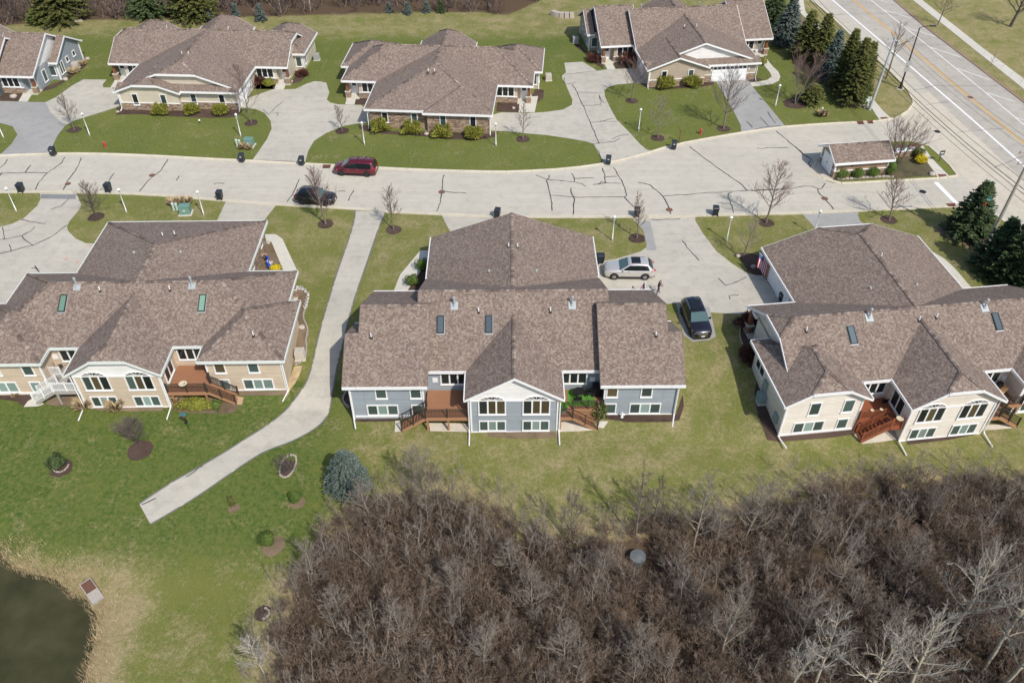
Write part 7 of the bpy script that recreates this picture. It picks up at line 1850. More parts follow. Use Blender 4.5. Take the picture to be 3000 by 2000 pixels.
# air conditioners
def ac(p, label, mat='acgrey', s=.42):
    root = empty('air_conditioner', (p[0], p[1], terr(*p)), .1); tag(root, label, 'air conditioner', 'air conditioners beside the houses')
    mb = MB(); mb.box((-s - .08, -s - .08, -.05), (s + .08, s + .08, .06)); mb.build('pad', M['walk'], root)
    mb = MB(); mb.box((-s, -s, .06), (s, s, .9)); mb.build('casing', M[mat], root)
    mb = MB()
    for i in range(9): mb.box((-s - .012, -s - .012, .14 + i * .08), (s + .012, s + .012, .17 + i * .08))
    mb.build('louvres', M[mat], root)
    mb = MB(); mb.lathe([(s * .85, .9), (s * .85, .925), (s * .8, .93)], 18); mb.build('grille_ring', M[mat], root); mb = MB(); mb.lathe([(s * .78, .905), (.03, .912)], 18); fan = mb.build('fan_well', M['black'], root)
    for k in range(4):
        mb = MB(); a = k * .785; mb.bar((math.cos(a) * -s * .8, math.sin(a) * -s * .8, .935), (math.cos(a) * s * .8, math.sin(a) * s * .8, .935), .015, .012); mb.build('grille_bar', M['acgrey'], root)
for q, lab, mt in ((Q12((385, 580)), 'grey beige air conditioner on the trail side of the tan house', 'acbeige'), (Q32((90, 955)), 'grey green air conditioner beside the cream house wall', 'acgreen'), (Q00((660, 588)), 'beige air conditioner at the blue house end wall', 'acbeige'), (Q10((525, 515)), 'grey air conditioner at the end of the pale yellow house', 'acgrey'), (Q20((313, 690)), 'beige air conditioner at the corner of the stone fronted house', 'acbeige'), (Q20((545, 368)), 'blue grey air conditioner beside the beige house end wall', 'acgrey')):
    ac(q[0], lab, mt)
# meter boxes on the cream house wall
for yy, hh, nm in ((-8.3, 1.5, 'meter_cabinet'), (-11.3, .6, 'meter_cabinet')):
    o = N3.part(nm, (-13.78, yy - .35, -.3 if hh > 1 else -.6), (-13.605, yy + .35, -.3 + hh), 'acgreen')
# poles, lights, cables
x1, y1 = 48.2, 104.7
root = empty('utility_pole', (x1, y1, 0)); tag(root, 'grey utility pole rising beside the sidewalk cabinet at the corner', 'utility pole')
mb = MB(); mb.tube([(0, 0, -.2), (.25, 0, 5), (.5, 0, 9.9)], [.19, .16, .12], 10); mb.build('pole', M['polegalv'], root)
mb = MB(); mb.bar((-.4, 0, 9.5), (1.4, 0, 9.5), .1, .12); mb.build('crossarm', M['polegalv'], root)
for k in (-.3, .5, 1.3): mb = MB(); mb.lathe([(.04, 9.56), (.07, 9.62), (.07, 9.72), (.03, 9.78)], 8, (k, 0)); mb.build('insulator', M['acgrey'], root)
x2, y2 = 49.6, 71.8
root = empty('utility_pole', (x2, y2, 0)); tag(root, 'weathered wooden utility pole standing among the pines', 'utility pole')
mb = MB(); mb.tube([(0, 0, -.2), (.2, 0, 6), (.4, 0, 12)], [.2, .17, .13], 10); mb.build('pole', M['poleWood'], root)
for zz_, w_ in ((11.6, 1.3), (10.4, 1.0)):
    mb = MB(); mb.bar((.38 - w_, 0, zz_), (.38 + w_, 0, zz_), .1, .12); mb.build('crossarm', M['poleWood'], root)
    for k in (-w_ + .1, 0.25, w_ - .1): mb = MB(); mb.lathe([(.04, zz_ + .06), (.07, zz_ + .12), (.07, zz_ + .22), (.03, zz_ + .28)], 8, (.38 + k, 0)); mb.build('insulator', M['acgrey'], root)
def cable(a, b, sag, r, label):
    n = 16; pts = [(lerp(a[0], b[0], i / n), lerp(a[1], b[1], i / n), lerp(a[2], b[2], i / n) - sag * 4 * (i / n) * (1 - i / n)) for i in range(n + 1)]
    mb = MB(); mb.tube([Vector(p) for p in pts], r, 5); tag(mb.build('overhead_cable', M['wire']), label, 'cable', 'overhead cables along the arterial road')
x0, y0 = 44.6, 146.0
for off, z1_, z2_, r_ in ((0.0, 6.0, 7.6, .035), (0.12, 5.5, 7.1, .03), (.25, 6.5, 8.2, .022), (-.1, 5.0, 6.6, .02)):
    nm = {.035: 'thickest', .03: 'second thickest', .022: 'upper thin', .02: 'lowest thin'}[r_]
    cable((x1 + off + .2, y1, z1_), (x2 + off + 1.9, y2 - 3, z2_), .5, r_, nm + ' dark cable of the low bundle between the two utility poles')
    cable((x1 + off + .2, y1, z1_), (x0 + off, y0, z1_ + .4), .6, r_, nm + ' dark cable running from the grey pole along the conifers')
for k in (-.3, .5, 1.3):
    cable((x1 + k + .48, y1, 9.7), (x2 + k + .4, y2, 11.8), .5, .012, 'thin top wire between the two utility poles')
x, y = 54.67, 111.35
root = empty('street_light', (x, y, 0)); tag(root, 'tall black street light with arm over the arterial road', 'street light')
mb = MB(); mb.lathe([(.32, 0), (.32, .12), (.2, .2), (.17, .9), (.12, 1.0), (.07, 8.6)], 12); mb.build('pole', M['blackmetal'], root)
mb = MB(); mb.tube([(0, 0, 8.5), (.3, .05, 8.68), (1.5, .3, 8.72)], .05, 6); mb.build('arm', M['blackmetal'], root)
mb = MB(); mb.box((1.45, .15, 8.66), (2.25, .5, 8.76)); mb.build('lamp_head', M['blackmetal'], root)
mb = MB(); mb.lathe([(.5, -.05), (.5, .06)], 16); mb.build('footing', M['walk'], root)
for i, zz_ in enumerate((2.5, 3.35)):
    mb = MB(); mb.box((-.35, -.12, zz_), (.35, -.09, zz_ + .7)); mb.build('sign_plate', M['acgrey'], root)
def small_sign(p, h, w, hh, label, mat, post, rz=0.0, name='road_sign'):
    root = empty(name, (p[0], p[1], 0), rz); tag(root, label, 'sign'); mb = MB(); mb.box((-.03, -.03, -.1), (.03, .03, h)); mb.build('post', M[post], root)
    if w: mb = MB(); mb.box((-w / 2, -.05, h - hh), (w / 2, -.031, h)); mb.build('panel', M[mat], root); mb = MB(); mb.box((-w * .3, -.058, h - hh * .62), (w * .3, -.0505, h - hh * .4)); mb.build('legend', M['plate'], root)
small_sign(Q30((1618, 1392))[0], 1.5, .75, .6, 'small dark sign on the narrow verge beside the sidewalk', 'signgreen', 'blackmetal', .3)
x, y = Q20((1438, 1230))[0]; root = empty('marker_post', (x, y, 0)); tag(root, 'thin rusty marker post beside the dark bin', 'post'); mb = MB(); mb.box((-.04, -.04, -.1), (.04, .04, 1.9)); mb.build('post', M['postbrown'], root); mb = MB(); mb.box((-.09, -.05, 1.7), (.09, -.041, 1.95)); mb.build('plate', M['grate'], root)
# entrance sign with decorations behind the shed
x, y = Q30((1300, 1345))[0]; root = empty('entrance_sign', (x, y, 0), .25); tag(root, 'low decorated stone entrance sign behind the brown shed', 'sign')
mb = MB(); mb.box((-1.6, -.25, -.1), (1.6, .25, .75)); mb.build('stone_wall', M['stone'], root); mb = MB(); mb.box((-1.7, -.32, .75), (1.7, .32, .86)); mb.build('cap', M['white'], root); mb = MB(); mb.box((-1.2, .25, .15), (1.2, .28, .65)); mb.build('panel', M['white'], root)
rg = random.Random(4)
for i in range(26):
    mb = MB(); r_ = rg.uniform(.06, .13); mb.lathe([(.01, 0), (r_, r_ * .6), (r_, r_), (.01, r_ * 1.6)], 7); mb.build('decoration', M[rg.choice(['magenta', 'ornblue', 'flagwhite', 'utilgreen', 'redshrub'])], root, (rg.uniform(-1.5, 1.5), rg.uniform(-.25, .25), .86 + rg.uniform(0, .2)))
# ornaments in the spruce
for dx, dz, m_, r_, lab in ((0.15, 5.1, 'ornblue', .28, 'turquoise ribbon ornament near the top of the dark spruce'), (-.05, 4.5, 'ornred', .24, 'red bow ornament in the dark spruce')):
    x, y = G(2832, 690); root = empty('tree_ornament', (x + dx, y - .75, dz)); tag(root, lab, 'ornament')
    for k in range(5):
        a = k * 1.2566; mb = MB(); mb.tube([(0, 0, 0), (math.cos(a) * r_ * .8, -.06, math.sin(a) * r_ * .8), (math.cos(a + .7) * r_, -.02, math.sin(a + .7) * r_), (0, 0, 0)], .05, 5); mb.build('loop', M[m_], root)
# pond outlet box
c = Q03((575, 895), (655, 842), (722, 950), (655, 1015)); x = sum(p[0] for p in c) / 4; y = sum(p[1] for p in c) / 4
a_ = math.atan2(c[1][1] - c[0][1], c[1][0] - c[0][0]); w_ = math.hypot(c[1][0] - c[0][0], c[1][1] - c[0][1]); l_ = math.hypot(c[3][0] - c[0][0], c[3][1] - c[0][1])
root = empty('drain_box', (x, y, POND_Z), a_); tag(root, 'concrete drain box with rusty grate on the pond bank', 'drain box')
mb = MB(); mb.hexa([(-w_ / 2, -l_ / 2, -.6), (w_ / 2, -l_ / 2, -.6), (w_ / 2, l_ / 2, -.6), (-w_ / 2, l_ / 2, -.6), (-w_ / 2, -l_ / 2, .35), (w_ / 2, -l_ / 2, .35), (w_ / 2, l_ / 2, .75), (-w_ / 2, l_ / 2, .75)]); mb.build('box', M['rockgrey'], root)
mb = MB(); mb.hexa([(-w_ * .42, -l_ * .02, .555), (w_ * .42, -l_ * .02, .555), (w_ * .42, l_ * .44, .735), (-w_ * .42, l_ * .44, .735), (-w_ * .42, -l_ * .02, .60), (w_ * .42, -l_ * .02, .60), (w_ * .42, l_ * .44, .78), (-w_ * .42, l_ * .44, .78)]); gr = mb.build('grate', M['rustbox'], root)
for i in range(9):
    xx = -w_ * .4 + w_ * .8 * i / 8; mb = MB(); mb.bar((xx, 0, .615), (xx, l_ * .43, .79), .03, .04); mb.build('bar', M['grate'], gr)
# bird feeder on the back lawn
x, y = Q02((1632, 1205))[0]; root = empty('bird_feeder', (x, y, terr(x, y))); tag(root, 'teal bird feeder on a pole in front of the low hedge', 'bird feeder')
mb = MB(); mb.tube([(0, 0, -.1), (0, 0, 1.6)], .02, 6); mb.build('pole', M['blackmetal'], root)
mb = MB(); mb.hexa([(-.15, -.12, 1.6), (.15, -.12, 1.6), (.15, .12, 1.6), (-.15, .12, 1.6), (-.13, -.1, 1.95), (.13, -.1, 1.95), (.13, .1, 1.95), (-.13, .1, 1.95)]); mb.build('hopper', M['postbrown'], root)
mb = MB(); mb.hexa([(-.26, -.22, 1.95), (.26, -.22, 1.95), (.26, .22, 1.95), (-.26, .22, 1.95), (-.26, -.01, 2.12), (.26, -.01, 2.12), (.26, .01, 2.12), (-.26, .01, 2.12)]); mb.build('roof', M['tealpost'], root)
mb = MB(); mb.lathe([(.12, 1.0), (.14, 1.15), (.03, 1.2)], 8); mb.build('baffle', M['black'], root)

# ------------------------------------------------------------------ vehicles
def wheel_meshes(rim):
    t = MB(); n = 24
    prof = [(.20, -.11), (.30, -.115), (.355, -.10), (.37, -.06), (.37, .06), (.355, .10), (.30, .115), (.20, .11)]
    base = len(t.v)
    for r_, y in prof:
        for k in range(n):
            a = 2 * math.pi * k / n; t.v.append((r_ * math.cos(a), y, r_ * math.sin(a)))
    for i in range(len(prof)):
        j = (i + 1) % len(prof)
        for k in range(n):
            k2 = (k + 1) % n; t.f.append((i * n + k, i * n + k2, j * n + k2, j * n + k)); t.uv.append([(0, 0)] * 4); t.mi.append(0)
    rm = MB()
    for sg in (-1, 1):
        for k in range(10):
            a = 2 * math.pi * k / 10; d0 = Vector((math.cos(a), 0, math.sin(a))); p0 = Vector((-math.sin(a), 0, math.cos(a)))
            y = sg * .09
            rm.hexa([tuple(d0 * .04 - p0 * .03 + Vector((0, y, 0))), tuple(d0 * .04 + p0 * .03 + Vector((0, y, 0))), tuple(d0 * .245 + p0 * .035 + Vector((0, y, 0))), tuple(d0 * .245 - p0 * .035 + Vector((0, y, 0)))] + [tuple(d0 * .04 - p0 * .02 + Vector((0, y + sg * .025, 0))), tuple(d0 * .04 + p0 * .02 + Vector((0, y + sg * .025, 0))), tuple(d0 * .245 + p0 * .025 + Vector((0, y + sg * .02, 0))), tuple(d0 * .245 - p0 * .025 + Vector((0, y + sg * .02, 0)))])
    rm.tube([(0, -.07, 0), (0, .07, 0)], .245, 20, mi=1)
    return t.mesh('tyre', M['rubber'], True), rm.mesh('rim', [M[rim], M['black']])
def car(loc, heading, L, W, Hh, label, paint, rim, wb, wind=(1.05, .30), tail=(-.36, -.46), hood=1.02, belt=1.02, van=False, sunroof=None, rails=False, cladding=False, two_rail=False):
    root = empty('parked_car', (loc[0], loc[1], terr(*loc) + .018), heading); tag(root, label, 'car')
    hL = L / 2
    # lower body loft: x, half width, bottom, top
    st = [(hL, .62, .42, .62), (hL - .05, .74, .32, .80), (hL - .22, .90, .24, hood - .12), (hL - .55, .965, .22, hood - .03), (wind[0] + .15, 1.0, .21, hood + .02), (wind[0] - .6, 1.0, .21, belt), (0, 1.0, .21, belt), (-hL * .45, 1.0, .21, belt + .03), (-hL + .6, .985, .23, belt + .06), (-hL + .18, .94, .26, belt + .06), (-hL + .04, .86, .33, belt - .06), (-hL, .76, .42, belt - .22)]
    sec = [(0, 0), (.80, 0), (.965, .10), (1.0, .42), (.985, .70), (.93, .92), (.80, 1.0), (0, 1.015)]
    mb = MB(); rings = []
    for x, w, zb, zt in st:
        pts = [(x, W / 2 * w * s_, lerp(zb, zt, t_)) for s_, t_ in sec] + [(x, -W / 2 * w * s_, lerp(zb, zt, t_)) for s_, t_ in sec[-2:0:-1]]
        rings.append(len(mb.v)); mb.v += pts
    n = len(sec) * 2 - 2
    for a, b in zip(rings, rings[1:]):
        for k in range(n):
            k2 = (k + 1) % n; mb.f.append((a + k, b + k, b + k2, a + k2)); mb.uv.append([(0, 0)] * 4); mb.mi.append(0)
    for r_, rev in ((rings[0], False), (rings[-1], True)):
        f = tuple(r_ + k for k in range(n)); mb.f.append(f[::-1] if rev else f); mb.uv.append([(0, 0)] * n); mb.mi.append(0)
    body = mb.build('body', M[paint], root, smooth=True)
    # greenhouse
    xw0, xw1 = wind; xr1, xr0 = tail[0] * L, tail[1] * L
    zb0 = belt - .03; zr = Hh; wb_, wr = W * .475, W * .375
    gm = MB(); ns = 7
    def gh(x, sgn, lev):
        """greenhouse outline: lev 0 belt .. 1 roof"""
        return (x, sgn * lerp(wb_, wr, lev ** 1.15), lerp(zb0, zr, lev))
    levs = [0, .35, .7, .92, 1.0]
    def xs(lev): return (lerp(xr0, xr1, min(1, lev * 1.02)), lerp(xw0, xw1, min(1, lev)))
    cols = 8; rows = []
    for lev in levs:
        xa, xb = xs(lev); row = []
        for i in range(cols + 1):
            x = lerp(xa, xb, i / cols); edge = 1 - .05 * (abs(2 * i / cols - 1) ** 3)
            y = lerp(wb_, wr, lev) * edge - (.05 if lev == 1.0 else 0); z = lerp(zb0, zr, lev) - (0.06 * (abs(2 * i / cols - 1) ** 2.5) * lev) - (0.0 if lev < 1 else -.012)
            row.append((x, y, z))
        rows.append(row)
    def quad(a, b, c, d_, mi=0): gm.face([a, b, c, d_], None, mi)
    mir = lambda p: (p[0], -p[1], p[2])
    for ri, (r0, r1) in enumerate(zip(rows, rows[1:])):
        for i in range(cols):
            k_ = 1 if (ri < 2 and 0 < i < cols - 1) else 0
            quad(r0[i], r1[i], r1[i + 1], r0[i + 1], k_); quad(mir(r0[i]), mir(r0[i + 1]), mir(r1[i + 1]), mir(r1[i]), k_)
        for i in (0, cols): quad(r0[i], mir(r0[i]), mir(r1[i]), r1[i]) if i == 0 else quad(mir(r0[i]), r0[i], r1[i], mir(r1[i]))
    top = rows[-1]
    for i in range(cols):
        c0, c1 = (top[i][0], 0, top[i][2] + .035), (top[i + 1][0], 0, top[i + 1][2] + .035)
        quad(top[i], c0, c1, top[i + 1]); quad(mir(top[i]), mir(top[i + 1]), c1, c0)
    g_ = gm.build('cabin', [M[paint], M['carglass']], root)
    bm = bmesh.new(); bm.from_mesh(g_.data); bmesh.ops.remove_doubles(bm, verts=bm.verts[:], dist=.002); bmesh.ops.recalc_face_normals(bm, faces=bm.faces[:]); bm.to_mesh(g_.data); bm.free()
    g_.data.polygons.foreach_set('use_smooth', [True] * len(g_.data.polygons))
    def pane(name, pts, mat, off):
        P = [Vector(p) + Vector(off) for p in pts]; q = MB(); q.face(P); q.face([p - Vector(off) * .9 for p in P][::-1])
        return q.build(name, M[mat], root)
    def sp(u, lev, sgn):
        xa, xb = xs(lev); i = u; x = lerp(xa, xb, u); e = 1 - .05 * (abs(2 * u - 1) ** 3)
        return (x, sgn * lerp(wb_, wr, lev) * e, lerp(zb0, zr, lev) - .06 * (abs(2 * u - 1) ** 2.5) * lev)
    spans = [(.06, .325), (.335, .62), (.635, .94)] if not van else [(.05, .34), (.35, .67), (.685, .95)]
    for sgn in (-1, 1):
        for j, (u0, u1) in enumerate(spans):
            pane('side_window', [sp(u0 + (.05 if j == 0 else 0), .10, sgn), sp(u1, .08, sgn), sp(u1 - (.05 if j == 2 else 0), .86, sgn), sp(u0 + (.03 if j == 0 else 0), .84, sgn)], 'carglass', (0, sgn * .018, .004))
    q = .80
    pane('windscreen', [(xs(.06)[1], -wb_ * .90, lerp(zb0, zr, .06)), (xs(.06)[1], wb_ * .90, lerp(zb0, zr, .06)), (xs(.90)[1], wr * .93, lerp(zb0, zr, .90) - .05), (xs(.90)[1], -wr * .93, lerp(zb0, zr, .90) - .05)], 'windscreen', (.03, 0, .02))
    pane('rear_window', [(xs(.12)[0], -wb_ * .85, lerp(zb0, zr, .12)), (xs(.12)[0], wb_ * .85, lerp(zb0, zr, .12)), (xs(.88)[0], wr * .9, lerp(zb0, zr, .88) - .05), (xs(.88)[0], -wr * .9, lerp(zb0, zr, .88) - .05)], 'carglass', (-.03, 0, .02))
    if sunroof:
        for a, b in sunroof:
            q = MB(); q.box((a, -wr * .70, zr + .02), (b, wr * .70, zr + .060)); q.build('sunroof', M['carglass'], root)
    if rails:
        for sgn in (-1, 1):
            q = MB(); q.tube([(xw1 - .25, sgn * wr * .93, zr - .02), (xw1 - .4, sgn * wr * .93, zr + .055), (xr1 + .4, sgn * wr * .93, zr + .055), (xr1 + .2, sgn * wr * .93, zr - .02)], .022, 6); q.build('roof_rail', M['chrome'], root)
    if two_rail:
        for xx in (-.35, -1.2): q = MB(); q.box((xx - .03, -wr * .9, zr + .02), (xx + .03, wr * .9, zr + .055)); q.build('roof_bar', M['black'], root)
    for sgn in (-1, 1):
        for nm, xx, mt in (('headlight', hL - .28, 'headlight'), ('tail_light', -hL + .13, 'taillight')):
            q = MB(); s_ = 1 if xx > 0 else -1; zc = hood - .26 if xx > 0 else belt - .08
            q.hexa([(xx - .22 * s_, sgn * W * .475, zc - .07), (xx + .16 * s_, sgn * W * .40, zc - .06), (xx + .22 * s_, sgn * W * .28, zc - .05), (xx - .2 * s_, sgn * W * .42, zc - .06)] + [(xx - .26 * s_, sgn * W * .468, zc + .08), (xx + .06 * s_, sgn * W * .40, zc + .085), (xx + .12 * s_, sgn * W * .28, zc + .085), (xx - .24 * s_, sgn * W * .40, zc + .08)]); q.build(nm, M[mt], root)
        q = MB(); q.hexa([(xw0 - .45, sgn * W * .47, belt), (xw0 - .28, sgn * W * .47, belt), (xw0 - .3, sgn * W * .58, belt + .03), (xw0 - .45, sgn * W * .58, belt + .03), (xw0 - .45, sgn * W * .48, belt + .12), (xw0 - .3, sgn * W * .48, belt + .12), (xw0 - .32, sgn * W * .585, belt + .16), (xw0 - .45, sgn * W * .585, belt + .16)]); q.build('mirror', M[paint], root)
        for j, xx in enumerate((xw0 - .95, xw0 - 1.95)):
            q = MB(); q.bar((xx - .1, sgn * (W * .5 + .005), belt - .14), (xx + .1, sgn * (W * .5 + .005), belt - .14), .03, .03); q.build('door_handle', M['chrome'], root)
        q = MB(); q.box((-wb / 2 + .42, min(sgn * W * .48, sgn * W * .502), .20), (wb / 2 - .42, max(sgn * W * .48, sgn * W * .502), .34)); q.build('sill', M['black'], root)
        for xx in (wb / 2, -wb / 2):
            q = MB(); N_ = 14
            for i in range(N_):
                a0, a1 = math.pi * i / N_, math.pi * (i + 1) / N_
                qq = [(xx + math.cos(a) * r_, z_) for a, r_, z_ in ((a0, .39, .37 + math.sin(a0) * .39), (a0, .46 if cladding else .42, .37 + math.sin(a0) * (.46 if cladding else .42)), (a1, .46 if cladding else .42, .37 + math.sin(a1) * (.46 if cladding else .42)), (a1, .39, .37 + math.sin(a1) * .39))]
                yy = (sgn * W * .44, sgn * (W * .5 + .012)); q.hexa([(p[0], yy[0], p[1]) for p in qq] + [(p[0], yy[1], p[1]) for p in qq])
            q.face([(xx + math.cos(2 * math.pi * i / 20) * .40, sgn * (W * .5 - .004), .37 + math.sin(2 * math.pi * i / 20) * .40) for i in range(20)][::sgn])
            q.build('wheel_arch', M['black'], root)
            w_ = empty('wheel', (xx, sgn * (W * .5 - .085), .37), 0, root)
            WM = CACHE.setdefault(('wheel', rim), wheel_meshes(rim))
            put('tyre', WM[0], w_); put('rim', WM[1], w_)
    q = MB(); q.hexa([(hL - .045, -W * .26, .50), (hL - .045, W * .26, .50), (hL + .01, W * .20, .50), (hL + .01, -W * .20, .50), (hL - .1, -W * .27, .80), (hL - .1, W * .27, .80), (hL - .03, W * .22, .78), (hL - .03, -W * .22, .78)]); q.build('grille', M['chrome' if rails else 'black'], root)
    for xx, s_ in ((hL + .012, 1), (-hL - .006, -1)):
        q = MB(); zz_ = .45 if s_ > 0 else .72; q.box((min(xx, xx + .012 * s_), -.16, zz_), (max(xx, xx + .012 * s_), .16, zz_ + .15)); q.build('licence_plate', M['plate'], root)
    q = MB(); q.box((hL - .10, -W * .36, .27), (hL + .012, W * .36, .40)); q.build('bumper', M['black'], root); q = MB(); q.box((-hL - .005, -W * .40, .28), (-hL + .12, W * .40, .44)); q.build('bumper', M['black'], root)
    return root
car((11.85, 67.95), math.pi - .02, 5.05, 1.97, 1.73, 'silver estate car with dark glass roof parked in the driveway', 'paintsilver', 'rim', 3.10, wind=(1.05, .10), tail=(-.36, -.47), hood=1.08, belt=1.14, sunroof=[(-1.05, -.15)], cladding=True)
car((-18.7, 88.25), math.pi - .09, 5.15, 2.0, 1.76, 'burgundy minivan with black roof bars parked at the kerb', 'paintred', 'darkrim', 3.08, wind=(1.55, .55), tail=(-.44, -.485), hood=1.04, belt=1.06, van=True, two_rail=True)
car((-22.35, 81.75), -.12, 4.6, 1.85, 1.62, 'black hatchback parked at the kerb behind a reddish bare tree', 'paintblack', 'darkrim', 2.65, wind=(.95, .2), tail=(-.34, -.47), hood=1.0, belt=1.04)
car((17.35, 60.2), -math.pi / 2 + .11, 4.95, 1.98, 1.75, 'dark blue black car with roof rails nose out on the asphalt pad', 'paintnavy', 'darkrim', 2.95, wind=(1.1, .15), tail=(-.39, -.475), hood=1.1, belt=1.12, sunroof=[(-.55, .0), (-1.35, -.72)], rails=True)

# ------------------------------------------------------------------ people and flags
def person(loc, heading, h, joints, label, top, legs):
    """joints: name -> (pos, radius, parent); one skinned body"""
    names = list(joints); me = bpy.data.meshes.new('body')
    me.from_pydata([joints[n][0] for n in names], [(names.index(joints[n][2]), names.index(n)) for n in names if joints[n][2]], [])
    o = bpy.data.objects.new('tmp', me); COL.objects.link(o)
    o.modifiers.new('Skin', 'SKIN'); me.skin_vertices
    for i, n in enumerate(names):
        r_ = joints[n][1]; me.skin_vertices[0].data[i].radius = (r_, r_) if not hasattr(r_, '__len__') else r_
        me.skin_vertices[0].data[i].use_root = (i == 0)
    sb = o.modifiers.new('Sub', 'SUBSURF'); sb.levels = 2; sb.render_levels = 2
    dg = bpy.context.evaluated_depsgraph_get(); dg.update(); m2 = bpy.data.meshes.new_from_object(o.evaluated_get(dg)); bpy.data.objects.remove(o)
    for m_ in (top, legs, 'skin', 'hair', 'black'): m2.materials.append(M[m_])
    hd = Vector(joints['head'][0]); hands = [Vector(joints[n][0]) for n in names if n.startswith('finger') or n.startswith('hand')]
    hip = joints['pelvis'][0][2]
    for p in m2.polygons:
        c = p.center; idx = 0
        if c.z < hip - .02: idx = 1
        if c.z < .09: idx = 4
        if c.z > joints['neck'][0][2] - .02:
            idx = 2 if (c.z < hd.z + .06 and c.x > hd.x + .005) else 3
            if c.z < joints['neck'][0][2] + .03: idx = 2
        if any((c - q_).length < .07 for q_ in hands): idx = 2
        p.material_index = idx
    m2.polygons.foreach_set('use_smooth', [True] * len(m2.polygons))
    root = empty('person', (loc[0], loc[1], terr(*loc) + .015), heading); tag(root, label, 'person')
    m2.name = 'body'; put('body', m2, root, sc=h / 1.75)
    return root
def joints(walk=.16, arms='forward', stoop=.12):
    J = {'pelvis': ((0, 0, .95), (.15, .12), None), 'belly': ((.02, 0, 1.12), (.16, .12), 'pelvis'), 'chest': ((stoop * .6, 0, 1.34), (.18, .13), 'belly'), 'neck': ((stoop, 0, 1.50), .06, 'chest'), 'jaw': ((stoop + .06, 0, 1.57), .075, 'neck'), 'head': ((stoop + .06, 0, 1.66), .098, 'jaw'), 'crown': ((stoop + .05, 0, 1.72), .07, 'head')}
    for s_, t_ in ((1, 'l'), (-1, 'r')):
        f = walk * s_
        J['hip' + t_] = ((0, s_ * .10, .90), .095, 'pelvis'); J['knee' + t_] = ((f * .7 + .03, s_ * .11, .50), .065, 'hip' + t_); J['ankle' + t_] = ((f, s_ * .11, .09), .045, 'knee' + t_); J['toe' + t_] = ((f + .17, s_ * .12, .04), .035, 'ankle' + t_)
        J['shoulder' + t_] = ((stoop * .6, s_ * .20, 1.40), .068, 'chest')
        if arms == 'forward': el, hn = (stoop + .10, s_ * .25, 1.14), (stoop + .34, s_ * .14, 1.20)
        else: el, hn = (0.02, s_ * .29, 1.13), (.14, s_ * .27, .90)
        J['elbow' + t_] = (el, .05, 'shoulder' + t_); J['hand' + t_] = (hn, .035, 'elbow' + t_)
        d_ = (Vector(hn) - Vector(el)).normalized()
        for k in range(4):
            q = Vector(hn) + d_ * .10 + Vector((0, (k - 1.5) * .024, -.01 * k)); J['finger%s%d' % (t_, k)] = (tuple(q), .010, 'hand' + t_)
        q = Vector(hn) + d_ * .05 + Vector((0, -s_ * .05, .02)); J['finger%sT' % t_] = (tuple(q), .011, 'hand' + t_)
    return J
person((14.4, 64.75), 0.15, 1.70, joints(), 'person in plum jacket and dark jeans holding both hands forward beside the silver car', 'jacket', 'jeans')
person((11.75, 63.75), math.pi / 2 + .4, 1.66, joints(.05, 'down', .04), 'dark haired person in olive coat partly hidden behind the eaves', 'coat', 'jeans')
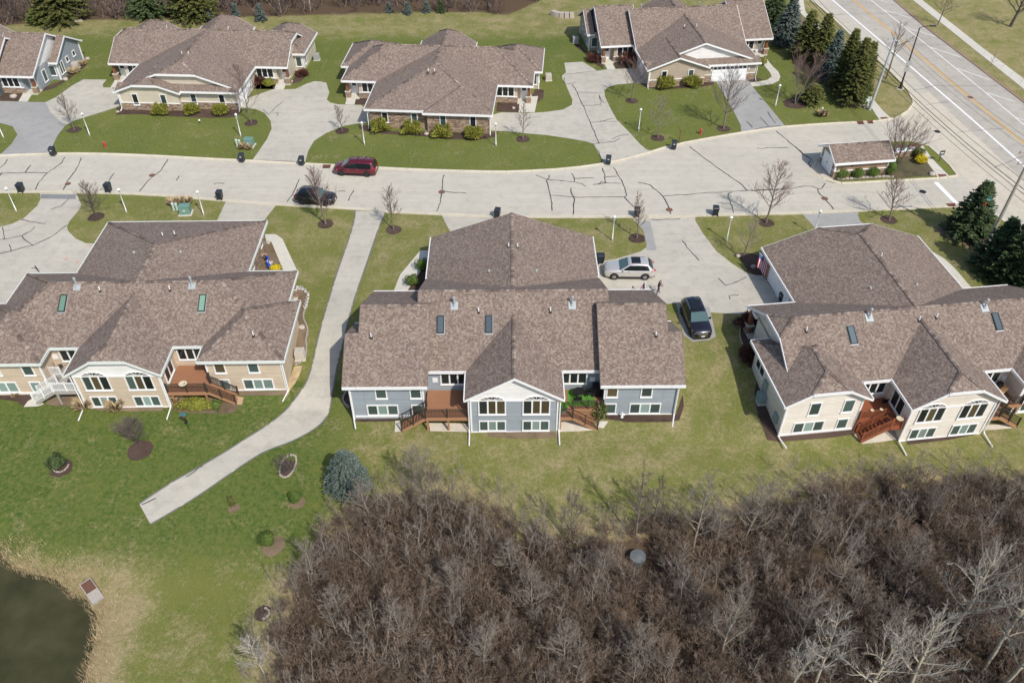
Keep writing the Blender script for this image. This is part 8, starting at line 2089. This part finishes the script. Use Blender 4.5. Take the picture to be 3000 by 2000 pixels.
def us_flag(root, a, b, drop, sway, canton_at_a=True, cols=14):
    """flag hanging from a slanted staff a->b; cloth falls by drop with folds"""
    a, b = Vector(a), Vector(b); rows = 13; NS = 13
    parts = {'flagred': MB(), 'flagwhite': MB(), 'flagblue': MB()}
    def P(s, t):      # s along staff 0..1 (hoist), t along fly 0..1
        p = b.lerp(a, s) if canton_at_a else a.lerp(b, s)
        fold = math.sin(s * 9.0 + t * 2.0) * .06 * t
        return p + Vector((sway[0] * t + fold, sway[1] * t + fold * .8 + .10 * t * math.sin(s * 5), -drop * t * (1 - .15 * s)))
    for i in range(NS):
        for j in range(cols):
            s0, s1, t0, t1 = i / NS, (i + 1) / NS, j / cols, (j + 1) / cols
            can = (s1 > 6 / 13 + .001) and (t1 < .42)
            m_ = 'flagblue' if can else ('flagred' if i % 2 == 0 else 'flagwhite')
            parts[m_].face([P(s0, t0), P(s0, t1), P(s1, t1), P(s1, t0)])
            if can and (i + j) % 2 == 0:
                c = P((s0 + s1) / 2, (t0 + t1) / 2); n_ = (P(s1, t0) - P(s0, t0)).cross(P(s0, t1) - P(s0, t0)).normalized()
                for sg in (-1, 1):
                    u = (P(s1, t0) - P(s0, t0)) * .22; v = (P(s0, t1) - P(s0, t0)) * .3
                    parts['flagwhite'].face([c + n_ * .006 * sg + u, c + n_ * .006 * sg + v, c + n_ * .006 * sg - u, c + n_ * .006 * sg - v])
    for m_, nm in (('flagred', 'red_stripes'), ('flagwhite', 'white_stripes'), ('flagblue', 'canton')): parts[m_].build(nm, M[m_], root)
    mb = MB(); mb.tube([b + (b - a) * .05, a + (a - b) * .05], .018, 6); mb.build('staff', M['white'], root)
    mb = MB(); e = a + (a - b) * .06; mb.lathe([(.005, -.04), (.035, 0), (.005, .04)], 8); mb.build('finial', M['chrome'], root, e)
hx, hy = N3.w(-7.85, 7.6)
root = empty('hanging_flag', (hx, hy, 1.75)); tag(root, 'stars and stripes flag hanging from a staff at the cream house garage', 'flag')
us_flag(root, (-.95, .25, .95), (0.05, 0, 0), 1.5, (-.12, -.45))
root = empty('hanging_flag', (12.75, 62.6, 1.5)); tag(root, 'flag with starry blue corner just showing above the eaves of the blue grey house', 'flag')
us_flag(root, (.0, .95, .95), (0, 0, 0), 1.3, (-.45, .1))
# white flowers and ornaments by the blue grey house basement
x, y = Q22((945, 1095))[0]; root = empty('garden_figure', (x, y, terr(x, y)), .3); tag(root, 'white garden figure in the mulch below the right basement windows', 'figurine')
mb = MB(); mb.lathe([(.14, 0), (.12, .2), (.06, .4), (.09, .5), (.07, .6), (.01, .64)], 10); mb.build('body', M['flagwhite'], root); mb = MB(); mb.tube([(0, 0, .42), (.2, -.1, .3)], .04, 6); mb.build('arm', M['flagwhite'], root)
x, y = Q20((945, 545))[0]; root = empty('garden_statue', (x, y, 0)); tag(root, 'grey tan statue in the front bed of the beige house', 'statue'); mb = MB(); mb.lathe([(.2, 0), (.16, .1), (.14, .5), (.2, .75), (.12, .95), (.13, 1.08), (.02, 1.2)], 10); mb.build('body', M['terracotta'], root); mb = MB(); mb.box((-.25, -.25, -.05), (.25, .25, .06)); mb.build('plinth', M['rockgrey'], root)
x, y = Q00((1722, 1062))[0]; root = empty('lawn_light', (x, y, 0)); tag(root, 'tiny white lawn light on the grass of the pale yellow house', 'lamp'); mb = MB(); mb.tube([(0, 0, -.05), (0, 0, .3)], .02, 6); mb.build('stake', M['black'], root); mb = MB(); mb.lathe([(.05, .3), (.14, .38), (.1, .5), (.02, .54)], 10); mb.build('head', M['white'], root)
